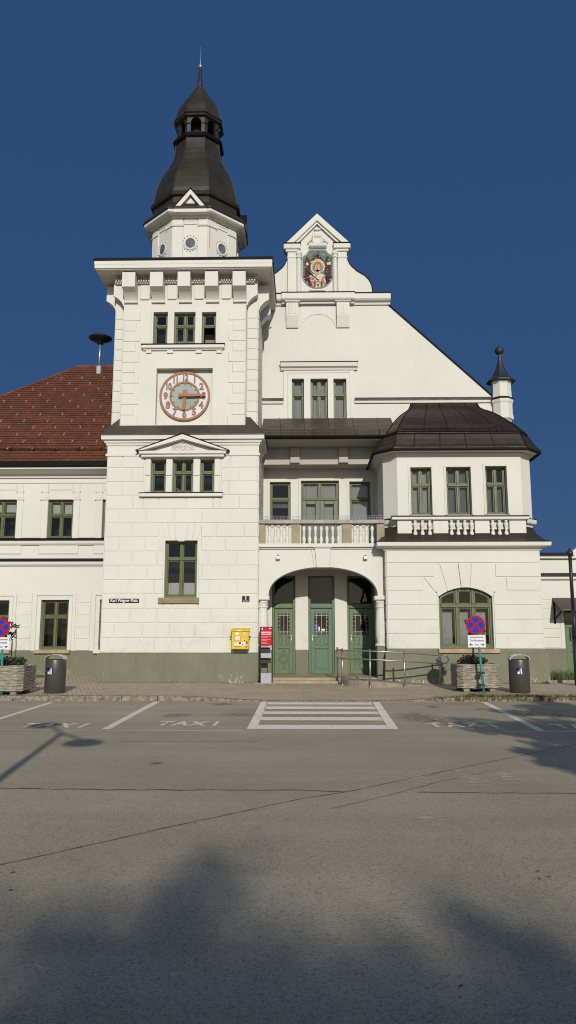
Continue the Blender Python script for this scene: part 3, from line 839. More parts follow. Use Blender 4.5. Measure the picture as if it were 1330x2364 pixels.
# ---- octagonal drum
def octr(ap, z, n=8):
    R = ap/cos(pi/8)
    return [(ucx+R*cos(-pi/2-pi/8+pi/4*i), ucy+R*sin(-pi/2-pi/8+pi/4*i), z) for i in range(8)]
OA = 1.50
def solve_z(py, ap):            # height where the front face of the octagon shows at this pixel row
    return PZ(445, py, ucy-ap)
zd_top = solve_z(488, OA+.33)   # underside edge of the drum's eave
zd_edge = solve_z(480, OA+.33)
zbase = zf1
dr = MB()
dr.loft([octr(OA, zbase-.3), octr(OA, zd_top)], True)
def octface(k):
    a = pi/4*k - pi/2
    n = (cos(a), sin(a)); u = (-n[1], n[0])
    return Fr((ucx+n[0]*OA, ucy+n[1]*OA), u)
zm = solve_z(522, OA); zh = solve_z(500, OA); zo = solve_z(562, OA)
for k in range(-2, 3):
    f = octface(k); hs = OA*tan(pi/8)
    for sgn in (-1, 1):
        a, b = sorted((sgn*(hs-.0), sgn*(hs-.36)))
        block(dr, f, a, b, zbase-.2, zm-.03, .04, .012, 0); block(dr, f, a, b, zm+.03, zd_top-.05, .04, .012, 0); block(dr, f, a-.02, b+.02, zm-.03, zm+.03, .07, .015, 0)
    block(dr, f, -hs+.38, hs-.38, zm+.05, zh-.02, .03, .015, 0)
    for i in range(7):
        x = -hs+.46+(2*hs-.92)*i/6; zc_ = (zm+zh)/2+.01
        block(dr, f, x-.03, x+.03, zc_-.03, zc_+.03, .05, .012, 0)
DR = dr.build('drum', M['trim'], B)
for k in (-1, 0, 1):
    f = octface(k)
    def rim_pts(r, d, n=24): return [f.P(r*cos(2*pi*i/n), zo+r*1.06*sin(2*pi*i/n), d) for i in range(n)]
    w_ = MB(); w_.loft([rim_pts(.235, .002), rim_pts(.235, .03), rim_pts(.20, .045), rim_pts(.175, .035), rim_pts(.175, .008)], True)
    for i in range(16):
        a = 2*pi*i/16; p = f.P(.285*cos(a), zo+.295*sin(a), .02)
        w_.mesh([(p[0]+dx*.03, p[1]+dy*.03, p[2]+dz*.03) for dx, dy, dz in ((1, 0, 0), (-1, 0, 0), (0, 1, 0), (0, -1, 0), (0, 0, 1), (0, 0, -1))],
                [(0, 2, 4), (2, 1, 4), (1, 3, 4), (3, 0, 4), (2, 0, 5), (1, 2, 5), (3, 1, 5), (0, 3, 5)])
    wo = w_.build('round_window', M['trim'], B)
    g_ = MB(); g_.poly(rim_pts(.18, .012)); g_.build('pane', mat('dusty_attic_glass', (0.13, 0.145, 0.16), 0.12, 0, 0.3, 3), wo)
de = MB()
de.loft([octr(OA-.05, zd_top-.10), octr(OA+.10, zd_top-.09), octr(OA+.13, zd_top-.03), octr(OA+.28, zd_top-.01), octr(OA+.33, zd_top+.03), octr(OA+.33, zd_edge), octr(OA, zd_edge+.02)], True)
de.build('drum_cornice', M['trim'], B)
rb = MB()
ring = octr(OA+.55, zf1+.42)
for i in range(8):
    a, b = ring[i], ring[(i+1) % 8]
    rb.tube([a, b], .010, 5); rb.tube([(a[0], a[1], zf1+.05), a], .010, 5)
rb.build('guard_wire', M['greysteel'], B)
# small gable on the drum
zg0, zg1 = solve_z(482, OA+.3), solve_z(435, OA+.36)
yg = ucy-OA-.34
gw = (PX(479, 470, yg)-PX(400, 470, yg))/2*1.0; gx = PX(439.5, 460, yg)
gm = MB()
th = .125
gm.prism_y([(gx-gw, zg0), (gx-gw+th*1.5, zg0), (gx, zg1-th*1.55), (gx, zg1)], yg, yg+1.5)
gm.prism_y([(gx+gw, zg0), (gx, zg1), (gx, zg1-th*1.55), (gx+gw-th*1.5, zg0)], yg, yg+1.5)
gm.prism_y([(gx-gw+.02, zg0-.13), (gx+gw-.02, zg0-.13), (gx+gw-.02, zg0-.002), (gx-gw+.02, zg0-.002)], yg+.008, yg+.3)
gm.prism_y([(gx-gw+.2, zg0), (gx+gw-.2, zg0), (gx, zg1-.25)], yg+.14, yg+1.0)
GM = gm.build('drum_gable', M['trim'], B)
gf = MB()
gf.prism_y([(gx-gw-.04, zg0+.0), (gx-gw, zg0), (gx, zg1+.003), (gx, zg1+.055)], yg-.03, yg+1.6)
gf.prism_y([(gx+gw+.04, zg0+.0), (gx, zg1+.055), (gx, zg1+.003), (gx+gw, zg0)], yg-.03, yg+1.6)
gf.build('flashing', M['black'], GM)
# second gable on the right-hand face (seen from its side)
g2 = MB(); xg = ucx+OA+.34
g2.prism_x([(ucy-gw, zg0), (ucy+gw, zg0), (ucy, zg1)], ucx+.4, xg); g2.build('drum_gable', M['trim'], B)
g3 = MB(); g3.prism_x([(ucy-gw-.06, zg0), (ucy-gw, zg0), (ucy, zg1+.003), (ucy, zg1+.06)], ucx+.3, xg+.03); g3.prism_x([(ucy+gw+.06, zg0), (ucy, zg1+.06), (ucy, zg1+.003), (ucy+gw, zg0)], ucx+.3, xg+.03); g3.build('gable_flashing', M['black'], B)
# ---- bell roof, lantern, onion and spike
def lev(py, wpx):
    """apothem and height of the octagon level whose front edge is wpx wide at pixel row py"""
    ap = 1.0
    for _ in range(30):
        Y = ucy-ap
        z = PZ(445, py, Y)
        zcam = Y*_fw[1]+(z-EYE)*_fw[2]
        ap = wpx*zcam/FPX/(2*tan(pi/8))
    return ap, z
L_ring0 = lev(449, 84.5); L_ring1 = lev(441, 84.5)
L = [lev(*q) for q in ((430, 81.5), (418, 79), (406, 76), (394, 72), (386, 68), (378, 63), (365, 54), (352, 47.3), (340, 44), (328, 42.5), (316, 42))]
sp = MB()
prof = [(OA+.37, zd_edge-.01), (OA+.37, zd_edge+.03), (OA+.30, zd_edge+.16), (L_ring0[0]-.02, L_ring0[1]-.28), (L_ring0[0]-.05, L_ring0[1]-.05), (L_ring0[0]+.05, L_ring0[1]), (L_ring0[0]+.07, (L_ring0[1]+L_ring1[1])/2-.02), (L_ring0[0]+.02, (L_ring0[1]+L_ring1[1])/2), (L_ring1[0]+.05, L_ring1[1]), (L[0][0]+.0, L_ring1[1]+.05)] + L
sp.loft([octr(a, z) for a, z in prof], True)
SP = sp.build('spire_roof', M['spire'], B)
sm = MB()                     # raised seams on the hips and horizontal laps
for i in range(8):
    sm.tube([octr(a+.0, z)[i] for a, z in prof[9:]], .022, 5)
for a, z in L[2:10:2]:
    q = octr(a+.0, z)
    sm.tube(q + [q[0]], .007, 4)
sm.build('roof_seam', M['spire'], SP)
s0 = lev(312.6, 45); s1 = lev(304, 45)
l0 = lev(302, 40.5); l1 = lev(262, 40.5)
e0 = lev(264, 46); e1 = lev(257, 46.5)
la = l0[0]
zl0, zl1 = s1[1]+.02, l1[1]
lt = MB()
lt.loft([octr(L[-1][0]-.0, L[-1][1]-.02), octr(s0[0]+.02, s0[1]), octr(s0[0]+.06, s0[1]+.06), octr(s0[0]-.02, s0[1]+.09), octr(s1[0]+.02, s1[1]-.05), octr(s1[0]+.02, s1[1]), octr(la-.2, s1[1]+.02)], True)
lt.build('lantern_sill', M['black'], B)
ln = MB()
for k in range(8):
    a = pi/4*k-pi/2; n = (cos(a), sin(a)); f = Fr((ucx+n[0]*la, ucy+n[1]*la), (-n[1], n[0]))
    hs = la*tan(pi/8); ow = hs*.60; zsp = zl0+(zl1-zl0)*.55
    arc = [(ow*cos(pi-pi*i/10), zsp+ow*1.1*sin(pi*i/10)) for i in range(11)]
    seq = [(-ow, zl0)] + arc + [(ow, zl0)]
    # front and reveal
    for d in (0, -.12):
        ln.mesh([f.P(-hs, zl0, d), f.P(-ow, zl0, d), f.P(-ow, zsp, d), f.P(-hs, zsp, d), f.P(hs, zl0, d), f.P(ow, zl0, d), f.P(ow, zsp, d), f.P(hs, zsp, d)], [(0, 1, 2, 3), (5, 4, 7, 6)])
        for i in range(10):
            p, q = arc[i], arc[i+1]
            ln.poly([f.P(-hs+2*hs*i/10, zl1, d), f.P(p[0], p[1], d), f.P(q[0], q[1], d), f.P(-hs+2*hs*(i+1)/10, zl1, d)])
        ln.poly([f.P(-hs, zsp, d), f.P(-ow, zsp, d), f.P(-hs, zl1, d)]); ln.poly([f.P(hs, zsp, d), f.P(hs, zl1, d), f.P(ow, zsp, d)])
    for i in range(len(seq)-1):
        ln.poly([f.P(*seq[i], 0), f.P(*seq[i+1], 0), f.P(*seq[i+1], -.12), f.P(*seq[i], -.12)])
    block(ln, f, -hs, -ow+.01, zsp-.06, zsp+.04, .04, .012, 0); block(ln, f, ow-.01, hs, zsp-.06, zsp+.04, .04, .012, 0)
ln.build('lantern', M['lantern'], B)
lc = MB(); lc.loft([octr(la-.3, zl0+.05), octr(.35, zl0+.06), octr(.35, zl1-.02), octr(la-.1, zl1-.01)], True); lc.build('lantern_core', M['room'], B)
on = [(e0[0]-.12, e0[1]-.05), e0, (e0[0]+.02, e0[1]+.05), (e0[0]-.08, e0[1]+.08), e1] + [lev(*q) for q in ((249, 42.5), (241, 40.5), (233, 36.5), (226, 31), (219, 23.5), (213, 17), (207, 12), (201, 8.5), (195, 5.5))]
om = MB(); om.loft([octr(a, z) for a, z in on], True, True); OM = om.build('onion_roof', M['spire'], B)
sm = MB()
for i in range(8): sm.tube([octr(a, z)[i] for a, z in on[4:]], .018, 5)
sm.build('roof_seam', M['spire'], OM)
zt = on[-1][1]
def cz(py): return PZ(463, py, ucy)
z1, z2, z3 = cz(158), cz(155), cz(108)
sk = MB(); sk.lathe([(.13, zt-.1), (.10, zt+.1), (.055, z1)], ucx, ucy, 10); sk.build('spike', M['lantern'], B, True)
sk = MB(); sk.lathe([(.04, z1), (.085, z1+.05), (.085, z1+.11), (.035, z1+.16), (.03, z1+.2), (.012, z3)], ucx, ucy, 10); sk.build('lightning_rod', M['galv'], B, True)
rs = MB(); rs_f = octface(0)
# rust run under the eave
block(rs, octface(1), -OA*tan(pi/8)+.03, -OA*tan(pi/8)+.07, zo-.2, zm-.02, .043, .006, 0); rs.build('rust_streak', M['rust'], B)

# ---- tower clock
ck = thing('tower_clock', 'round copper-brown clock with open ring of numerals in the tower panel', 'clock', (0, 0, 0))
ccx, ccz = PX(426, 913, UA+.1), PZ(426, 913, UA+.1)
R1 = 59/ (FPX/ (24.1*_fw[1]+8*_fw[2]))
yk = UA+.14
def disc(mb, r, y, n=48): mb.poly([(ccx+r*cos(2*pi*i/n), y, ccz+r*sin(2*pi*i/n)) for i in range(n)])
def ringm(mb, ro, ri, y, t, n=48):
    def rg(r, yy): return [(ccx+r*cos(2*pi*i/n), yy, ccz+r*sin(2*pi*i/n)) for i in range(n)]
    mb.loft([rg(ri, y+t), rg(ri, y), rg(ro, y), rg(ro, y+t)], True)
d_ = MB(); ringm(d_, R1*.98, R1*.56, yk+.03, .02); d_.build('dial', M['dialwhite'], ck)
d_ = MB(); disc(d_, R1*.56, yk+.028); d_.build('dial_centre', M['dialgreen'], ck)
d_ = MB(); ringm(d_, R1, R1*.915, yk-.0, .05); d_.build('outer_ring', M['copper'], ck)
d_ = MB(); ringm(d_, R1*.60, R1*.53, yk, .05)
for i in range(12):
    a = pi/6*i; ux, uz = sin(a), cos(a); px_, pz_ = uz, -ux
    for (ra, rb_, ww) in ((.46, .53, .018),):
        c4 = [(ccx+R1*r_*ux+s_*ww*px_, ccz+R1*r_*uz+s_*ww*pz_) for r_, s_ in ((ra, -1), (rb_, -1), (rb_, 1), (ra, 1))]
        d_.prism_y(c4, yk+.004, yk+.03)
d_.build('inner_ring', M['copper'], ck)
for i in range(1, 13):
    a = pi/6*i
    text_mesh('numeral', str(i), R1*.375, (ccx+R1*.755*sin(a), yk+.016, ccz+R1*.755*cos(a)), M['copper'], ck, extrude=.010, xs=(.72 if i > 9 else .92), off=.013, space=.9)
def hand(name, ang, ln_, tail, w, y):
    ux, uz = sin(ang), cos(ang); px_, pz_ = uz, -ux
    b_ = MB(); q = [(ccx+R1*r_*ux+s_*w*px_, ccz+R1*r_*uz+s_*w*pz_) for r_, s_ in ((-tail, -1.15), (ln_-.04, -.8), (ln_, 0), (ln_-.04, .8), (-tail, 1.15))]
    b_.prism_y(q, y, y+.018); b_.build(name, M['copper'], ck)
hand('hour_hand', radians(183), .60, .23, .062, yk-.06)
hand('minute_hand', radians(90), .84, .23, .048, yk-.10)
d_ = MB(); d_.prism_y([(ccx+.06*cos(2*pi*i/12), ccz+.06*sin(2*pi*i/12)) for i in range(12)], yk-.12, yk+.03); d_.build('hub', M['copper'], ck)

# ---- porch with arch, doors, columns
ar = MB()
ax0, ax1 = PX(620, 1370, A), PX(872, 1370, A)
zsp = PZ(745, 1377, A); zcr = PZ(745, 1309, A); ztop = 4.44
acx = (ax0+ax1)/2; ahw = (ax1-ax0)/2
NA = 40
def archpt(t, ins=0.0):
    a = pi*(1-t); return (acx+(ahw-ins)*cos(a), zsp+(zcr-zsp-ins)*abs(sin(a))**0.86)
arc = [archpt(i/NA) for i in range(NA+1)]
AX0, AX1 = X1, 2.62
n0 = len(ar.v)
for yy in (A, A+.45):
    for i in range(NA):
        p, q = arc[i], arc[i+1]
        ar.poly([(p[0], yy, p[1]), (q[0], yy, q[1]), (q[0], yy, ztop), (p[0], yy, ztop)])
    ar.poly([(AX0, yy, zsp), (ax0, yy, zsp), (ax0, yy, ztop), (AX0, yy, ztop)])
    ar.poly([(ax1, yy, zsp), (AX1, yy, zsp), (AX1, yy, ztop), (ax1, yy, ztop)])
for i in range(NA):
    p, q = arc[i], arc[i+1]
    ar.poly([(p[0], A, p[1]), (q[0], A, q[1]), (q[0], A+.45, q[1]), (p[0], A+.45, p[1])])
ar.poly([(AX0, A, zsp), (ax0, A, zsp), (ax0, A+.45, zsp), (AX0, A+.45, zsp)]); ar.poly([(ax1, A, zsp), (AX1, A, zsp), (AX1, A+.45, zsp), (ax1, A+.45, zsp)])
# archivolt moulding
o1 = [archpt(i/NA, -.055) for i in range(NA+1)]; i1 = arc
ar.loft([[(p[0], A-.028, p[1]) for p in i1], [(p[0], A-.028, p[1]) for p in o1], [(p[0], A+.002, p[1]) for p in o1]])
ar.loft([[(p[0], A+.002, p[1]) for p in i1], [(p[0], A-.028, p[1]) for p in i1]])
kx = [PX(718, 1270, A), PX(764, 1270, A), PX(760, 1308, A)-.04, PX(727, 1308, A)]
kz0, kz1 = zcr-.015, PZ(740, 1267, A)
for (a, b, c_, d_, yy) in ((.0, .0, .0, .0, .06),):
    kc = acx
    ar.prism_y([(kc-.19, kz0), (kc+.19, kz0), (kc+.25, kz1), (kc-.25, kz1)], A-.07, A+.01)
    ar.prism_y([(kc-.27, kz0+.03), (kc-.20, kz0+.03), (kc-.265, kz1-.03), (kc-.36, kz1-.03)], A-.03, A+.01)
    ar.prism_y([(kc+.20, kz0+.03), (kc+.27, kz0+.03), (kc+.36, kz1-.03), (kc+.265, kz1-.03)], A-.03, A+.01)
    ar.bbox(kc-.30, kc+.30, A-.09, A+.01, kz1, kz1+.05, .012)
ar.build('porch_arch', M['white'], B)
# ceiling and walls of the porch
pc = MB()
pc.poly([(AX0, A+.45, 3.82), (AX1, A+.45, 3.82), (AX1, D+.01, 3.82), (AX0, D+.01, 3.82)])
pc.poly([(AX1, A, .1), (AX1, D, .1), (AX1, D, 3.9), (AX1, A, 3.9)])
doors = [RX(628, 1329, 682, 1557, D), RX(712, 1329, 773, 1557, D), RX(802, 1329, 866, 1557, D)]
FZ = PZ(740, 1557, D)
doors = [(a, b, FZ, d) for a, b, c_, d in doors]
wall(pc, front(D), AX0, AX1, FZ+.82, 3.85, doors, .22)
pc.build('porch_wall', M['white'], B)
edges_ = [AX0] + [v for a, b, c_, d in doors for v in (a, b)] + [AX1]
for q in range(0, 8, 2):
    pw = MB(); pw.box(edges_[q], edges_[q+1], D-.012, D+.21, FZ-.05, FZ+.82); pw.build('porch_plinth', M['plinth'], B)
for i, (a, b, c_, d) in enumerate(doors):
    m = M['doorblue'] if i == 1 else M['door']
    yd = D+.12; e = .005
    zl = PZ(740, 1404, D); zt2 = PZ(740, 1395, D)
    fr_ = MB()
    fw = .085
    fr_.bbox(a+e, a+fw, yd, yd+.09, c_+.004, d-e, .01); fr_.bbox(b-fw, b-e, yd, yd+.09, c_+.004, d-e, .01)
    fr_.bbox(a+fw, b-fw, yd-.03, yd+.09, zl, zt2+.03, .02); fr_.bbox(a+fw, b-fw, yd, yd+.09, d-.07, d-e, .01)
    x0, x1 = a+fw, b-fw
    DO = fr_.build('door', m, B)
    DO['label'] = ('green panelled door left of the three under the arch', 'bluish green middle door with a small green sticker', 'green panelled door half in the shadow of the column')[i]
    tp = MB(); tp.poly([(x0, yd+.05, zt2+.03), (x1, yd+.05, zt2+.03), (x1, yd+.05, d-.07), (x0, yd+.05, d-.07)]); tp.build('transom_pane', M['glass'], DO)
    lf = MB(); yl = yd+.03; g_ = .006
    X, Xe = x0+g_, x1-g_; Z0 = c_+.012; Z1 = zl-.006; H_ = Z1-Z0
    gz0, gz1 = Z0+H_*.595, Z0+H_*.93
    st = .115
    lf.bbox(X, X+st, yl, yl+.05, Z0, Z1, .006); lf.bbox(Xe-st, Xe, yl, yl+.05, Z0, Z1, .006)
    for (za, zb) in ((Z0, Z0+.13), (Z0+H_*.385, Z0+H_*.425), (gz0-.07, gz0), (gz1, Z1)):
        lf.bbox(X+st, Xe-st, yl+.001, yl+.05, za, zb, .006)
    mid = (X+Xe)/2
    lf.bbox(mid-.05, mid+.05, yl+.001, yl+.05, Z0+H_*.425, gz0-.07, .006)
    lf.box(X+st, Xe-st, yl+.028, yl+.05, Z0+.13, gz0-.07)
    za, zb = Z0+H_*.425+.03, gz0-.1
    for (p, q) in ((X+st+.03, mid-.08), (mid+.08, Xe-st-.03)): lf.bbox(p, q, yl+.012, yl+.03, za, zb, .014)
    za, zb = Z0+.16, Z0+H_*.385-.03; pa, pb_ = X+st+.03, Xe-st-.03
    lf.bbox(pa, pb_, yl+.018, yl+.03, za, zb, .01)
    zc_ = (za+zb)/2
    if i != 1:
        for q in (.95, .5):
            dd = [(mid, zc_-(zb-za)/2*q), (mid+(pb_-pa)/2*q, zc_), (mid, zc_+(zb-za)/2*q), (mid-(pb_-pa)/2*q, zc_)]
            for k in range(4):
                p, q_ = dd[k], dd[(k+1) % 4]; lf.tube([(p[0], yl+.016, p[1]), (q_[0], yl+.016, q_[1])], .012, 4)
    LF = lf.build('door_leaf', m, DO)
    gp = MB(); gp.poly([(X+st, yl+.035, gz0), (Xe-st, yl+.035, gz0), (Xe-st, yl+.035, gz1), (X+st, yl+.035, gz1)]); gp.build('pane', M['glass'], DO)
    bar = MB(); bw = (Xe-X-2*st)
    for q in (.16, .5, .84): bar.box(X+st+bw*q-.006, X+st+bw*q+.006, yl+.022, yl+.032, gz0, gz1)
    for q in (.14, .88): bar.box(X+st, Xe-st, yl+.020, yl+.03, gz0+(gz1-gz0)*q-.006, gz0+(gz1-gz0)*q+.006)
    for k in range(5):
        for zz in (gz0+.055, gz1-.045):
            cx_ = X+st+bw*(k+.5)/5
            bar.tube([(cx_+.04*cos(2*pi*j/8), yl+.026, zz+.035*sin(2*pi*j/8)) for j in range(9)], .006, 4)
    for k in range(4):
        for xx in (X+st+bw*.08, Xe-st-bw*.08):
            zz = gz0+(gz1-gz0)*(.25+.18*k); bar.box(xx-.03, xx+.03, yl+.022, yl+.03, zz-.004, zz+.004)
    bar.build('door_grille', M['greysteel'], DO)
    inn = MB(); inn.mesh([(a, yd+.1, c_), (b, yd+.1, c_), (b, yd+.1, d), (a, yd+.1, d), (a, yd+.9, c_), (b, yd+.9, c_), (b, yd+.9, d), (a, yd+.9, d)], [(4, 5, 6, 7), (0, 1, 5, 4), (1, 2, 6, 5), (2, 3, 7, 6), (3, 0, 4, 7)])
    inn.build('interior', M['room'], DO)
    hx = (Xe-.05) if i == 0 else X+.05; hz = Z0+H_*.555
    hd = MB(); hd.bbox(hx-.022, hx+.022, yl-.012, yl+.002, hz-.11, hz+.08, .004); hd.tube([(hx, yl-.01, hz+.03), (hx, yl-.05, hz+.03), (hx+(-.1 if i == 0 else .1), yl-.055, hz+.025)], .011, 6); hd.build('handle', M['steel'], DO)
    if i == 1:
        st_ = MB(); st_.box(X+.06, X+.19, yl-.004, yl+.001, gz0-.06, gz0-.015); st_.build('sticker', mat('green_sticker', (.02, .42, .16), .4), DO)
        st_ = MB(); st_.box(X+st+.02, X+st+.11, yl+.027, yl+.031, gz0+.16, gz0+.36); st_.build('notice', mat('blue_notice', (.05, .07, .36), .4), DO)
        st_ = MB(); st_.box(X+st+.14, X+st+.19, yl+.027, yl+.031, gz0+.14, gz0+.27); st_.box(X+st+.24, X+st+.36, yl+.027, yl+.031, gz0+.14, gz0+.2); st_.build('poster', M['whitepaint'], DO)
# columns
colx = [PX(606.5, 1430, A+.1), PX(880, 1430, A+.1)]
for k, xx in enumerate(colx):
    yy = A+.08; r0 = .150
    ztop_ = zsp
    zi = PZ(880, 1386, A); zcap = PZ(880, 1401, A); zbs = PZ(880, 1487, A)
    c_ = MB()
    hw_ = .22
    ax, bx_ = max(xx-hw_, AX0+.01), min(xx+hw_, AX1-.005)
    c_.bbox(ax, bx_, yy-.24, yy+.22, zi, ztop_+.012, .03)
    c_.bbox(ax+.06, bx_-.06 if k else bx_-.06, yy-.18, yy+.18, zi-.07, zi, .02)
    c_.lathe([(r0*.92, zbs+.02), (r0*1.0, zbs+.05), (r0*1.22, zbs+.28), (r0*1.25, zbs+.55), (r0*1.12, zbs+.9), (r0*1.0, zcap-.06), (r0*1.0, zcap-.03), (r0*1.18, zcap-.02), (r0*1.18, zcap+.02), (r0*1.05, zcap+.03), (r0*1.25, zi-.068)], xx, yy, 20)
    c_.lathe([(r0*1.35, zbs-.06), (r0*1.4, zbs-.03), (r0*1.3, zbs), (r0*1.1, zbs+.03)], xx, yy, 20)
    CC = c_.build('column', M['trim'], B)
    bs = MB(); bs.bbox(xx-.165, min(xx+.165, AX1-.004), yy-.19, yy+.19, .2, zbs-.06, .02); bs.build('pedestal', M['plinth'], CC)
# porch floor, steps
fl = MB()
fl.box(AX0-.0, AX1, A+.0, D+.4, 0, FZ)
fl.build('porch_floor', M['stepstone'], B)
stp = MB()
stp.bbox(-1.10, 1.16, A-.10, A, .05, FZ-.004, .012); stp.bbox(-1.12, 1.18, A-.42, A-.10, .02, FZ-.085, .012)
stp.build('entrance_step', M['stepstone'], B)

# ---- balcony
bf = MB(); zb0, zb1 = PZ(740, 1263, A-.12), PZ(740, 1254.5, A-.12)
BX0, BX1 = X1+.004, 2.62
bf.bbox(BX0, BX1, A-.13, A+.4, zb0+.0, zb1, .012); bf.bbox(BX0, BX1, A-.06, A+.3, zb0-.05, zb0, .012)
bf.box(BX0, BX1, A+.4, G, zb0+.01, zb1-.03)
bf.build('balcony_slab', M['trim'], B)
yp = A-.02
zr0, zr1 = PZ(740, 1208.5, yp-.06), PZ(740, 1200, yp-.06)
for (a, b) in ((597, 612), (673, 693), (790, 812), (870, 889)):
    x = RX(a, 1208, b, 1253, yp); p_ = MB(); p_.bbox(max(x[0], BX0+.003), min(x[1], BX1-.003), yp, yp+.28, zb1-.002, zr0+.002, .012); p_.build('balcony_pier', M['pierstone'], B)
rl = MB(); rl.bbox(BX0+.002, BX1-.002, yp-.07, yp+.34, zr0, zr1, .018); rl.build('balcony_coping', M['capstone'], B)
bh = zr0-zb1
def baluster_mesh(h, r=.062):
    prof = [(.75, 0), (.75, .06), (.5, .07), (.95, .16), (1.0, .24), (.62, .40), (.45, .46), (.7, .49), (.7, .53), (.45, .56), (.62, .61), (.95, .78), (.8, .86), (.5, .92), (.75, .93), (.75, 1.0)]
    b_ = MB(); b_.lathe([(r*a, h*z) for a, z in prof], 0, 0, 12); me = b_.build('baluster', M['trim'], None, True)
    return me
def put_balusters(xs, y, z, h, r=.062):
    src = baluster_mesh(h, r)
    for i, x in enumerate(xs):
        o = src if i == 0 else src.copy()
        if i: COL.objects.link(o)
        w = wloc(B); o.parent = B; o.location = (x-w[0], y-w[1], z-w[2])
def bal_x(a, b, n, Y, py): return [PX(a+(b-a)*(i+.5)/n, py, Y) for i in range(n)]
put_balusters(bal_x(615.5, 670, 4, yp+.12, 1230) + bal_x(695, 788, 7, yp+.12, 1230) + bal_x(812.5, 866, 4, yp+.12, 1230), yp+.13, zb1, bh)
gw_ = MB()
ztr = PZ(740, 1191, yp)
for zz in (ztr, ztr-.06, zr1+.03): gw_.tube([(BX0+.02, yp+.02, zz), (BX1-.02, yp+.02, zz)], .006, 4)
for i in range(37):
    x = BX0+.03+(BX1-BX0-.06)*i/36; gw_.tube([(x, yp+.02, zr1), (x, yp+.02, ztr)], .0055, 4)
gw_.build('balcony_railing', M['greysteel'], B)

# ---- loggia wall and gable front
lw = [RX(623, 1113, 671, 1212, G), (PX(695, 1180, G), PX(783, 1180, G), zb1, PZ(740, 1110, G)), RX(807, 1112, 856, 1212, G)]
gwin = [RX(674, 875, 702, 967, G), RX(717, 875, 757, 967, G), RX(770, 875, 800, 967, G)]
gx_c = .60
rb_x, rb_z = 6.93, 10.20        # foot of the right rake
rt_x, rt_z = 3.12, 13.86        # top of the right rake, under the cornice
ga = MB()
GX0, GX1 = -1.95, 7.05
zmid = 11.5; xmid = rb_x-(zmid-rb_z)*(rb_x-rt_x)/(rt_z-rb_z)
wall(ga, front(G), GX0, xmid, zb1-.2, zmid, lw + gwin, .22)
ga.poly([(xmid, G, zb1-.2), (GX1, G, zb1-.2), (GX1, G, rb_z), (rb_x, G, rb_z), (xmid, G, zmid)])
ga.poly([(GX0, G, zmid), (xmid, G, zmid), (rt_x, G, rt_z), (rt_x, G, 14.2), (GX0, G, 14.2)])
# sides/backs so it stands as a solid wall
ga.poly([(rb_x, G, rb_z), (rb_x, G+.5, rb_z), (rt_x, G+.5, rt_z), (rt_x, G, rt_z)])
ga.poly([(GX1, G, .1), (GX1, 38, .1), (GX1, 38, rb_z), (GX1, G, rb_z)])
ga.build('gable_wall', M['white'], B)
for i, r in enumerate(lw):
    lg = MB(); frame(lg, r, G, .085, .03)
    if i != 1: lg.bbox(r[0]-.1, r[1]+.1, G-.05, G+.01, r[2]-.07, r[2], .01)
    lg.build('window_surround', M['trim'], B)
gs = MB()
window(B, lw[0], G, .11, 1, .60, M['green'], ('curtain', 0.42, .66, M['curtaindim']), top=1)
window(B, lw[2], G, .11, 1, .60, M['green'], ('curtain', 0.0, 1.0, M['curtain']), top=1)
# balcony door: two glazed leaves with transom lights
r = lw[1]
dm = window(B, r, G, .11, 2, .745, M['green'], ('curtain', 0.0, 1.0, M['curtain']), name='balcony_door')
bd = MB()
for (a, b) in ((r[0]+.06, (r[0]+r[1])/2-.03), ((r[0]+r[1])/2+.03, r[1]-.06)):
    z0_, z1_ = r[2]+.08, r[2]+(r[3]-r[2])*.745-.05; w_ = .13
    bd.bbox(a, a+w_, G+.10, G+.17, z0_, z1_, .01); bd.bbox(b-w_, b, G+.10, G+.17, z0_, z1_, .01)
    bd.bbox(a+w_, b-w_, G+.101, G+.17, z1_-w_, z1_, .01); bd.bbox(a+w_, b-w_, G+.101, G+.17, z0_, z0_+.62, .01)
bd.build('door_leaf', M['green2'], dm)
# proud lower zone with dark flashing, hood over the windows
zf_l = PZ(740, 928, G); zlr = PZ(740, 966, G)
hood = RX(648, 839, 825, 856, G)
zone = MB()
wx0, wx1 = PX(655, 900, G), PX(818, 900, G)
wall(zone, front(G-.05), GX0, GX1, zlr-.25, zf_l, gwin, .06)
wall(zone, front(G-.05), wx0, wx1, zf_l, hood[2], [(a, b, zf_l-1, d) for a, b, c_, d in gwin], .06)
for (xa, xb) in ((wx0, wx0), (wx1, wx1)): zone.poly([(xa, G-.05, zf_l), (xa, G, zf_l), (xa, G, hood[2]), (xa, G-.05, hood[2])])
inn = RX(667, 862, 808, 967, G)
frame(zone, (inn[0], inn[1], zlr, inn[3]), G-.05, .05, .02)
zone.build('window_zone', M['trim'], B)
hm = MB(); hm.prism_x([(G, hood[2]), (G-.08, hood[2]), (G-.11, hood[2]+.07), (G-.2, hood[2]+.11), (G-.23, hood[3]-.03), (G, hood[3]-.03)], hood[0], hood[1]); HM = hm.build('window_hood', M['trim'], B)
hf = MB(); hf.bbox(hood[0]-.02, hood[1]+.02, G-.25, G, hood[3]-.029, hood[3], .006); hf.build('flashing', M['black'], HM)
bnd = MB()
for (a, b) in ((GX0, wx0-.004), (wx1+.004, 6.95)):
    bnd.prism_x([(G-.001, zf_l-.07), (G-.11, zf_l-.08), (G-.12, zf_l-.03), (G-.12, zf_l), (G-.001, zf_l)], a, b)
bnd.build('band_course', M['trim'], B)
bnf = MB()
for (a, b) in ((GX0, wx0-.006), (wx1+.006, 6.95)): bnf.prism_x([(G-.001, zf_l+.16), (G-.13, zf_l+.03), (G-.13, zf_l+.002), (G-.001, zf_l+.002)], a, b)
bnf.build('band_flashing', M['skirt'], B)
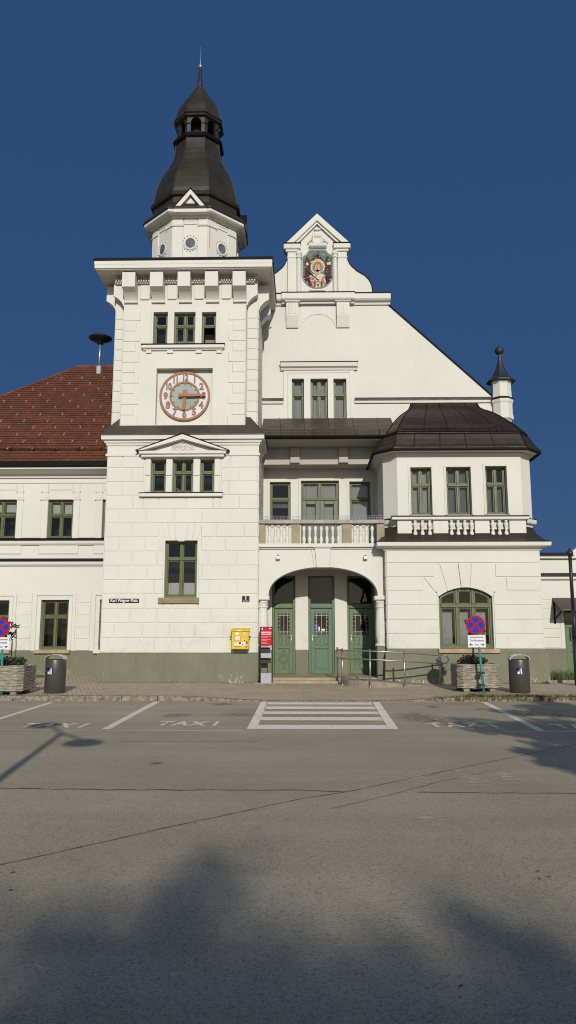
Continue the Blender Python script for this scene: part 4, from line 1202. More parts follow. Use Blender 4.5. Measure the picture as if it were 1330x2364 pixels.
for r, c_ in zip(gwin, (1, 2, 1)): window(B, r, G, .14, c_, .62, M['green2'], ('curtain', 0, 1, M['curtain']), top=c_)

# loggia roof, soffit
lr = MB()
ye, zee = 24.98, PZ(740, 1007, 24.98)
LX0, LX1 = X1+.004, 3.2
ZG = PZ(740, 966.5, G)
lr.poly([(LX0, ye, zee), (LX1, ye, zee), (LX1, G-.05, ZG), (LX0, G-.05, ZG)])
lr.prism_x([(ye-.0, zee-.002), (ye+.06, zee-.06), (G-.1, ZG-.2), (G-.1, ZG-.02)], LX0, LX1)
LR = lr.build('loggia_roof', M['skirt'], B)
sm = MB()
for px in (650, 705, 762, 818, 875):
    a = at(px, 1005, ye); b = at(px-4, 968, G-.05); sm.tube([(a[0], ye, zee+.005), (b[0], G-.06, ZG+.005)], .016, 4)
sm.build('roof_seam', M['spire'], LR)
sg = MB(); q = .16
for dz in (.10, .17): sg.tube([(LX0, ye+q, zee+q*.53+dz), (LX1-.3, ye+q, zee+q*.53+dz)], .013, 5)
for i in range(6): x = LX0+.3+i*.75; sg.tube([(x, ye+q, zee+q*.5), (x, ye+q, zee+q*.53+.19)], .013, 4)
sg.build('snow_rail', M['skirt'], LR)
gt = MB(); n = 8
gt.loft([[(LX0, ye-.07+.08*cos(pi+pi*i/n), zee-.01+.08*sin(pi+pi*i/n)) for i in range(n+1)], [(LX1-.35, ye-.07+.08*cos(pi+pi*i/n), zee-.01+.08*sin(pi+pi*i/n)) for i in range(n+1)]])
gt.box(LX0, LX1-.35, ye-.145, ye-.135, zee-.01, zee+.01); gt.box(LX0, LX1-.35, ye, ye+.02, zee-.09, zee-.0)
gt.build('gutter', M['black'], B)
sf = MB(); zsf = zee-.13; zbm = PZ(740, 1072, G-.8)
sf.prism_x([(ye+.02, zsf+.0), (ye+.02, zsf+.06), (ye+.12, zsf+.08), (G-.06, zsf+.08), (G-.06, zbm), (G-.80, zbm), (G-.80, zsf-.02), (ye+.10, zsf-.02)], X1+.004, 2.66)
for px in (593, 681, 793, 880):
    x0_ = PX(px-11, 1055, G-.9); x1_ = PX(px+11, 1055, G-.9); sf.bbox(max(x0_, X1+.01), x1_, G-.93, G-.79, zbm+.03, zsf-.022, .02)
sf.build('loggia_soffit', plaster('shade_greyed_plaster', (0.50, 0.47, 0.41)), B)  # plaster colour lowered to deepen the shade under the loggia roof

# ---- gable top
gt_ = MB()
zk0, zk1 = PZ(740, 692, G-.25), PZ(740, 676, G-.25)
CX0, CX1 = GX0, PX(902, 683, G-.25)
gt_.prism_x([(G+.4, zk0-.12), (G-.06, zk0-.12), (G-.09, zk0-.02), (G-.2, zk0+.0), (G-.25, zk0+.05), (G-.25, zk1-.03), (G+.4, zk1-.03)], CX0, CX1)
a, b = PX(650, 683, G-.33), PX(819, 683, G-.33)
gt_.prism_x([(G-.1, zk0-.10), (G-.15, zk0-.10), (G-.17, zk0-.02), (G-.29, zk0+.0), (G-.33, zk0+.04), (G-.33, zk1-.02), (G-.1, zk1-.02)], a, b)
GC = gt_.build('gable_cornice', M['trim'], B)
fl = MB(); fl.box(CX0, CX1+.02, G-.27, G+.42, zk1-.029, zk1+.01); fl.box(a-.02, b+.02, G-.35, G-.275, zk1-.019, zk1+.012); fl.build('flashing', M['black'], GC)
vr = [(802, 600), (806, 609), (812, 617), (825, 628), (841, 637), (851, 647), (857, 659), (860, 675)]
def gp(px, py, Y=G): p = at(px, py, Y); return (p[0], p[2])
rv = [gp(*q) for q in vr]
axm = PX(732.5, 620, G)
lv = [(2*axm-x, z) for x, z in rv]
vo = MB(); vo2 = MB()
zbase_ = zk1-.02
vo.prism_y([(rv[0][0]-.3, zbase_)] + [(rv[-1][0], zbase_)] + rv[::-1][1:] + [(rv[0][0]-.3, rv[0][1])], G-.02, G+.38)
vo2.prism_y([(lv[0][0]+.3, zbase_), (lv[0][0]+.3, lv[0][1])] + lv + [(lv[-1][0], zbase_)], G-.02, G+.38)
VO = vo.build('gable_scroll', M['white'], B); VO2 = vo2.build('gable_scroll', M['white'], B)
for S in (rv, lv):
    fl = MB()
    fl.loft([[(x+(.02 if S is rv else -.02), G-.045, z+.02) for x, z in S], [(x+(.02 if S is rv else -.02), G+.4, z+.02) for x, z in S]])
    fl.loft([[(x, G-.045, z) for x, z in S], [(x+(.025 if S is rv else -.025), G-.045, z+.025) for x, z in S]])
    fl.build('flashing', M['black'], VO if S is rv else VO2)
# aedicule
ae = MB()
AY = G-.10
pl0, pl1 = PX(664, 620, AY), PX(801, 620, AY)
zap, zpb = PZ(732, 493, AY-.12), PZ(732, 559, AY-.12)
zc0, zc1 = PZ(732, 576, AY-.1), PZ(732, 561, AY-.1)
ae.prism_y([(pl0+.04, zbase_), (pl1-.04, zbase_), (pl1-.04, zpb-.02), (axm, zap-.12), (pl0+.04, zpb-.02)], AY+.04, G+.4)
for (a, b) in ((664, 685), (780, 801)):
    x0_, x1_ = PX(a, 620, AY), PX(b, 620, AY); ae.bbox(x0_, x1_, AY-.04, AY+.06, zbase_, zc0, .015); ae.bbox(x0_-.02, x1_+.02, AY-.06, AY+.05, zc0-.30, zc0-.25, .012)
for (a, b) in ((655, 694), (770, 809)):
    x0_, x1_ = PX(a, 568, AY-.12), PX(b, 568, AY-.12)
    ae.bbox(x0_+.07, x1_-.07, AY-.09, AY+.3, zc0-.06, zc0+.04, .02); ae.bbox(x0_, x1_, AY-.14, AY+.36, zc0+.04, zc1-.02, .025)
rk0, rk1 = PX(662, 559, AY-.1), PX(805, 559, AY-.1)
th = .24
for (xe, sg_) in ((rk0, 1), (rk1, -1)):
    q = [(xe, zpb), (axm, zap), (axm, zap-th*1.15), (xe+sg_*th*1.15, zpb)]
    q2 = [(xe+sg_*th*.55, zpb), (axm, zap-th*.6), (axm, zap-th*1.6), (xe+sg_*th*1.7, zpb)]
    if sg_ < 0: q = q[::-1]; q2 = q2[::-1]
    ae.prism_y(q, AY-.13, G+.42); ae.prism_y(q2, AY-.06, G+.3)
AE = ae.build('aedicule', M['trim'], B)
fl = MB()
for (a, b) in ((655, 694), (770, 809)):
    x0_, x1_ = PX(a, 568, AY-.12), PX(b, 568, AY-.12); fl.bbox(x0_-.015, x1_+.015, AY-.16, AY+.38, zc1-.019, zc1+.012, .004)
fl.prism_y([(axm, zap+.002), (rk1+.0, zpb+.0), (rk1+.05, zpb+.0), (axm, zap+.05)], AY-.10, G+.45)
fl.prism_y([(axm, zap+.05), (rk0-.05, zpb), (rk0, zpb), (axm, zap+.002)], AY-.10, G+.45)
fl.build('flashing', M['black'], AE)
tc = MB()
for px in (690, 773.5):
    x = PX(px, 620, AY-.02); r_ = .075; z0_, z1_ = zbase_, zc0-.02
    prof = [(r_*1.2, z0_), (r_*1.2, z0_+.1)]; n = 26
    for i in range(n+1): prof.append((r_*(1+.13*(i % 2)), z0_+.12+(z1_-z0_-.42)*i/n))
    prof += [(r_*1.5, z1_-.28), (r_*1.5, z1_-.22), (r_, z1_-.2), (r_*1.6, z1_-.12), (r_*1.6, z1_-.06), (r_*1.1, z1_-.04), (r_*1.3, z1_)]
    tc.lathe(prof, x, AY-.02, 12)
tc.build('twisted_column', M['trim'], AE)
# crowned shield relief
sh = MB(); ys_ = AY+.03
def sx(px): return PX(px, 560, AY)
def sz(py): return PZ(732, py, AY)
scx = PX(733, 550, AY)
sh.prism_y([(sx(725), sz(562)), (sx(741), sz(562)), (sx(743), sz(545)), (sx(723), sz(545))], ys_-.08, ys_+.02)
sh.bbox(sx(721), sx(726), ys_-.1, ys_+.02, sz(562), sz(541), .02); sh.bbox(sx(740), sx(745), ys_-.1, ys_+.02, sz(562), sz(541), .02)
sh.bbox(sx(724), sx(742), ys_-.12, ys_+.02, sz(549), sz(546), .01); sh.bbox(sx(726), sx(740), ys_-.1, ys_+.02, sz(545), sz(540), .02); sh.bbox(sx(727), sx(739), ys_-.13, ys_+.02, sz(534), sz(530), .02)
sh.prism_y([(sx(725), sz(540)), (sx(741), sz(540)), (sx(739), sz(534)), (sx(733), sz(531)), (sx(727), sz(534))], ys_-.06, ys_+.02)
for k in range(5): 
    x = sx(727+3*k); sh.lathe([(.03, sz(530)), (.035, sz(529)), (.005, sz(527))], x, ys_-.07, 6)
for sgn in (-1, 1):
    for k in range(4):
        x = scx+sgn*(.2+.045*k); z = sz(552+3*k); sh.tube([(x+.04*cos(a), ys_-.02, z+.05*sin(a)) for a in [pi*j/4 for j in range(6)]], .022, 5)
n = 10
sh.loft([[(sx(714), ys_-.02-.13*sin(pi*i/n), sz(573)+(sz(562)-sz(573))*(1-cos(pi*i/n))/2) for i in range(n+1)], [(sx(754), ys_-.02-.13*sin(pi*i/n), sz(573)+(sz(562)-sz(573))*(1-cos(pi*i/n))/2) for i in range(n+1)]])
for xq in (714, 754): sh.poly([(sx(xq), ys_-.02-.13*sin(pi*i/n), sz(573)+(sz(562)-sz(573))*(1-cos(pi*i/n))/2) for i in range(n+1)])
sh.build('shield_relief', M['trim'], AE)
# mosaic of a saint
def mz(px, py): p = at(px, py, AY); return (p[0], p[2])
def mp(zx, zy): return mz(660+zx*160/1330, 490+zy*200/1662)      # points measured in an 8x enlargement
def mosaic_piece(name, polys, m, y, parent):
    b_ = MB()
    for q in polys: b_.prism_y([mp(*p) for p in q], y, y+.012)
    return b_.build(name, m, parent)
def circ(cx_, cy_, rx, ry, n=20, a0=0, a1=2*pi): return [(cx_+rx*cos(a0+(a1-a0)*i/n), cy_+ry*sin(a0+(a1-a0)*i/n)) for i in range(n + (0 if abs(a1-a0-2*pi) < 1e-6 else 1))]
my = AY+.02
outline = [(455, 735), (755, 735), (800, 800), (890, 850), (890, 1180)] + [(895-285+285*cos(a)*1.0, 1180+265*sin(a)) for a in [pi*i/16*.98+.03 for i in range(17)]] + [(325, 1180), (325, 870), (400, 820)]
mo = mosaic_piece('mosaic', [outline], mosaic_mat('mosaic_teal', (0.11, 0.185, 0.18), (0.25, 0.32, 0.30), .9), my, B)
brown = mosaic_mat('mosaic_brown', (0.115, 0.042, 0.030), (0.45, 0.38, 0.3), .95)
brown_towers = ([(360, 940), (410, 830), (465, 930), (470, 1210), (360, 1215)], [(745, 930), (800, 830), (865, 930), (865, 1200), (745, 1215)])
for q_ in brown_towers: mosaic_piece('tower', [q_], brown, my-.004, mo)
mosaic_piece('gable', [[(465, 940), (600, 775), (725, 920), (725, 1000), (465, 1000)]], mosaic_mat('mosaic_dark_speckled', (0.07, 0.035, 0.03), (0.6, 0.55, 0.48), .86), my-.006, mo)
mosaic_piece('window', [[(385, 965), (435, 965), (435, 1015), (385, 1015)], [(785, 950), (865, 945), (865, 1000), (785, 1000)]], mosaic_mat('mosaic_pale_green', (0.38, 0.46, 0.40), (.7, .72, .8), .7), my-.008, mo)
mosaic_piece('rosette', [circ(475, 822, 24, 24, 10), circ(732, 812, 24, 24, 10)], mosaic_mat('mosaic_pink', (0.55, 0.20, 0.16), (.8, .6, .5), .9), my-.008, mo)
mosaic_piece('halo_back', [circ(612, 1040, 135, 150, 24)], mosaic_mat('mosaic_cream', (0.62, 0.52, 0.27), (.7, .65, .45), .88), my-.010, mo)
mosaic_piece('halo', [circ(612, 1070, 105, 125, 24)], mosaic_mat('mosaic_grey_teal', (0.20, 0.30, 0.31), (.6, .6, .5), .9), my-.013, mo)
mosaic_piece('cloak', [[(330, 1215), (470, 1215), (560, 1290), (480, 1420), (420, 1385), (365, 1310)], [(770, 1220), (890, 1215), (865, 1300), (800, 1385), (760, 1340), (730, 1260)]], mosaic_mat('mosaic_plum', (0.065, 0.028, 0.038), (.6, .5, .42), .93), my-.012, mo)
mosaic_piece('robe', [[(440, 1215), (540, 1180), (600, 1230), (650, 1170), (735, 1200), (770, 1330), (745, 1400), (680, 1435), (600, 1445), (520, 1435), (480, 1330)]], mosaic_mat('mosaic_rose', (0.42, 0.20, 0.15), (.75, .6, .45), .8), my-.016, mo)
mosaic_piece('shirt', [[(510, 1205), (545, 1180), (600, 1235), (645, 1175), (740, 1190), (700, 1250), (660, 1330), (600, 1290)]], mosaic_mat('mosaic_white', (0.66, 0.60, 0.48), (.5, .25, .2), .9), my-.019, mo)
mosaic_piece('hair', [circ(612, 1040, 82, 88, 20)], mosaic_mat('mosaic_ochre', (0.30, 0.16, 0.045), (.45, .3, .12), .8), my-.021, mo)
mosaic_piece('face', [circ(608, 1065, 58, 78, 20), [(570, 1110), (650, 1110), (655, 1185), (600, 1225), (560, 1185)]], mosaic_mat('mosaic_skin', (0.58, 0.33, 0.22), (.75, .55, .42), .85), my-.024, mo)
mosaic_piece('features', [circ(583, 1048, 12, 7, 8), circ(632, 1048, 12, 7, 8), circ(607, 1095, 16, 8, 8), [(604, 1050), (612, 1050), (616, 1078), (600, 1078)]], mosaic_mat('mosaic_umber', (0.20, 0.07, 0.05), (.3, .1, .1), .9), my-.027, mo)
mosaic_piece('book', [[(565, 1350), (665, 1350), (665, 1440), (565, 1445)]], mosaic_mat('mosaic_ivory', (0.60, 0.50, 0.34), (.7, .6, .5), .9), my-.022, mo)
mosaic_piece('emblem', [circ(615, 1400, 22, 26, 12), [(400, 1130), (415, 1120), (640, 1300), (620, 1310)], [(550, 1330), (570, 1330), (570, 1430), (550, 1430)], [(670, 1330), (690, 1320), (695, 1420), (672, 1430)]], mosaic_mat('mosaic_black', (0.05, 0.03, 0.025), (.3, .2, .1), .9), my-.026, mo)
mf = MB()
ol = [mp(*q) for q in outline]; ocx = sum(p[0] for p in ol)/len(ol); ocz = sum(p[1] for p in ol)/len(ol)
o2 = [(ocx+(x-ocx)*1.10, ocz+(z-ocz)*1.09) for x, z in ol]
mf.loft([[(x, my-.01, z) for x, z in ol], [(x, my-.05, z) for x, z in [(ocx+(x-ocx)*1.04, ocz+(z-ocz)*1.035) for x, z in ol]], [(x, my+.03, z) for x, z in o2]], True)
mf.build('mosaic_frame', M['trim'], mo)
lf_ = MB(); p0, p1 = mp(450, 1475), mp(760, 1512); lf_.bbox(p0[0], p1[0], my-.06, my+.03, p1[1], p0[1], .02); lf_.build('plaque', M['trim'], AE)
# consoles and arch relief below the gable cornice
for (a, b) in ((661, 689), (777.5, 807)):
    x0_, x1_ = PX(a, 720, G-.2), PX(b, 720, G-.2)
    k = MB(); zt_, zm_, zb_ = zk0-.03, PZ(740, 727, G-.2), PZ(740, 756, G-.05)
    k.bbox(x0_-.06, x1_+.06, G-.26, G-.07, zt_-.03, zt_+.05, .02)
    k.prism_x([(G, zt_-.03), (G-.2, zt_-.03), (G-.2, zm_), (G-.16, zm_-.12), (G-.09, zb_+.08), (G-.06, zb_), (G, zb_)], x0_, x1_)
    for i in range(4): x = x0_+.06+(x1_-x0_-.12)*(i+.5)/4; k.bbox(x-.025, x+.025, G-.215, G-.19, zm_+.05, zt_-.1, .01)
    k.build('console', M['trim'], B)
av = MB(); ac = mz(735, 771); R_ = 43.0/66
pts = []
for i in range(25):
    a = pi*.06+pi*.88*i/24; pts.append((PX(735, 740, G)+R_*cos(a)*1.02, PZ(735, 765, G)+R_*sin(a)*1.03))
ztp = zk0-.13
for i in range(24):
    p, q = pts[i], pts[i+1]
    top = lambda x: min(ztp, 99)
    av.prism_y([(p[0], p[1]), (p[0], ztp), (q[0], ztp), (q[0], q[1])][::-1], G-.018, G+.004)
av.build('arch_relief', M['trim'], B)

# ---- main roof behind the gable
mr = MB()
rx_t = axm
sl = (rt_z-rb_z)/(rt_x-rb_x)
zr_top = rt_z + sl*(rx_t-rt_x)
mr.prism_y([(rb_x+.12, rb_z-.1), (rx_t, zr_top), (rx_t, zr_top-.15), (rb_x-.05, rb_z-.12)], G+.38, 40)
mr.prism_y([(-6.1, rb_z-.1), (-6.0, rb_z-.2), (rx_t, zr_top-.15), (rx_t, zr_top)], G+.38, 40)
mr.build('main_roof', M['skirt'], B)
rf = MB()
def rak(d): return [(rb_x+.02+d*.7, rb_z+.02+d*.7-.02), (rt_x+d*.7, rt_z+.02+d*.7)]
(p, q), (p2, q2) = rak(0), rak(.07)
rf.prism_y([rak(-.01)[0], rak(.035)[0], rak(.035)[1], rak(-.01)[1]], G-.05, G+.5)
rf.build('verge_flashing', M['black'], B)

# ---- corner turret
tx, ty = PX(1157, 900, 26.75), 26.75
def tz(py): return PZ(1161, py, ty-.3)
def oct2(r_, z): return [(tx+1.12*r_*cos(pi/8+pi/4*i), ty+1.12*r_*sin(pi/8+pi/4*i), z) for i in range(8)]
tu = MB()
tu.loft([oct2(.10, tz(990)), oct2(.30, tz(968)), oct2(.36, tz(965)), oct2(.33, tz(950)), oct2(.33, tz(930)), oct2(.36, tz(926)), oct2(.37, tz(920)), oct2(.325, tz(919)), oct2(.31, tz(885)), oct2(.34, tz(878)), oct2(.34, tz(874))], True, True)
TU = tu.build('corner_turret', M['white'], B)
tf = MB(); tf.loft([oct2(.33, tz(919)), oct2(.395, tz(919.5)), oct2(.395, tz(918)), oct2(.315, tz(914))], True); tf.build('flashing', M['black'], TU)
tcap = MB()
zc_ = tz(877)
prof = [(.34, zc_-.02), (.47, zc_), (.47, zc_+.03), (.36, zc_+.12), (.27, zc_+.25), (.19, zc_+.42), (.12, zc_+.62), (.07, zc_+.82), (.045, tz(812))]
tcap.loft([oct2(r_, z) for r_, z in prof], True, True); tcap.build('turret_cap', M['lantern'], TU)
ico('turret_ball', .16, (tx, ty, tz(804)+.02), M['lantern'], TU)

# ---- bay: ground floor block
bx0, bx1 = PX(893, 1400, BL), 7.42
ZPB = PZ(1070, 1498, BL); ZB1 = PZ(1070, 1259, BL-.3)
bw = RX(1014, 1356, 1138.5, 1497, BL)
bsp = PZ(1075, 1377, BL)          # spring of the segmental arch
bb = MB(); fB = front(BL)
wall(bb, fB, bx0, bx1, ZPB, ZB1+.15, [(bw[0], bw[1], ZPB-1, bw[3]+.02)], .0)
# refill above the segmental arch
hw_ = (bw[1]-bw[0])/2; bcx = (bw[0]+bw[1])/2; rise = bw[3]-bsp; RR = (hw_*hw_+rise*rise)/(2*rise)
NB = 24
def seg(t, ins=0): 
    x = -hw_+2*hw_*t
    return (bcx+x*(1-ins/hw_), bw[3]-RR+sqrt(max(0, RR*RR-x*x))-ins)
sa = [seg(i/NB) for i in range(NB+1)]
for i in range(NB):
    p, q = sa[i], sa[i+1]
    bb.poly([(p[0], BL, p[1]), (q[0], BL, q[1]), (q[0], BL, bw[3]+.02), (p[0], BL, bw[3]+.02)])
    bb.poly([(p[0], BL, p[1]), (q[0], BL, q[1]), (q[0], BL+.24, q[1]), (p[0], BL+.24, p[1])])
for x in (bw[0], bw[1]): bb.poly([(x, BL, bw[2]), (x, BL+.24, bw[2]), (x, BL+.24, bsp), (x, BL, bsp)])
bb.poly([(bw[0], BL, ZPB), (bw[1], BL, ZPB), (bw[1], BL+.24, bw[2]), (bw[0], BL+.24, bw[2])])
bb.poly([(bx0, 28, .1), (bx0, BL, .1), (bx0, BL, ZB1+.15), (bx0, 28, ZB1+.15)]); bb.poly([(bx1, BL, .1), (bx1, 28, .1), (bx1, 28, ZB1+.15), (bx1, BL, ZB1+.15)])
czs = [ZPB] + [PZ(1070, y, BL) for y in (1464, 1431, 1397.6, 1364, 1332.6, 1300)] + [ZB1+.02]
exb = [(bw[0]-.02, bw[1]+.02, bw[2]-1, bsp)]
topz = czs[6]
fan_x = [(bcx-1.28, bcx+1.28, czs[4]-.0, czs[5]), (bcx-.95, bcx+.95, czs[5], czs[6]), (bw[0]-.02, bw[1]+.02, bsp-.02, czs[4])]
coursed(bb, fB, bx0+.002, bx1-.002, czs, 9, exb+fan_x, joints=False, h=.024)
coursed(bb, Fr((bx0, 28), (0, -1)), 1.5, 28-BL-.003, czs, 9, (), joints=False)
# fan of wedge stones over the arch, stepped outline
ang = [-1.0, -.66, -.36, -.13, .13, .36, .66, 1.0]
tops = [(-1.26, czs[5]), (-.95, czs[5]), (-.93, czs[6]), (-.50, czs[6]), (-.165, czs[6]), (.165, czs[6])]
def inner(u): return seg((u+1)/2)
wed = [(-1.0, -.66, (-1.27, czs[5]), (-.80, czs[5])), (-.66, -.18, (-.78, czs[6]), (-.22, czs[6])), (-.15, .15, (-.20, czs[6]+.0), (.20, czs[6]+.0)), (.18, .66, (.22, czs[6]), (.78, czs[6])), (.66, 1.0, (.80, czs[5]), (1.27, czs[5]))]
for j, (u0, u1, t0, t1) in enumerate(wed):
    q0, q1 = inner(u0+.012), inner(u1-.012); qm = inner((u0+u1)/2)
    pts = [q0, qm, q1, (bcx+t1[0]-.012, t1[1]-.012), (bcx+t0[0]+.012, t0[1]-.012)]
    bb.prism_y(pts, BL-(.05 if j == 2 else .024), BL+.005)
bb.build('bay_wall', M['white'], B)
pb = MB()
pth = [(bx0, 28), (bx0, BL), (bx1, BL), (bx1, 28)]
pb.sweep(pth, [(.12, .0), (.07, ZPB-.14), (.03, ZPB-.10), (.02, ZPB)])
pb.poly([(bx0-.02, BL-.02, ZPB), (bx1+.02, BL-.02, ZPB), (bx1, BL+.01, ZPB+.003), (bx0, BL+.01, ZPB+.003)])
pb.build('plinth', M['plinth'], B)
# arched window
aw = MB(); yy = BL+.12; f_ = .075
xs0, xs1 = bw[0]+.004, bw[1]-.004
outer = [seg(i/NB, .004) for i in range(NB+1)]; innr = [seg(i/NB, f_) for i in range(NB+1)]
aw.loft([[(p[0], yy+.09, p[1]) for p in innr], [(p[0], yy, p[1]) for p in innr], [(p[0], yy, p[1]) for p in outer]])
ztb = PZ(1075, 1398, BL); z0_ = bw[2]+.004
aw.bbox(xs0, xs0+f_, yy, yy+.09, z0_, bsp+.0, .01); aw.bbox(xs1-f_, xs1, yy, yy+.09, z0_, bsp+.0, .01)
aw.bbox(xs0+f_, xs1-f_, yy-.02, yy+.09, ztb-.05, ztb+.05, .015); aw.bbox(xs0+f_, xs1-f_, yy+.001, yy+.09, z0_, z0_+f_+.02, .01)
wdt = (xs1-xs0-2*f_)
mxs = [xs0+f_+wdt/3, xs0+f_+2*wdt/3]
def zarch(x): 
    dx = x-bcx; return bw[3]-RR+sqrt(RR*RR-dx*dx)-f_
for x in mxs:
    aw.bbox(x-.045, x+.045, yy-.012, yy+.09, z0_+f_, ztb-.05, .015); aw.bbox(x-.045, x+.045, yy-.012, yy+.09, ztb+.05, zarch(x)+.02, .015)
edges = [xs0+f_, *[v for x in mxs for v in (x-.045, x+.045)], xs1-f_]
pn = MB(); q_ = .04
for i in (0, 2, 4):
    a, b = edges[i], edges[i+1]
    za, zb = z0_+f_+.02, ztb-.05
    aw.bbox(a, a+q_, yy+.02, yy+.085, za, zb, .008); aw.bbox(b-q_, b, yy+.02, yy+.085, za, zb, .008); aw.bbox(a+q_, b-q_, yy+.021, yy+.085, zb-q_, zb, .008); aw.bbox(a+q_, b-q_, yy+.021, yy+.085, za, za+q_, .008)
    pn.poly([(a+q_, yy+.05, za+q_), (b-q_, yy+.05, za+q_), (b-q_, yy+.05, zb-q_), (a+q_, yy+.05, zb-q_)])
    za = ztb+.05; n = 8
    xsn = [a+(b-a)*j/n for j in range(n+1)]
    pn.poly([(a, yy+.05, za), (b, yy+.05, za)] + [(x, yy+.05, zarch(x)+.01) for x in xsn[::-1]])
    aw.bbox(a, a+q_, yy+.02, yy+.085, za, zarch(a)+.0, .008); aw.bbox(b-q_, b, yy+.02, yy+.085, za, zarch(b)+.0, .008); aw.bbox(a+q_, b-q_, yy+.021, yy+.085, za, za+q_, .008)
    aw.loft([[(x, yy+.02, zarch(x)-q_) for x in xsn], [(x, yy+.02, zarch(x)+.005) for x in xsn]])
AW = aw.build('arched_window', M['green'], B)
pn.build('pane', M['glass'], AW)
rm = MB(); a, b, c_, d = xs0-.05, xs1+.05, z0_-.05, bw[3]+.05; y2 = yy+.1
rm.mesh([(a, y2, c_), (b, y2, c_), (b, y2, d), (a, y2, d), (a, y2+.8, c_), (b, y2+.8, c_), (b, y2+.8, d), (a, y2+.8, d)], [(4, 5, 6, 7), (0, 1, 5, 4), (1, 2, 6, 5), (2, 3, 7, 6), (3, 0, 4, 7)])
rm.build('interior', M['room'], AW)
for i in (0, 2, 4):
    a, b = edges[i], edges[i+1]; cm = MB()
    cm.loft([[(a-.02+(b-a-.06)*j/20, y2+.12+.012*sin(j*1.7), z) for j in range(21)] for z in (z0_+.05, ztb-.20)]); cm.build('curtain', M['curtain'], AW, True)
s = MB(); r = RX(1013, 1498, 1155, 1508, BL-.12); s.bbox(r[0], r[1], BL-.14, BL+.03, r[2], r[3]+.005, .012); s.build('sill', M['sillstone'], AW)

# ---- bay: ledge, flared skirt, parapet, upper storey
le = MB(); zl0, zl1 = PZ(1070, 1258.5, BL-.32), PZ(1070, 1250, BL-.32)
le.sweep(pth, [(.0, zl0-.14), (.05, zl0-.13), (.06, zl0-.06), (.18, zl0-.04), (.28, zl0-.01), (.29, zl0+.02), (.30, zl1-.01), (.30, zl1), (.0, zl1)]); le.build('ledge_cornice', M['trim'], B)
ch = .42
ux0, ux1 = PX(917, 1100, BU), PX(1203, 1100, BU)
upath = [(ux0-ch, 28), (ux0-ch, BU+ch), (ux0, BU), (ux1, BU), (ux1+ch, BU+ch), (ux1+ch, 28)]
def corner_ring(o, z):
    q = offset(pth, o); return [(q[0][0], q[0][1], z), (q[1][0], q[1][1]+.001, z), (q[1][0]+.001, q[1][1], z), (q[2][0]-.001, q[2][1], z), (q[2][0], q[2][1]+.001, z), (q[3][0], q[3][1], z)]
def up_ring(o, z): return [(x, y, z) for x, y in offset(upath, o)]
def lerp(a, b, t): return [tuple(p[k]+(q[k]-p[k])*t for k in range(3)) for p, q in zip(a, b)]
zt_ = PZ(1070, 1215, BU)
c0, c1 = corner_ring(.33, zl1+.005), up_ring(.0, zt_)
rings = [corner_ring(.33, zl1+.002), c0]
for t, hz in ((.25, .10), (.45, .22), (.65, .40), (.82, .62), (.93, .82), (1.0, 1.0)):
    R_ = lerp(c0, c1, t); rings.append([(x, y, zl1+.005+(zt_-zl1)*hz) for x, y, z in R_])
ss = MB(); ss.loft(rings); ss.build('bay_skirt_roof', M['spire'], B)
zw0, zw1 = zl1, PZ(1070, 1041, BU)
bu = MB()
uw = [RX(948.5, 1079, 997, 1189, BU), RX(1031, 1078, 1088, 1189, BU), RX(1122, 1076, 1171, 1188, BU)]
wall(bu, front(BU), ux0, ux1, zw0, zw1, uw, .30)
for i in (0, 1, 3, 4):
    p, q = upath[i], upath[i+1]; bu.poly([(p[0], p[1], zw0), (q[0], q[1], zw0), (q[0], q[1], zw1), (p[0], p[1], zw1)])
fch = MB()
for k, (p, q) in enumerate(((upath[1], upath[2]), (upath[3], upath[4]))):
    L_ = sqrt((q[0]-p[0])**2+(q[1]-p[1])**2); f = Fr(p, ((q[0]-p[0])/L_, (q[1]-p[1])/L_)); 
# inner surround: shallow recess lines
for r in uw:
    frame(bu, r, BU, .075, .022)
    bu.bbox(r[0]-.03, r[0], BU-.035, BU+.004, r[2]+.0, r[3]+.03, .008); bu.bbox(r[1], r[1]+.03, BU-.035, BU+.004, r[2], r[3]+.03, .008)
bu.build('bay_wall', M['white'], B)
cv = [('curtain', 0, 1, M['curtain']), ('curtain', 0, 1, M['curtaindim']), ('curtain', 0, .62, M['curtaindim'])]
for r, c_ in zip(uw, cv): window(B, r, BU, .19, 2, .64, M['green'], c_)
pp = MB()
yq = BU-.15
px0_, px1_ = PX(918, 1220, yq), PX(1215, 1220, yq)
zq0, zq1 = zl1-.0, PZ(1070, 1200, yq)
pw_ = [RX(950.5, 1203, 1001, 1244, yq), RX(1035, 1203, 1097, 1244, yq), RX(1130.5, 1203, 1177, 1244, yq)]
zpb0 = PZ(1070, 1243, yq)
pw_ = [(a, b, zpb0, zq1-.02) for a, b, c_, d in pw_]
wall(pp, front(yq), px0_, px1_, zq0-.05, zq1, pw_, .10)
for (a, b, c_, d) in pw_: pp.poly([(a-.01, yq+.099, c_-.01), (b+.01, yq+.099, c_-.01), (b+.01, yq+.099, d+.01), (a-.01, yq+.099, d+.01)])
for x in (px0_, px1_): pp.poly([(x, yq, zq0-.05), (x, BU+.02, zq0-.05), (x, BU+.02, zq1), (x, yq, zq1)])
pp.build('bay_parapet', M['trim'], B)
put_balusters([x for (a, b, c_, d), n in zip(pw_, (3, 4, 3)) for x in [a+(b-a)*(i+.5)/n for i in range(n)]], yq+.02, zpb0+.0, zq1-.02-zpb0, .078)
lc_ = MB(); zq2 = PZ(1070, 1192, yq-.1)
lc_.bbox(PX(905, 1195, yq-.1), PX(1222, 1195, yq-.1), yq-.10, BU+.01, zq1, zq2, .02)
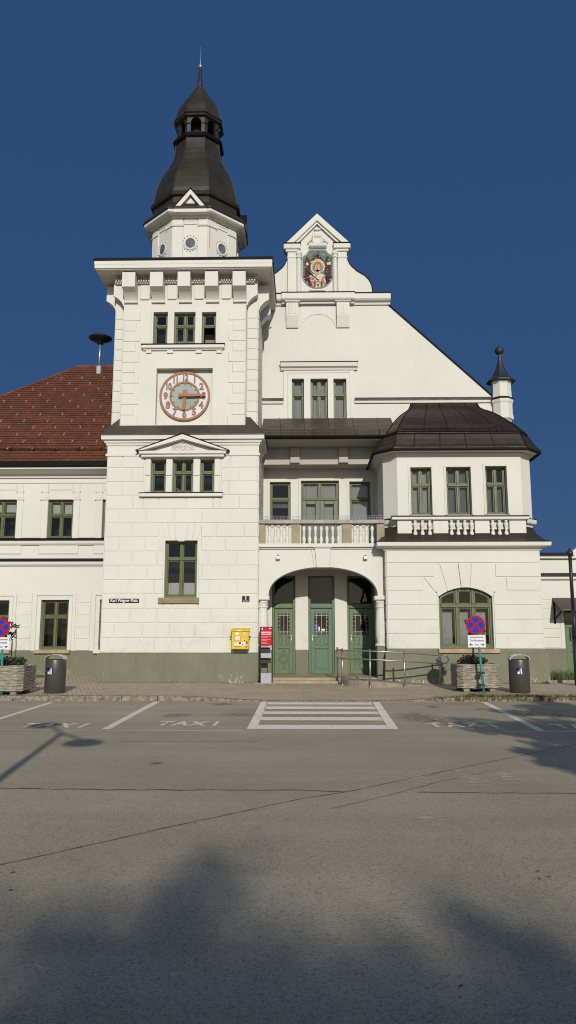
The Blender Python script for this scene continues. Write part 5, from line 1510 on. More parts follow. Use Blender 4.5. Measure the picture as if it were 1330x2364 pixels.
lc_.sweep(upath[3:], [(0, zq1-.10), (.10, zq1-.08), (.12, zq1-.03), (.12, zq2-.04), (0, zq2-.04)]); lc_.sweep(upath[:3], [(0, zq1-.10), (.05, zq1-.08), (.06, zq1-.03), (.06, zq2-.04), (0, zq2-.04)])
LC = lc_.build('bay_ledge', M['trim'], B)
fl = MB(); fl.bbox(PX(905, 1195, yq-.1)-.01, PX(1222, 1195, yq-.1)+.01, yq-.12, BU+.01, zq2+.001, zq2+.03, .006); fl.sweep(upath[3:], [(.13, zq2-.039), (.13, zq2-.015), (0, zq2+.02)]); fl.sweep(upath[:3], [(.07, zq2-.039), (.07, zq2-.015), (0, zq2+.02)]); fl.build('flashing', M['black'], LC)
# eave soffit and mansard roof
zb_ = PZ(1070, 1034, BU-.32)
ev = MB(); ev.sweep(upath, [(0, zw1-.14), (.04, zw1-.13), (.05, zw1-.05), (.14, zw1-.02), (.28, zb_-.02), (.28, zb_+.02)]); ev.build('eave', M['trim'], B)
rf = MB()
zbr = PZ(1070, 997, BU-.1)
ring_b = [(.34, zb_-.0), (.34, zb_+.04), (.27, zb_+.15), (.20, zb_+.33), (.15, zb_+.50), (.12, zbr-.06), (.16, zbr-.04), (.16, zbr)]
def inset(r_, k):          # the mansard steps in at both ends, more than along its front
    d = (.24*k, .24*k, .07*k, -.07*k, -.20*k, -.20*k)
    return [(x+dx, y, z) for (x, y, z), dx in zip(r_, d)]
rr = [inset(up_ring(o, z), k) for (o, z), k in zip(ring_b, (0, 0, .25, .5, .75, 1, 1, 1))]
TY = 25.75; tl, tr_ = PX(949, 931, TY), PX(1103, 931, TY); zt_ = PZ(1025, 930, TY)
base = inset(up_ring(.13, zbr+.01), 1)
topr = [(tl, 27.5, zt_), (tl, TY+.1, zt_), (tl+.06, TY, zt_), (tr_-.06, TY, zt_), (tr_, TY+.1, zt_), (tr_, 27.5, zt_)]
curve = ((0, 0), (.05, .085), (.12, .165), (.27, .33), (.42, .475), (.55, .585), (.70, .695), (.82, .77), (.91, .84), (.96, .905), (1.0, 1.0))
for t, hz in curve: rr.append([(x, y, zbr+.01+(zt_-zbr-.01)*hz) for x, y, z in lerp(base, topr, t)])
rr.append([(x+(.3 if i < 3 else -.3), y+.6, zt_+.03) for i, (x, y, z) in enumerate(topr)])
rf.loft(rr); RF = rf.build('bay_roof', M['bayroof'], B)
sm = MB()
for i in (1, 2, 3, 4): sm.tube([r_[i] for r_ in rr[:-1]], .02, 5)
for fu in (.22, .42, .62, .82): sm.tube([tuple(r_[2][k]+(r_[3][k]-r_[2][k])*fu for k in range(3)) for r_ in rr[8:-1]], .014, 4)
for fu in (.15, .35, .55, .76): sm.tube([tuple(r_[2][k]+(r_[3][k]-r_[2][k])*fu for k in range(3)) for r_ in rr[:7]], .014, 4)
for R_ in (rr[7],): sm.tube(R_[1:5], .022, 5)
sm.build('roof_seam', M['black'], RF)
sg = MB()
q = lerp(rr[8], rr[9], .6)
for dz in (.06, .12): sg.tube([(q[2][0]+.15, q[2][1]-.10, q[2][2]+dz), (q[3][0]-.8, q[3][1]-.10, q[3][2]+dz)], .012, 5)
for i in range(5): x = q[2][0]+.3+.78*i; sg.tube([(x, q[2][1]-.02, q[2][2]-.05), (x, q[2][1]-.10, q[2][2]+.13)], .012, 4)
sg.build('snow_rail', M['skirt'], RF)
gt = MB(); gt.sweep(upath, [(.35, zb_+.01), (.37, zb_-.06), (.33, zb_-.09), (.28, zb_-.05)]); gt.build('gutter', M['black'], B)

# ---- left wing
WX0 = -15.0
wz0, wz1 = .0, 7.5
lwu = [RX(-32, 1153, 37, 1243, LW), RX(110, 1153, 168, 1243, LW), RX(236, 1153, 294, 1243, LW)]
lwl = [RX(-46, 1386, 19, 1500, LW), RX(93, 1385, 157, 1500, LW), RX(229, 1384, 292, 1500, LW)]
WX1 = -6.0
wg = MB(); fL = front(LW)
wall(wg, fL, WX0, WX1, ZP, wz1, lwu+lwl, .26)
# lower storey courses between the windows
zc = [ZP+.0] + [PZ(100, y, LW) for y in (1476, 1449, 1421, 1393, 1367)]
fx = [(r[0]-.30, r[1]+.30) for r in lwl]
for i in range(len(fx)-1):
    for k in range(5): block(wg, fL, fx[i][1], fx[i+1][0], zc[k], zc[k+1])
for r in lwl:
    frame(wg, (r[0], r[1], ZP, r[3]), LW, .13, .018); frame(wg, (r[0]-.15, r[1]+.15, ZP, r[3]+.15), LW, .10, .035)
# upper storey pilaster strips
zsl = PZ(100, 1247, LW)
ztop2 = PZ(100, 1116, LW)
for r in lwu:
    for (a, b) in ((r[0]-.24, r[0]-.0), (r[1]+.0, r[1]+.24)):
        wg.bbox(a+.01, b-.005, LW-.03, LW+.005, r[2]-.02, r[3]-.03, .008)
        wg.bbox(a-.04, b+.02, LW-.06, LW+.005, r[3]-.03, r[3]+.04, .015)
        wg.bbox(a+.02, b-.02, LW-.03, LW+.005, r[3]+.05, ztop2-.02, .008)
        wg.bbox(a-.03, b+.01, LW-.045, LW+.005, r[3]+.26, r[3]+.31, .012)
    wg.bbox(r[0]+.03, r[1]-.03, LW-.025, LW+.005, r[3]+.34, ztop2-.04, .01)
    for i in range(1): wg.bbox(r[0]-.26, r[1]+.26, LW-.035, LW+.005, zsl-.50, zsl-.18, .02)
wg.bbox(WX0, WX1, LW-.03, LW+.003, ztop2, ztop2+.06, .012)
wg.poly([(WX0, 42, 0), (WX0, LW, 0), (WX0, LW, wz1), (WX0, 42, wz1)])
wg.build('wing_wall', M['white'], B)
st = MB(); 
zs1, zs0 = PZ(100, 1247, LW-.1), PZ(100, 1256, LW-.1)
st.prism_x([(LW, zs0-.03), (LW-.05, zs0-.03), (LW-.1, zs0+.02), (LW-.12, zs1-.02), (LW, zs1-.02)], WX0, WX1)
zs3, zs2 = PZ(100, 1295, LW-.1), PZ(100, 1304, LW-.1)
st.prism_x([(LW, zs2-.03), (LW-.05, zs2-.03), (LW-.1, zs2+.02), (LW-.12, zs3-.02), (LW, zs3-.02)], WX0, WX1)
ST = st.build('string_course', M['trim'], B)
fl = MB(); fl.prism_x([(LW, zs1+.10), (LW-.14, zs1+.03), (LW-.14, zs1-.019), (LW, zs1-.019)], WX0, WX1); fl.prism_x([(LW, zs3+.10), (LW-.14, zs3+.03), (LW-.14, zs3-.019), (LW, zs3-.019)], WX0, WX1); fl.build('flashing', M['black'], ST)
for i, r in enumerate(lwu): window(B, r, LW, .15, 2, .60, M['green'], ('blind', (.70, .62, .6)[i], 1.0, M['blind']))
for i, r in enumerate(lwl):
    w_ = window(B, r, LW, .15, 2, .66, M['green'])
    s = MB(); s.bbox(r[0]-.14, r[1]+.14, LW-.16, LW+.02, r[2]-.125, r[2]-.004, .012); s.build('sill', M['sillstone'] if i != 2 else M['trim'], w_)
pl = MB(); pl.box(WX0, WX1, LW-.05, LW+.01, -.02, ZP-.002); pl.prism_x([(LW-.051, ZP-.003), (LW-.001, ZP+.02), (LW-.001, ZP-.003)], WX0, WX1); pl.build('plinth', M['plinth'], B)
# wing eave
WE = LW-.55
zg1, zg0 = PZ(120, 1065, WE), PZ(120, 1077.5, WE)
we = MB(); we.prism_x([(LW, zg0-.30), (LW-.06, zg0-.30), (LW-.10, zg0-.18), (LW-.28, zg0-.13), (LW-.46, zg0-.07), (WE+.04, zg0-.06), (WE+.04, zg0-.002), (LW, zg0-.002)], WX0, WX1); we.build('eave', M['trim'], B)
wg_ = MB(); wg_.prism_x([(WE-.07, zg1), (WE-.10, zg1-.02), (WE-.08, zg0+.03), (WE+.0, zg0), (WE+.3, zg0), (WE+.3, zg1-.02), (WE, zg1-.03)], WX0, -6.36); wg_.build('gutter', M['black'], B)
# tiled hip roof
def roof_hit(px, py):
    d = ray(px, py); t = (zg1-WE+0-EYE)/(d[2]-d[1])          # plane z = zg1 + (y-WE)
    return (d[0]*t, d[1]*t, EYE+d[2]*t)
r_end = roof_hit(181, 848.5); h_pt = roof_hit(0, 918)
RYt, RZt = r_end[1], r_end[2]
def hipx(y): return r_end[0] + (h_pt[0]-r_end[0])*(y-RYt)/(h_pt[1]-RYt)
NR = 44; tm = MB(); lift = .024
for k in range(NR):
    ya = WE + (RYt-WE)*k/NR; yb = WE + (RYt-WE)*(k+1)/NR
    za, zb = zg1+(ya-WE), zg1+(yb-WE)
    n = 90
    xa0, xb0 = hipx(ya), hipx(yb); xr = -5.9
    lowr, upr, tip = [], [], []
    for i in range(n+1):
        t = i/n; x = xa0+(xr-xa0)*t; x2 = xb0+(xr-xb0)*t
        sc = .010*abs(sin(x/.19*pi + (k % 2)*pi/2))
        lowr.append((x, ya-.7*lift-sc, za+.7*lift-sc)); upr.append((x2, yb, zb+.002)); tip.append((x, ya+.02-sc, za+.0-sc))
    tm.loft([tip, lowr, upr])
tm.poly([(hipx(WE), WE, zg1), (r_end[0], RYt, RZt), (r_end[0], RYt+4, RZt-4), (hipx(WE)-.5, RYt+4, zg1)])
TR = tm.build('tiled_roof', M['tile'], B, uv=lambda x, y, z: (x, (y-WE)*1.414*.175*NR/((RYt-WE)*1.414)))
rg = MB(); rg.tube([(r_end[0], RYt, RZt+.02), (-5.9, RYt, RZt+.02)], .09, 8); rg.tube([(hipx(WE), WE, zg1+.02), (r_end[0], RYt, RZt+.02)], .07, 8); rg.build('ridge_tile', M['tile'], TR, uv=lambda x, y, z: (x, z))
# snow hooks in a staggered grid
hk = MB(); hk.box(-.012, .012, -.09, .08, -.004, .022); hk.box(-.012, .012, -.093, -.076, -.02, .07)
hs = hk.build('snow_hook', M['snowhook']); first = True
for row in range(12):
    y = WE+.55+row*.37+(.05 if row > 5 else 0)
    x = -15.2+(row % 2)*.45
    while x < -6.75:
        if x > hipx(y)+.25 and x > -12.4:
            o = hs if first else hs.copy()
            if not first: COL.objects.link(o)
            first = False
            w = wloc(TR); o.parent = TR; o.location = (x-w[0]+random.uniform(-.03, .03), y-w[1], zg1+(y-WE)+.045-w[2]); o.rotation_euler = (radians(45), 0, 0)
        x += .90
lb = MB(); yb_ = WE+.45; zb2 = zg1+.45+.10
lb.tube([(-13, yb_, zb2), (-6.5, yb_, zb2)], .014, 5)
for i in range(8): x = -12.2+i*.82; lb.tube([(x, yb_+.05, zb2-.1), (x, yb_-.05, zb2), (x+.06, yb_-.03, zb2+.09)], .018, 5)
lb.build('snow_rail', M['black'], TR)
va = MB(); va.poly([(-7.0, WE+.0, zg1+.045), (-6.3, WE+.0, zg1+.05), (-6.3, WE+1.35, zg1+1.42), (-6.35, WE+1.35, zg1+1.42)]); va.prism_y([(-7.0, zg1+.03), (-6.3, zg1+.03), (-6.3, zg1+.06), (-7.0, zg1+.06)], WE-.02, WE+.05); va.build('valley_flashing', M['skirt'], B)

# ---- right low wing
rw = MB(); rx0, rx1 = 7.2, 16.0
zr_t = PZ(1290, 1284, RWY)
rdoor = RX(1305, 1400, 1392, 1556, RWY)
wall(rw, front(RWY), rx0, rx1, .9, zr_t, [(rdoor[0], rdoor[1], 0, rdoor[3]+.0)], .2)
czr = [PZ(1285, y, RWY) for y in (1497, 1473, 1452, 1430, 1407, 1386, 1363)]
coursed(rw, front(RWY), rx0, rdoor[0]-.16, czr, 9, (), joints=False, h=.02)
rw.bbox(rdoor[0]-.13, rdoor[0]-.01, RWY-.02, RWY+.005, 1.0, rdoor[3], .008)
z1_, z0_ = PZ(1290, 1331, RWY), PZ(1290, 1338, RWY)
rw.bbox(rx0, rx1, RWY-.10, RWY+.01, z0_, z1_, .02)
z3_ = PZ(1290, 1290, RWY); rw.bbox(rx0, rx1, RWY-.14, RWY+.01, z3_, zr_t+.0, .02)
rw.build('low_wing_wall', M['white'], B)
rp = MB(); wall(rp, front(RWY-.03), rx0, rx1, -.05, czr[0], [(rdoor[0], rdoor[1], -1, 3)], .2); rp.build('plinth', M['plinth'], B)
rfz = MB(); z4 = PZ(1290, 1322, RWY-.1); rfz.prism_x([(RWY+.005, z4), (RWY-.13, z1_+.02), (RWY-.13, z1_+.002), (RWY+.005, z1_+.002)], rx0, rx1); rfz.build('band_flashing', M['spire'], B)
rr_ = MB(); z5 = PZ(1290, 1275.5, RWY+.4); rr_.prism_x([(RWY-.2, zr_t+.002), (RWY-.2, zr_t+.03), (RWY+.45, z5+.0), (RWY+5, z5+.1), (RWY+5, zr_t+.002)], rx0, PX(1321, 1280, RWY)); rr_.build('low_roof', M['bayroof'], B)
pa = MB(); xa = PX(1322, 1280, RWY); pa.prism_y([(xa, zr_t+.002), (rx1, zr_t+.002), (rx1, zr_t+.9), (xa+.3, zr_t+.40), (xa, zr_t+.18)], RWY-.02, RWY+.35); pa.build('raised_parapet', M['white'], B)
cn = MB(); zc0, zc1 = PZ(1290, 1404, RWY-1.0), PZ(1290, 1380, RWY-.05)
ca = PX(1276, 1390, RWY-.05)
cn.prism_x([(RWY-.02, zc1), (RWY-.95, zc1-.42), (RWY-.95, zc1-.48), (RWY-.02, zc1-.08)], ca, ca+3.0)
cn.build('door_canopy', M['canopy'], B)
for x in (ca+.05, ca+2.9):
    cb = MB(); cb.tube([(x, RWY-.02, zc1-.75), (x, RWY-.75, zc1-.50)], .03, 6); cb.tube([(x, RWY-.04, zc1-.9), (x, RWY-.04, zc1-.15)], .03, 6); cb.build('canopy_bracket', M['black'], B)
dfm = MB(); a, b, c_, d = rdoor; yd = RWY+.1
dfm.bbox(a+.004, a+.08, yd, yd+.08, .25, d, .01); dfm.bbox(b-.08, b-.004, yd, yd+.08, .25, d, .01)
zl_ = PZ(1310, 1438, RWY); dfm.bbox(a+.08, b-.08, yd, yd+.08, zl_, zl_+.1, .01)
for (za, zb) in ((.25, .42), (1.05, 1.14), (1.25, 1.4), (zl_-.16, zl_)): dfm.bbox(a+.08, b-.08, yd+.02, yd+.07, za, zb, .01)
dfm.bbox(a+.08, a+.2, yd+.021, yd+.07, .42, zl_-.16, .01); dfm.bbox(b-.2, b-.08, yd+.021, yd+.07, .42, zl_-.16, .01); dfm.bbox((a+b)/2-.06, (a+b)/2+.06, yd+.021, yd+.07, .42, zl_-.16, .01)
dfm.box(a+.2, b-.2, yd+.045, yd+.06, .42, 1.25)
for i in range(7): x = a+.26+i*(b-a-.5)/6; dfm.box(x-.012, x+.012, yd+.03, yd+.045, 1.4, zl_-.16)
DF = dfm.build('door', M['door'], B); DF['label'] = 'pale green side door under the brown canopy'
ip = MB(); ip.poly([(a+.08, yd+.055, 1.4), (b-.08, yd+.055, 1.4), (b-.08, yd+.055, d), (a+.08, yd+.055, d)]); ip.build('pane', mat('dark_door_glass', (.012, .014, .014), .1), DF)

# ================================================================== THINGS ON AND AROUND THE BUILDING
# siren on the roof
sy = RYt-.35; sc = at(232, 782, sy); sb = at(231, 856, sy)
sr = thing('roof_siren', 'black mushroom-shaped siren on a steel mast above the tiled roof', 'siren', (sc[0], sy, sb[2]))
p_ = MB(); p_.tube([(sc[0], sy, sb[2]+.1), (sc[0], sy, sc[2]-.12)], .055, 10); p_.build('mast', M['galv'], sr, True)
p_ = MB(); p_.bbox(sc[0]-.10, sc[0]+.10, sy-.12, sy+.12, sb[2]-.25, sb[2]+.2, .03); p_.build('foot', M['greysteel'], sr)
p_ = MB(); r_ = .50
p_.lathe([(.05, sc[2]-.26), (.14, sc[2]-.24), (.12, sc[2]-.16), (.30, sc[2]-.11), (.47, sc[2]-.03), (r_, sc[2]+.0), (r_, sc[2]+.03), (.36, sc[2]+.11), (.15, sc[2]+.16), (.001, sc[2]+.17)], sc[0], sy, 32); p_.build('horn', M['siren'], sr, True)

# street name plate and house number
r = RX(252, 1382, 321, 1392, T-.03)
t_ = thing('street_name_plate', 'long black enamel street name plate with white blackletter on tower wall', 'street sign', ((r[0]+r[1])/2, T-.03, r[2]))
p_ = MB(); p_.bbox(r[0], r[1], T-.035, T-.012, r[2], r[3], .004); p_.build('plate', M['enamel'], t_)
text_mesh('lettering', 'Karl Wagner Platz', .135, ((r[0]+r[1])/2, T-.037, (r[2]+r[3])/2+.008), M['whitepaint'], t_, extrude=.001, xs=.86, off=.003)
r = RX(559, 1376, 576, 1390, T-.03)
t_ = thing('house_number_plate', 'small square black house number plate with a white 1', 'number plate', ((r[0]+r[1])/2, T-.03, r[2]))
p_ = MB(); p_.bbox(r[0], r[1], T-.035, T-.012, r[2], r[3], .004); p_.build('plate', M['enamel'], t_)
text_mesh('numeral', '1', .16, ((r[0]+r[1])/2, T-.037, r[2]+.125), M['whitepaint'], t_, extrude=.001, off=.006)
p_ = MB(); p_.box(r[0]+.03, r[1]-.03, T-.037, T-.0345, r[2]+.025, r[2]+.042); p_.build('small_print', M['whitepaint'], t_)

# wall floodlights over the arch
for i, (px, lab) in enumerate(((642, 'small white wall spotlight above the arch on the tower side'), (844, 'small white wall spotlight above the arch on the bay side'))):
    x = PX(px, 1287, A-.1); z = PZ(px, 1287, A-.1)
    if i == 0:
        t_ = thing('wall_spotlight', lab, 'spotlight', (x, A, z), 'spotlights above the arch')
        p_ = MB(); p_.bbox(x-.06, x+.06, A-.15, A-.002, z-.055, z+.055, .012); p_.build('housing', M['whitepaint'], t_)
        p_ = MB(); p_.lathe([(.045, z+.03), (.045, z+.075), (.02, z+.09)], x, A-.085, 10); p_.build('lens', M['signblack'], t_)
        first_spot = t_
    else:
        c_ = copy_tree(first_spot); c_.location = (x, A, z); c_['label'] = lab

# letter box
r = RX(534.5, 1451, 574.5, 1499, T-.28)
t_ = thing('post_box', 'yellow wall-mounted letter box covered with stickers', 'post box', ((r[0]+r[1])/2, T, r[2]))
yb0 = T-.29
p_ = MB(); zz = r[3]-.09
p_.bbox(r[0], r[1], yb0, T-.01, r[2], zz, .012); p_.build('body', M['yellow'], t_)
p_ = MB(); p_.prism_x([(T-.01, zz+.003), (yb0-.02, zz+.003), (yb0-.02, zz+.03), (yb0+.06, r[3]-.0), (T-.01, r[3]+.02)], r[0]-.012, r[1]+.012); p_.build('lid', M['yellow'], t_)
p_ = MB(); p_.bbox(r[0]+.04, r[1]-.04, yb0+.06, T-.01, r[2]-.06, r[2], .01); p_.build('bracket', M['signblack'], t_)
W_, H_ = r[1]-r[0], zz-r[2]
def stick(name, u0, v0, u1, v1, m, rnd=False, y=.003):
    p_ = MB(); a, b, c_, d = r[0]+W_*u0, r[0]+W_*u1, r[2]+H_*v0, r[2]+H_*v1
    if rnd: p_.prism_y([((a+b)/2+(b-a)/2*cos(2*pi*i/14), (c_+d)/2+(d-c_)/2*sin(2*pi*i/14)) for i in range(14)], yb0-y, yb0+.002)
    else: p_.box(a, b, yb0-y, yb0+.002, c_, d)
    p_.build(name, m, t_)
cs = mat('cream_sticker', (.78, .70, .52), .5); pk = mat('peach_sticker', (.80, .52, .34), .5)
stick('label_frame', .17, .47, .54, .76, mat('ochre_frame', (.62, .30, .01), .4)); stick('label', .21, .5, .50, .73, cs, y=.006)
stick('sticker', .22, .80, .44, .96, M['whitepaint'], True); stick('sticker', .66, .82, .86, .96, pk); stick('sticker', .66, .44, .82, .58, M['whitepaint'], True); stick('sticker', .70, .46, .80, .55, M['signblack'], True, .005)
stick('sticker', .17, .20, .80, .38, M['whitepaint']); stick('sticker', .43, .28, .56, .40, M['signblack'], True, .006); stick('sticker', .15, .13, .56, .16, M['signred']); stick('sticker', .82, .10, .90, .17, M['signblack']); stick('sticker', .86, .30, .93, .46, M['signblack']); stick('sticker', .62, .22, .70, .30, M['signblack'], True, .006)
p_ = MB(); p_.box(r[0]+W_*.35, r[0]+W_*.58, yb0-.024, yb0-.02, zz+.01, zz+.04); p_.build('slot', M['whitepaint'], t_)
p_ = MB(); p_.lathe([(.03, r[2]+H_*.66), (.03, r[2]+H_*.74)], r[0]-.02, yb0+.1, 8); p_.lathe([(.03, r[2]+H_*.66), (.03, r[2]+H_*.74)], r[1]+.02, yb0+.1, 8); p_.build('hinge', M['signblack'], t_)

# information stand / ticket validator column
ys_ = 23.62
r = RX(600, 1447, 629.5, 1577, ys_)
t_ = thing('information_stand', 'tall red information stand with grey brochure trays beside the doors', 'information stand', ((r[0]+r[1])/2, ys_, .15))
x0, x1 = r[0]+.012, r[1]-.012
def sz_(py): return PZ(614, py, ys_)
p_ = MB(); p_.bbox(r[0], x0+.02, ys_, ys_+.22, .15, r[3], .006); p_.bbox(x1-.02, r[1], ys_, ys_+.22, .15, r[3], .006); p_.bbox(x0+.02, x1-.02, ys_+.002, ys_+.22, r[3]-.02, r[3], .004); p_.build('frame', M['signblack'], t_)
p_ = MB(); p_.bbox(x0+.02, x1-.02, ys_-.006, ys_+.03, sz_(1490), r[3]-.02, .004); RP = p_.build('panel', M['red'], t_)
p_ = MB()
for (py, u0, u1, h) in ((1459.5, .03, .97, .026), (1464, .03, .97, .026)): p_.box(x0+.02+(x1-x0-.04)*u0, x0+.02+(x1-x0-.04)*u1, ys_-.009, ys_-.005, sz_(py)-h/2, sz_(py)+h/2)
p_.prism_y([(x0+.06+.022*cos(2*pi*i/10), sz_(1451.5)+.03*sin(2*pi*i/10)) for i in range(10)], ys_-.009, ys_-.005); p_.box(x1-.10, x1-.03, ys_-.009, ys_-.005, sz_(1452), sz_(1450)); p_.build('heading', M['whitepaint'], RP)
p_ = MB()
for (py, u0, u1) in ((1469.5, .04, .95), (1472.5, .04, .62), (1476.5, .04, .93), (1479, .04, .6), (1483, .04, .5), (1485, .04, .72)): p_.box(x0+.02+(x1-x0-.04)*u0, x0+.02+(x1-x0-.04)*u1, ys_-.009, ys_-.005, sz_(py)-.008, sz_(py)+.008)
p_.build('small_print', M['pinkprint'], RP)
p_ = MB(); p_.bbox(x0+.02, x1-.02, ys_-.03, ys_+.15, sz_(1494.5), sz_(1491), .004); p_.bbox(x0+.02, x1-.02, ys_-.05, ys_+.15, sz_(1519), sz_(1508), .006); p_.build('tray', M['greysteel'], t_)
p_ = MB(); p_.box(x0+.02, x1-.07, ys_+.10, ys_+.12, sz_(1507), sz_(1495)); p_.build('back_plate', M['signblack'], t_); p_ = MB(); p_.box(x0+.02, x1-.05, ys_+.10, ys_+.12, sz_(1531), sz_(1520)); p_.build('back_plate', M['signblack'], t_)
p_ = MB(); p_.bbox(x0+.02, x1-.02, ys_, ys_+.2, .16, sz_(1554), .006); p_.build('base_cabinet', M['greysteel'], t_)
p_ = MB(); p_.box(r[0]-.18, r[1]+.1, ys_-.02, ys_+.26, .14, .165); p_.build('foot_plate', M['stepstone'], t_)

# access ramp and handrail
rampz = lambda x: (.30 if x < 1.9 else max(.06, .30-(x-1.9)*.085))
poly = [(1.18, A-.05), (1.16, 23.30), (1.30, 22.95), (1.62, 22.68), (2.0, 22.55), (2.6, 22.52), (3.3, 22.66), (4.1, 22.98), (4.15, 23.70), (2.70, 23.70), (2.64, A-.05)]
rp = MB(); rp.prism_z(poly, 0.02, lambda x, y: rampz(x))
ro = rp.build('access_ramp', M['concrete']); tag(ro, 'low curved concrete ramp leading up to the porch', 'ramp')
hr = thing('handrail', 'stainless steel handrail with four posts round the curved ramp', 'handrail', (2.5, 22.6, .15))
posts = [(1.05, 23.95, .15), (1.16, 23.20, .13), (1.93, 22.48, .12), (2.93, 22.49, .12), (4.05, 23.03, .12)]
ztp = 1.12
tops = [PZ(777, 1494, 23.95), PZ(790, 1497, 23.20), PZ(855, 1499, 22.48), PZ(935, 1503, 22.49), PZ(1016, 1509, 23.03)]
for (x, y, z), zt_ in zip(posts, tops):
    p_ = MB(); p_.tube([(x, y, z-.1), (x, y, zt_)], .026, 10); p_.lathe([(.05, z-.02), (.05, z+.03), (.03, z+.04)], x, y, 10); p_.build('post', M['steel'], hr, True)
def smooth_path(P, n=6):
    out = []
    for i in range(len(P)-1):
        p0, p1, p2, p3 = P[max(i-1, 0)], P[i], P[i+1], P[min(i+2, len(P)-1)]
        for k in range(n):
            t = k/n; out.append(tuple(.5*((2*p1[j])+(-p0[j]+p2[j])*t+(2*p0[j]-5*p1[j]+4*p2[j]-p3[j])*t*t+(-p0[j]+3*p1[j]-3*p2[j]+p3[j])*t**3) for j in range(3)))
    out.append(P[-1]); return out
tp_ = [(x, y-.05, zt_-.05) for (x, y, z), zt_ in zip(posts, tops)]
md_ = [(x, y-.05, zt_-.29) for (x, y, z), zt_ in zip(posts, tops)]
endl = [(4.17+.14*sin(a), 23.05, (tp_[-1][2]+md_[-1][2])/2+.12*cos(a)) for a in [pi*i/8 for i in range(9)]]
p_ = MB(); p_.tube(smooth_path(tp_) + endl + smooth_path(md_)[::-1], .021, 8); p_.build('rail', M['steel'], hr, True)

# litter bins
def make_bin(x, y, lab):
    z = gz(x, y); t_ = thing('litter_bin', lab, 'litter bin', (x, y, z), 'litter bins on the pavement')
    h = .86; R_ = .265
    p_ = MB(); p_.lathe([(R_-.02, z), (R_, z+.015), (R_, z+h-.02), (R_-.006, z+h), (R_-.03, z+h), (R_-.04, z+h-.12), (.001, z+h-.13)], x, y, 32); p_.build('body', M['bin'], t_, False)
    for f_ in t_.children[0].data.polygons: f_.use_smooth = abs(f_.normal.z) < .5
    lid = MB(); n = 16; ww = .15
    lid.loft([[(x+(R_-.004)*cos(pi*i/n)*1.0, y+dy, z+h-.01+.135*sin(pi*i/n)**.8+dz) for i in range(n+1)] for dy, dz in ((-ww, .0), (ww, .0))])
    lid.loft([[(x+(R_-.02)*cos(pi*i/n)*1.0, y+dy, z+h-.01+.120*sin(pi*i/n)**.8+dz) for i in range(n+1)] for dy, dz in ((ww, .0), (-ww, .0))])
    lid.loft([[(x+(R_-.004)*cos(pi*i/n), y-ww, z+h-.01+.135*sin(pi*i/n)**.8) for i in range(n+1)], [(x+(R_-.02)*cos(pi*i/n), y-ww, z+h-.01+.120*sin(pi*i/n)**.8) for i in range(n+1)]])
    lid.build('lid_band', M['binlid'], t_, False)
    return t_, z, h, R_
bins = []
for (px, py, zz, lab, sgn) in ((126, 1602, .125, 'dark steel litter bin standing near the tower between planter and plinth', -1), (1201, 1602, .11, 'dark steel litter bin standing on the bay side past the planter', -1)):
    p = gr(px, py, zz); x, y = PX(px, py, p[1]+.27), p[1]+.27
    t_, z, h, R_ = make_bin(x, y, lab)
    # pictogram sticker lies on the curved shell
    def shell(u, v): a = -pi/2 + u/R_; return (x+(R_+.003)*cos(a), y+(R_+.003)*sin(a), v)
    def shp(name, pts, m, k): 
        b_ = MB(); b_.poly([tuple((c-o)*(1+k)+o if i < 2 else c for i, (c, o) in enumerate(zip(shell(*q), (x, y, 0)))) for q in pts]); b_.build(name, m, t_)
    u0 = -.075 if px < 600 else -.06; v0 = z+.56; s_ = .17
    q = MB()
    for i in range(4): q.poly([shell(u0+s_*i/4-s_/2, v0-s_/2), shell(u0+s_*(i+1)/4-s_/2, v0-s_/2), shell(u0+s_*(i+1)/4-s_/2, v0+s_/2), shell(u0+s_*i/4-s_/2, v0+s_/2)])
    stc = q.build('sticker', M['navy'], t_)
    def pic(b_, pts): b_.poly([(lambda P: (x+(P[0]-x)*1.012, y+(P[1]-y)*1.012, P[2]))(shell(u0+a*s_/2, v0+c*s_/2)) for a, c in pts])
    b_ = MB(); pic(b_, [(-.6, -.85), (.05, -.85), (.1, -.1), (-.65, -.1)]); pic(b_, [(.35, -.9), (.75, -.9), (.7, .55), (.3, .55)]); pic(b_, [(.3, .3), (.35, .5), (-.25, .12), (-.15, 0)]); pic(b_, [(.5+.18*cos(2*pi*i/8), .76+.18*sin(2*pi*i/8)) for i in range(8)])
    b_.build('pictogram', M['whitepaint'], stc)

# leaves
def leaf_clump(mb, c, rx, ry, rz, n, size, seed=0, up=.6):
    rnd = random.Random(seed)
    for _ in range(n):
        while True:
            u, v, w = rnd.uniform(-1, 1), rnd.uniform(-1, 1), rnd.uniform(-1, 1)
            if u*u+v*v+w*w < 1: break
        p = (c[0]+u*rx, c[1]+v*ry, c[2]+w*rz)
        a = rnd.uniform(0, 2*pi); el = rnd.uniform(-.3, 1.0)*up
        d = (cos(a)*cos(el), sin(a)*cos(el), sin(el)); b = rnd.uniform(0, 2*pi)
        e = (-sin(a)*cos(b)-cos(a)*sin(el)*sin(b), cos(a)*cos(b)-sin(a)*sin(el)*sin(b), cos(el)*sin(b))
        s = size*rnd.uniform(.6, 1.3)
        mb.poly([p, tuple(p[k]+d[k]*s*.5+e[k]*s*.24 for k in range(3)), tuple(p[k]+d[k]*s for k in range(3)), tuple(p[k]+d[k]*s*.5-e[k]*s*.24 for k in range(3))])
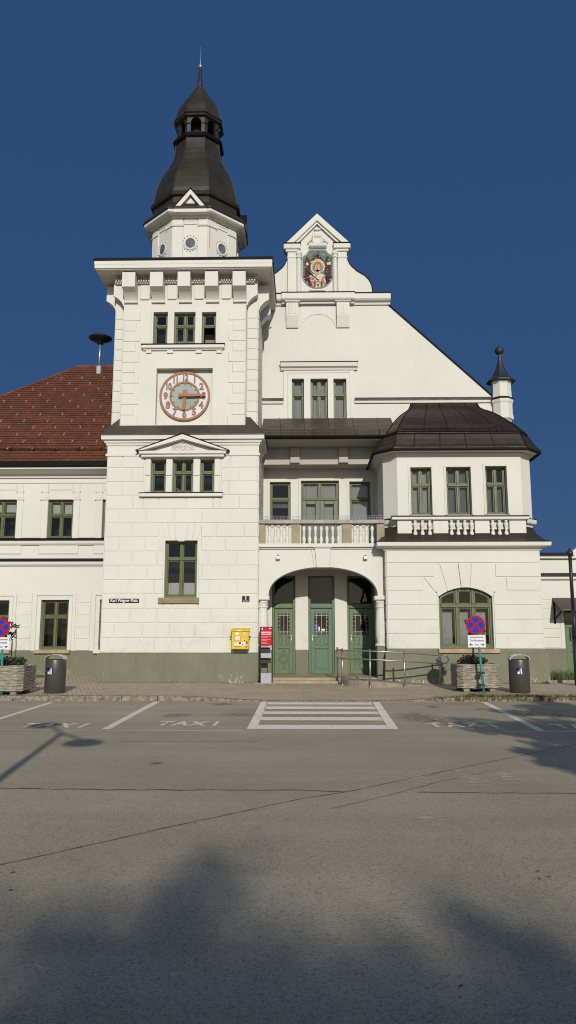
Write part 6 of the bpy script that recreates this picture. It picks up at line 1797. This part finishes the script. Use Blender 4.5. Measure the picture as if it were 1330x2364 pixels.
# planters
def make_planter(cx, cy, z, lab, seed):
    t_ = thing('stone_planter', lab, 'planter', (cx, cy, z), 'stone planters at the kerb')
    hw, chf, h0, h1 = .575, .13, .10, .72
    base = [(-hw+chf, -hw), (hw-chf, -hw), (hw, -hw+chf), (hw, hw-chf), (hw-chf, hw), (-hw+chf, hw), (-hw, hw-chf), (-hw, -hw+chf)]
    rnd = random.Random(seed); rings = []; rows = 17
    segs = []
    for i in range(8):
        a, b = base[i], base[(i+1) % 8]; n = 14 if i % 2 == 0 else 4
        for k in range(n): segs.append((a[0]+(b[0]-a[0])*k/n, a[1]+(b[1]-a[1])*k/n))
    nS = len(segs)
    wav = [[rnd.uniform(-1, 1) for _ in range(nS)] for _ in range(rows+1)]
    for rI in range(rows):
        for (f, ins) in ((0.0, .022), (.22, .0), (.75, .0), (1.0, .02)):
            zz = h0+(h1-h0)*(rI+f)/rows; ring = []
            for j, (x, y) in enumerate(segs):
                ww = (wav[rI][j]+wav[rI][j-1]+wav[rI][(j+1) % nS])/3
                k = 1-(ins + .016*abs(ww))/hw
                ring.append((cx+x*k, cy+y*k, z+zz+ww*.018+.007*sin(j*.9+rI)))
            rings.append(ring)
    rings.append([(cx+x*.86, cy+y*.86, z+h1) for x, y in segs]); rings.append([(cx+x*.84, cy+y*.84, z+h1-.12) for x, y in segs])
    b_ = MB(); b_.loft(rings, True, True); b_.build('trough', M['planter'], t_)
    so = MB(); so.poly([(cx+x*.85, cy+y*.85, z+h1-.06) for x, y in segs]); so.build('soil', M['gravelbed'], t_)
    for dx in (-.34, .34):
        for dy in (-.42, .42):
            f_ = MB(); f_.bbox(cx+dx-.075, cx+dx+.075, cy+dy-.09, cy+dy+.09, z, z+.115, .01); f_.build('foot', M['concrete'], t_)
    return t_
prs = []
for (px, py, lab, seed) in ((1098, 1596.5, 'square stacked-stone planter of low shrubs in front of the arched window', 3), (22, 1604, 'square stacked-stone planter of low shrubs cut by the photo edge near the wing', 9)):
    p = gr(px, py+2, .12); cx_, cy_ = PX(px, py, p[1]+.55), p[1]+.55; z = gz(cx_, cy_)
    if px < 100: cx_ = PX(50, 1590, p[1])-.575
    make_planter(cx_, cy_, z, lab, seed); prs.append((cx_, cy_, z))
for i, (cx_, cy_, z) in enumerate(prs):
    nm = ('low bushy shrubs growing in the planter before the arched window', 'low bushy shrubs growing in the planter at the photo edge')[i]
    t_ = thing('planter_shrub', nm, 'shrub', (cx_, cy_, z+.66), 'shrubs in the planters')
    b_ = MB(); rnd = random.Random(i)
    for k in range(16):
        a = rnd.uniform(0, 2*pi); q = rnd.uniform(0, .36); hh = rnd.uniform(.03, .13)
        leaf_clump(b_, (cx_+q*cos(a), cy_+q*sin(a), z+.72+hh), .15, .15, .085, 85, .075, k+40*i, .9)
    b_.build('foliage', M['leafbrown'] if i == 0 else M['leaf'], t_)
    s_ = MB()
    for k in range(9): a = k*.7; s_.tube([(cx_+.2*cos(a), cy_+.2*sin(a), z+.62), (cx_+.3*cos(a), cy_+.3*sin(a), z+.84)], .008, 4)
    s_.build('stem', M['bark'], t_)
    # tall thin shoot with its stake
    pxs = (1081, 28)[i]; 
    t2 = thing('tall_shoot', ('tall leafy shoot rising behind the no stopping sign at the arched window', 'tall leafy shoot rising behind the no stopping sign at the photo edge')[i], 'plant', (cx_, cy_+.1, z+.66), 'tall shoots in the planters')
    xs_ = cx_-.03 if i == 0 else cx_+.12; yy = cy_+.10
    s_ = MB(); s_.tube([(xs_, yy, z+.6), (xs_+.01, yy, z+1.2), (xs_-.02, yy, z+1.75)], .014, 5); s_.build('stem', M['bark'], t2)
    b_ = MB()
    if i == 0:
        for k in range(9): leaf_clump(b_, (PX(1080+k*1.3, 1450, yy), yy-.03, PZ(1080, 1438+k*4.0, yy)), .06, .07, .06, 26, .085, k+90, .9)
        for k in range(4): leaf_clump(b_, (PX(1114, 1450, yy), yy-.03, PZ(1110, 1450+k*4.0, yy)), .06, .07, .05, 16, .08, k+120, .9)
    else:
        for (qx, qy) in ((22, 1440), (30, 1441), (27, 1450), (35, 1447), (40, 1446), (22, 1463), (28, 1465), (33, 1470), (34, 1462), (24, 1476), (14, 1430), (6, 1428)): leaf_clump(b_, (PX(qx, qy, yy), yy-.03, PZ(qx, qy, yy)), .05, .06, .04, 16, .075, qx, .9)
    b_.build('foliage', M['leaf'], t2)

# no-stopping signs
def make_sign(px, pyc, yS, text3, lab, seed):
    c = at(px, pyc, yS); R_ = 21.5*yS*1.003/FPX*1.0
    t_ = thing('traffic_sign', lab, 'traffic sign', (c[0], yS, .12), 'no stopping signs at the kerb')
    x, z = c[0], c[2]
    def dk(name, r_, y, m, n=36):
        b_ = MB(); b_.prism_y([(x+r_*cos(2*pi*i/n), z+r_*sin(2*pi*i/n)) for i in range(n)], y, y+.008); return b_.build(name, m, t_)
    D_ = dk('disc', R_, yS, M['signred']); 
    b_ = MB(); b_.prism_y([(x+R_*.80*cos(2*pi*i/36), z+R_*.80*sin(2*pi*i/36)) for i in range(36)], yS-.003, yS+.001); b_.build('blue_field', M['signblue'], D_)
    b_ = MB(); w_ = R_*.105
    for k, a in enumerate((pi/4, -pi/4)):
        ux, uz = cos(a), sin(a); q = [(x+r1*R_*.84*ux-s*w_*uz, z+r1*R_*.84*uz+s*w_*ux) for r1, s in ((-1, -1), (1, -1), (1, 1), (-1, 1))]; b_.prism_y(q, yS-.006-.001*k, yS-.002)
    b_.build('cross', M['signred'], D_)
    b_ = MB(); px0, px1 = x-R_*.86, x+R_*.98; z1, z0 = z-R_*1.04, z-R_*2.32
    b_.prism_y([(px0, z0), (px1, z0), (px1, z1), (px0, z1)], yS, yS+.006); PL = b_.build('plate', M['whitepaint'], t_)
    xm = (px0+px1)/2; h = z1-z0
    text_mesh('lettering', 'ausgenommen', h*.235, (xm, yS-.002, z1-h*.17), M['signblack'], PL, extrude=.0008, xs=.86, off=.001)
    text_mesh('lettering', 'Taxifahrzeuge', h*.235, (xm, yS-.002, z1-h*.44), M['signblack'], PL, extrude=.0008, xs=.86, off=.001)
    text_mesh('lettering', text3, h*.24, (xm, yS-.002, z0+h*.22), M['signblack'], PL, extrude=.0008, xs=.9, off=.001)
    for s in (-1, 1):
        b_ = MB(); e = xm+s*(px1-px0)*.44; i_ = xm+s*(px1-px0)*.21; zz = z0+h*.22
        b_.box(min(i_, e-s*.04), max(i_, e-s*.04), yS-.003, yS+.001, zz-.008, zz+.008)
        tri = [(e, zz), (e-s*.055, zz+.036), (e-s*.055, zz-.036)]
        b_.prism_y(tri if s < 0 else tri[::-1], yS-.003, yS+.001); b_.build('arrow', M['signblack'], PL)
    b_ = MB(); b_.tube([(x+.14, yS-.05, .10), (x+.07, yS+.0, z0-.02)], .032, 10); b_.build('pole', M['teal'], t_, True)
    b_ = MB(); b_.tube([(x+.07, yS+.005, z0-.03), (x+.07, yS+.045, z0+.06), (x+.055, yS+.045, z+R_*.6)], .028, 10); b_.build('pole_top', M['galv'], t_, True)
    for zz in (.30, .62):
        b_ = MB(); b_.bbox(x+.05, x+.18, yS-.075, yS+.16, zz, zz+.05, .01); b_.build('clamp', M['pole'], t_)
make_sign(1098, 1443, 20.22, '5m', 'round blue and red no stopping sign with taxi plate before the arched window', 1)
make_sign(2, 1448.5, 19.3, '7,5m', 'round blue and red no stopping sign with taxi plate cut by the photo edge', 2)
for i, (cx_, cy_, z) in enumerate(prs):
    b_ = MB(); b_.tube([(cx_-.03+i*.13, cy_-.1, z+.55), (cx_-.03+i*.13, cy_-.1, z+1.35)], .016, 6); o = b_.build('plant_stake', M['bark'])
    tag(o, ('thin dark stake in the planter before the arched window', 'thin dark stake in the planter at the photo edge')[i], 'stake', 'stakes in the planters')

# lamp post at the right edge
lx, ly = PX(1315.5, 1280, 23.0), 23.0
t_ = thing('lamp_post', 'slim dark grey post with small cap standing before the canopied side door', 'lamp post', (lx, ly, .12))
zt_ = PZ(1315, 1272, ly)
b_ = MB(); b_.tube([(lx, ly, .1), (lx, ly, 1.5)], .078, 14); b_.tube([(lx, ly, 1.48), (lx, ly, 2.4)], .064, 14); b_.tube([(lx, ly, 2.38), (lx, ly, zt_-.02)], .052, 14); b_.build('pole', M['pole'], t_, True)
b_ = MB(); b_.lathe([(.08, zt_-.14), (.10, zt_-.08), (.10, zt_-.03), (.04, zt_+.02), (.03, zt_+.07), (.001, zt_+.09)], lx, ly, 14); b_.build('cap', M['pole'], t_, True)

# planting beds and weeds
def blades(mb, x, y, z, h, seed):
    rnd = random.Random(seed); a = rnd.uniform(0, pi); l = rnd.uniform(-.6, .6)*h; w = .012
    mb.poly([(x-w*cos(a), y-w*sin(a), z), (x+w*cos(a), y+w*sin(a), z), (x+l*cos(a+1), y+l*sin(a+1), z+h)])
gb = MB(); rnd = random.Random(5)
for i in range(5200):
    x = rnd.uniform(7.55, 13); y = rnd.uniform(24.3, 26.9); blades(gb, x, y, gz(x, y)+.02, rnd.uniform(.05, .22)*(1.6 if rnd.random() < .1 else 1), i)
for i in range(1800):
    x = rnd.uniform(-14, -8.5); y = rnd.uniform(25.7, 26.5); blades(gb, x, y, gz(x, y)+.01, rnd.uniform(.02, .08), i+9000)
go = gb.build('grass', M['grass']); go['kind'] = 'stuff'; go['label'] = 'short rough grass in the beds along the walls'
bd_ = MB(); bd_.prism_z([(7.52, 24.2), (13, 24.2), (13, 26.95), (7.52, 26.95)], 0.0, lambda x, y: gz(x, y)+.03); bd_.prism_z([(-14, 25.6), (-8.4, 25.75), (-8.3, 26.54), (-14, 26.54)], 0.0, lambda x, y: gz(x, y)+.02); struct(bd_.build('planting_bed', M['gravelbed']))
be = MB(); be.bbox(7.50, 13, 24.08, 24.2, 0, .24, .02); struct(be.build('bed_kerb', M['concrete']))
wb_ = MB(); rnd = random.Random(6)
for i in range(1500):
    x = rnd.choice([rnd.gauss(4.4, .5), rnd.uniform(3.2, 7.5), rnd.gauss(5.6, .5), rnd.gauss(6.9, .3)]); y = KY+rnd.uniform(-.05, .14)
    blades(wb_, x, y, kh(x)*(1 if y > KY+.02 else rnd.uniform(.1, .9)), rnd.uniform(.03, .10), i)
for i in range(240):
    x = rnd.uniform(-8, -2.5); y = KY+rnd.uniform(-.03, .12); blades(wb_, x, y, kh(x)*rnd.uniform(.2, 1), rnd.uniform(.015, .05), i+4000)
leaf_clump(wb_, (4.2, KY+.05, kh(4.2)+.03), .25, .06, .05, 160, .06, 77, .6); leaf_clump(wb_, (5.4, KY+.05, kh(5.4)+.02), .5, .05, .05, 260, .06, 78, .6)
wo = wb_.build('weeds', M['weed']); wo['kind'] = 'stuff'; wo['label'] = 'dry weeds growing along the kerb'
bl = MB(); rnd = random.Random(11)
for i in range(320):
    x = rnd.choice([rnd.uniform(4.5, 7.5), rnd.uniform(-6.4, -1.5)]); y = (BL-.14 if x > 0 else T-.12)-rnd.uniform(0, .05); blades(bl, x, y, gz(x, y), rnd.uniform(.01, .05), i)
leaf_clump(bl, (7.35, BL-.18, gz(7.3, 23.7)+.03), .12, .05, .05, 60, .05, 5)
bo = bl.build('wall_weeds', M['leaf']); bo['kind'] = 'stuff'; bo['label'] = 'sparse weeds along the foot of the wall'

fl_ = MB(); rnd = random.Random(31)
for (px, py) in ((1243, 2014), (1268, 2027), (1247, 2031), (450, 1902), (30, 2017), (25, 2058), (1065, 2281), (985, 2286), (150, 1711), (1218, 1749)):
    g_ = gr(px, py); a = rnd.uniform(0, pi); q = .018
    fl_.poly([(g_[0]+q*cos(a), g_[1]+q*sin(a), .008), (g_[0]-q*.4*sin(a), g_[1]+q*.4*cos(a), .014), (g_[0]-q*cos(a), g_[1]-q*sin(a), .008), (g_[0]+q*.4*sin(a), g_[1]-q*.4*cos(a), .010)])
fo = fl_.build('leaf_litter', M['leafbrown']); fo['kind'] = 'stuff'; fo['label'] = 'a few fallen leaves lying on the asphalt'
# ---- behind the camera: the double-headed street lamp and the trees whose shadows lie on the square
SUN_EL = radians(23.2); SUN_T = .143
k_ = 1/tan(SUN_EL)/sqrt(1+SUN_T**2)
def caster(gx, gy, h): return (gx+SUN_T*k_*h, gy-k_*h, h)      # point at height h whose shadow falls on (gx, gy)
tip = gr(142, 1693); hA = gr(108, 1673); hB = gr(195, 1712)
HP = 5.4
pt = caster(tip[0], tip[1], HP); pa_ = caster(hA[0], hA[1], HP+.05); pb2 = caster(hB[0], hB[1], HP+.05)
t_ = thing('street_lamp', 'tall two-armed street lamp casting its shadow over the taxi bays', 'street lamp', (pt[0], pt[1], 0))
b_ = MB(); b_.tube([(pt[0], pt[1], 0), (pt[0], pt[1], HP)], .075, 12, .05); b_.build('pole', M['pole'], t_, True)
for q in (pa_, pb2):
    b_ = MB(); b_.tube([pt, ((pt[0]+q[0])/2, (pt[1]+q[1])/2, HP+.06), q], .035, 8); b_.build('arm', M['pole'], t_, True)
    b_ = MB(); b_.lathe([(.06, HP+.16), (.20, HP+.10), (.30, HP+.0), (.30, HP-.04), (.22, HP-.10), (.001, HP-.12)], q[0], q[1], 20); b_.build('lamp_head', M['pole'], t_, True)

def tree(x, y, h, r, base, n, size, seed, lab, blobs):
    rnd = random.Random(seed)
    t_ = thing('shade_tree', lab, 'tree', (x, y, 0), 'trees shading the square')
    tr_ = MB(); tr_.tube([(x, y, 0), (x+.1, y, h*.3), (x-.05, y+.1, h*.6), (x, y, h*.9)], r*.07, 9, r*.02)
    lv_ = MB()
    for (bx_, by_, bz_, br, nb_) in blobs:
        tr_.tube([(x, y, h*.45), ((x+bx_)/2, (y+by_)/2, (h*.5+bz_)/2+.3), (bx_, by_, bz_)], .07, 5, .02)
        for k in range(5):
            a, b, c_ = rnd.gauss(0, .45), rnd.gauss(0, .45), rnd.gauss(0, .4)
            leaf_clump(lv_, (bx_+a*br, by_+b*br, bz_+c_*br), br*.62, br*.62, br*.5, nb_, size, rnd.random(), .8)
    tr_.build('trunk', M['bark'], t_); lv_.build('crown', M['treeleaf'], t_)
def cast_blobs(lst, hs, k=200, c0=.45, c1=1.5):
    out = []
    for (px, py, rad), h in zip(lst, hs):
        q = gr(px, py); c = caster(q[0], q[1], h); out.append((c[0], c[1], c[2], rad, max(3, int(k*rad*rad*(c0+(c1-c0)*max(0, min(1, (py-2060)/280)))))))
    return out
# how much of the sun the two tall crowns behind the viewer let through, sampled on the ground
SH_X = [-300, 0, 75, 200, 340, 450, 560, 660, 780, 900, 1000, 1090, 1160, 1250, 1330, 1600]
SH = [(1860, [0]*16),
      (1940, [0, 0, 0, 0, 0, .1, .28, .03, 0, 0, 0, 0, 0, 0, 0, 0]),
      (1990, [0, 0, 0, 0, .05, .40, .25, .02, 0, 0, 0, .03, 0, 0, 0, 0]),
      (2035, [.1, .03, .03, .05, .15, .68, .42, .12, 0, 0, .03, .18, .02, 0, 0, 0]),
      (2080, [.3, .22, .2, .2, .42, .65, .48, .15, .02, .05, .1, .6, .22, .03, 0, 0]),
      (2120, [.3, .3, .42, .42, .52, .72, .38, .2, .08, .15, .25, .62, .5, .1, .03, 0]),
      (2160, [.4, .45, .68, .55, .62, .78, .36, .38, .1, .30, .45, .6, .78, .42, .12, 0]),
      (2210, [.5, .5, .72, .66, .72, .78, .7, .74, .30, .45, .5, .5, .85, .8, .40, .1]),
      (2260, [.5, .48, .62, .76, .84, .84, .92, .92, .62, .62, .62, .42, .85, .92, .72, .3]),
      (2320, [.5, .5, .70, .84, .88, .86, .96, .96, .9, .86, .84, .62, .85, .92, .88, .6]),
      (2450, [.7, .8, .85, .9, .92, .92, .96, .96, .94, .92, .9, .85, .92, .94, .92, .8]),
      (3600, [.8, .9, .9, .9, .9, .9, .9, .9, .9, .9, .9, .9, .9, .9, .9, .8])]
def shade_at(px, py):
    def row(v):
        for i in range(15):
            if SH_X[i] <= px < SH_X[i+1]:
                t = (px-SH_X[i])/(SH_X[i+1]-SH_X[i]); return v[i]+(v[i+1]-v[i])*t
        return 0
    for (ya, va), (yb, vb) in zip(SH[:-1], SH[1:]):
        if ya <= py < yb:
            t = (py-ya)/(yb-ya); return row(va)*(1-t)+row(vb)*t
    return 0
def proj_px(x, y):
    v = (x, y, -EYE); c = sum(a*b for a, b in zip(v, _fw))
    return 665+FPX*sum(a*b for a, b in zip(v, _r))/c, 1182-FPX*sum(a*b for a, b in zip(v, _up))/c
def leaf(mb, p, rnd, s):
    a = rnd.uniform(0, 2*pi); el = rnd.uniform(-.4, 1.1); b = rnd.uniform(0, 2*pi)
    d = (cos(a)*cos(el), sin(a)*cos(el), sin(el)); e = (-sin(a)*cos(b)-cos(a)*sin(el)*sin(b), cos(a)*cos(b)-sin(a)*sin(el)*sin(b), cos(el)*sin(b))
    mb.poly([p, tuple(p[k]+d[k]*s*.5+e[k]*s*.28 for k in range(3)), tuple(p[k]+d[k]*s for k in range(3)), tuple(p[k]+d[k]*s*.5-e[k]*s*.28 for k in range(3))])
def shade_tree(xlo, xhi, seed, lab, trunk):
    rnd = random.Random(seed)
    t_ = thing('shade_tree', lab, 'tree', (trunk[0], trunk[1], 0), 'trees shading the square')
    lv_ = MB(); tr_ = MB(); S_ = .20; area = .28*S_*S_*.5/sin(SUN_EL)
    tops = []
    cell = .10; y = 2.0
    while y < 7.4:
        x = xlo
        while x < xhi:
            gx_, gy_ = x+rnd.uniform(0, cell), y+rnd.uniform(0, cell)
            px, py = proj_px(gx_, gy_)
            d = shade_at(px, py)
            n = (-math.log(max(.02, 1-min(.99, d*1.04))))**1.35*2.0*cell*cell/area
            n = int(n)+(1 if rnd.random() < n-int(n) else 0)
            for _ in range(n):
                # nearer shadows come from lower boughs: the crown leans along the sun's rays
                h = 14.6-(7.2-gy_)*.55+rnd.gauss(0, .9)
                c = caster(gx_+rnd.uniform(-.06, .06), gy_+rnd.uniform(-.06, .06), h)
                leaf(lv_, c, rnd, S_*rnd.uniform(.7, 1.3))
                if rnd.random() < .012: tops.append(c)
            x += cell
        y += cell
    x, y = trunk
    tr_.tube([(x, y, 0), (x+.15, y, 4), (x-.1, y+.2, 8), (x, y, 12)], .26, 10, .06)
    for c in tops: tr_.tube([(x, y, 7.5+rnd.uniform(-1.5, 2)), ((x+c[0])/2, (y+c[1])/2, c[2]*.45+5.4), c], .035, 4, .006)
    tr_.build('trunk', M['bark'], t_); lv_.build('crown', M['treeleaf'], t_)
mid = caster(-.9, 4.4, 13.2); shade_tree(-3.6, .25, 21, 'tall tree behind the viewer shading the left foreground', (mid[0], mid[1]-1.0))
mid = caster(1.5, 4.2, 13.2); shade_tree(.25, 3.6, 22, 'tall tree behind the viewer shading the right foreground', (mid[0]+.3, mid[1]-1.0))
b3 = cast_blobs([(1185, 1676, .28), (1215, 1672, .25), (1190, 1648, .3), (1240, 1685, .4), (1290, 1696, .5), (1250, 1645, .4), (1300, 1640, .5), (1160, 1690, .16), (1205, 1697, .2), (1240, 1742, .22), (1275, 1752, .3), (1310, 1765, .35), (1335, 1740, .6), (1350, 1690, .9), (1400, 1650, 1.1), (1420, 1720, 1.1), (1300, 1628, .5), (1140, 1640, .16), (1270, 1718, .3)], [4.6, 4.8, 4.9, 5.0, 5.3, 5.6, 5.9, 4.4, 4.5, 4.4, 4.6, 4.7, 4.9, 5.6, 6.0, 5.2, 6.2, 5.2, 4.8], 420, 1.0, 1.0)
tc_ = b3[9]
tree(tc_[0]+1.2, tc_[1], 6.5, 2.5, 2, 85, .17, 23, 'small leafy tree beside the road shading the bay by the right kerb', b3)

# ================================================================== LIGHT, SKY, CAMERA
w = bpy.data.worlds.new('World'); scene.world = w; w.use_nodes = True
nt = w.node_tree; bg = nt.nodes['Background']
sky = nt.nodes.new('ShaderNodeTexSky'); sky.sky_type = 'NISHITA'; sky.sun_disc = False
sky.sun_elevation = SUN_EL
SUN_AZ = pi + atan(-SUN_T)                              # direction towards the sun: (+.143, -1)
sky.sun_rotation = math.atan2(SUN_T, -1)
sky.air_density = 1.0; sky.dust_density = 1.2; sky.ozone_density = 3.0; sky.altitude = 500
tcw = nt.nodes.new('ShaderNodeTexCoord')
dt = nt.nodes.new('ShaderNodeVectorMath'); dt.operation = 'DOT_PRODUCT'
dt.inputs[1].default_value = (SUN_T, -1, tan(SUN_EL)); nt.links.new(tcw.outputs['Generated'], dt.inputs[0])
flat = mix(nt, ramp(nt, dt.outputs['Value'], -0.15, 0.75, 0.90, 0.25), sky.outputs[0], (0.28, 0.89, 2.42, 1))
nt.links.new(flat, bg.inputs[0]); bg.inputs[1].default_value = 0.075
sd = bpy.data.lights.new('sun', 'SUN'); sd.energy = 2.8; sd.angle = radians(.53); sd.color = (1.0, .97, .90)
so = bpy.data.objects.new('sun', sd); COL.objects.link(so)
from mathutils import Vector
dv = Vector((-SUN_T, 1, -tan(SUN_EL)*sqrt(1+SUN_T**2)))
so.rotation_euler = dv.to_track_quat('-Z', 'Y').to_euler()

cam = bpy.data.cameras.new('camera'); co_ = bpy.data.objects.new('camera', cam); COL.objects.link(co_)
co_.location = (0, 0, EYE); co_.rotation_euler = (pi/2+TH, 0, PS)
cam.sensor_fit = 'VERTICAL'; cam.sensor_height = 36; cam.lens = 36*FPX/2364; cam.clip_end = 3000; cam.clip_start = .05
scene.camera = co_
scene.cycles.diffuse_bounces = 1
scene.cycles.pixel_filter_type = 'BLACKMAN_HARRIS'; scene.cycles.filter_width = 1.05
scene.view_settings.view_transform = 'Standard'; scene.view_settings.look = 'None'; scene.view_settings.exposure = 0; scene.view_settings.gamma = 1
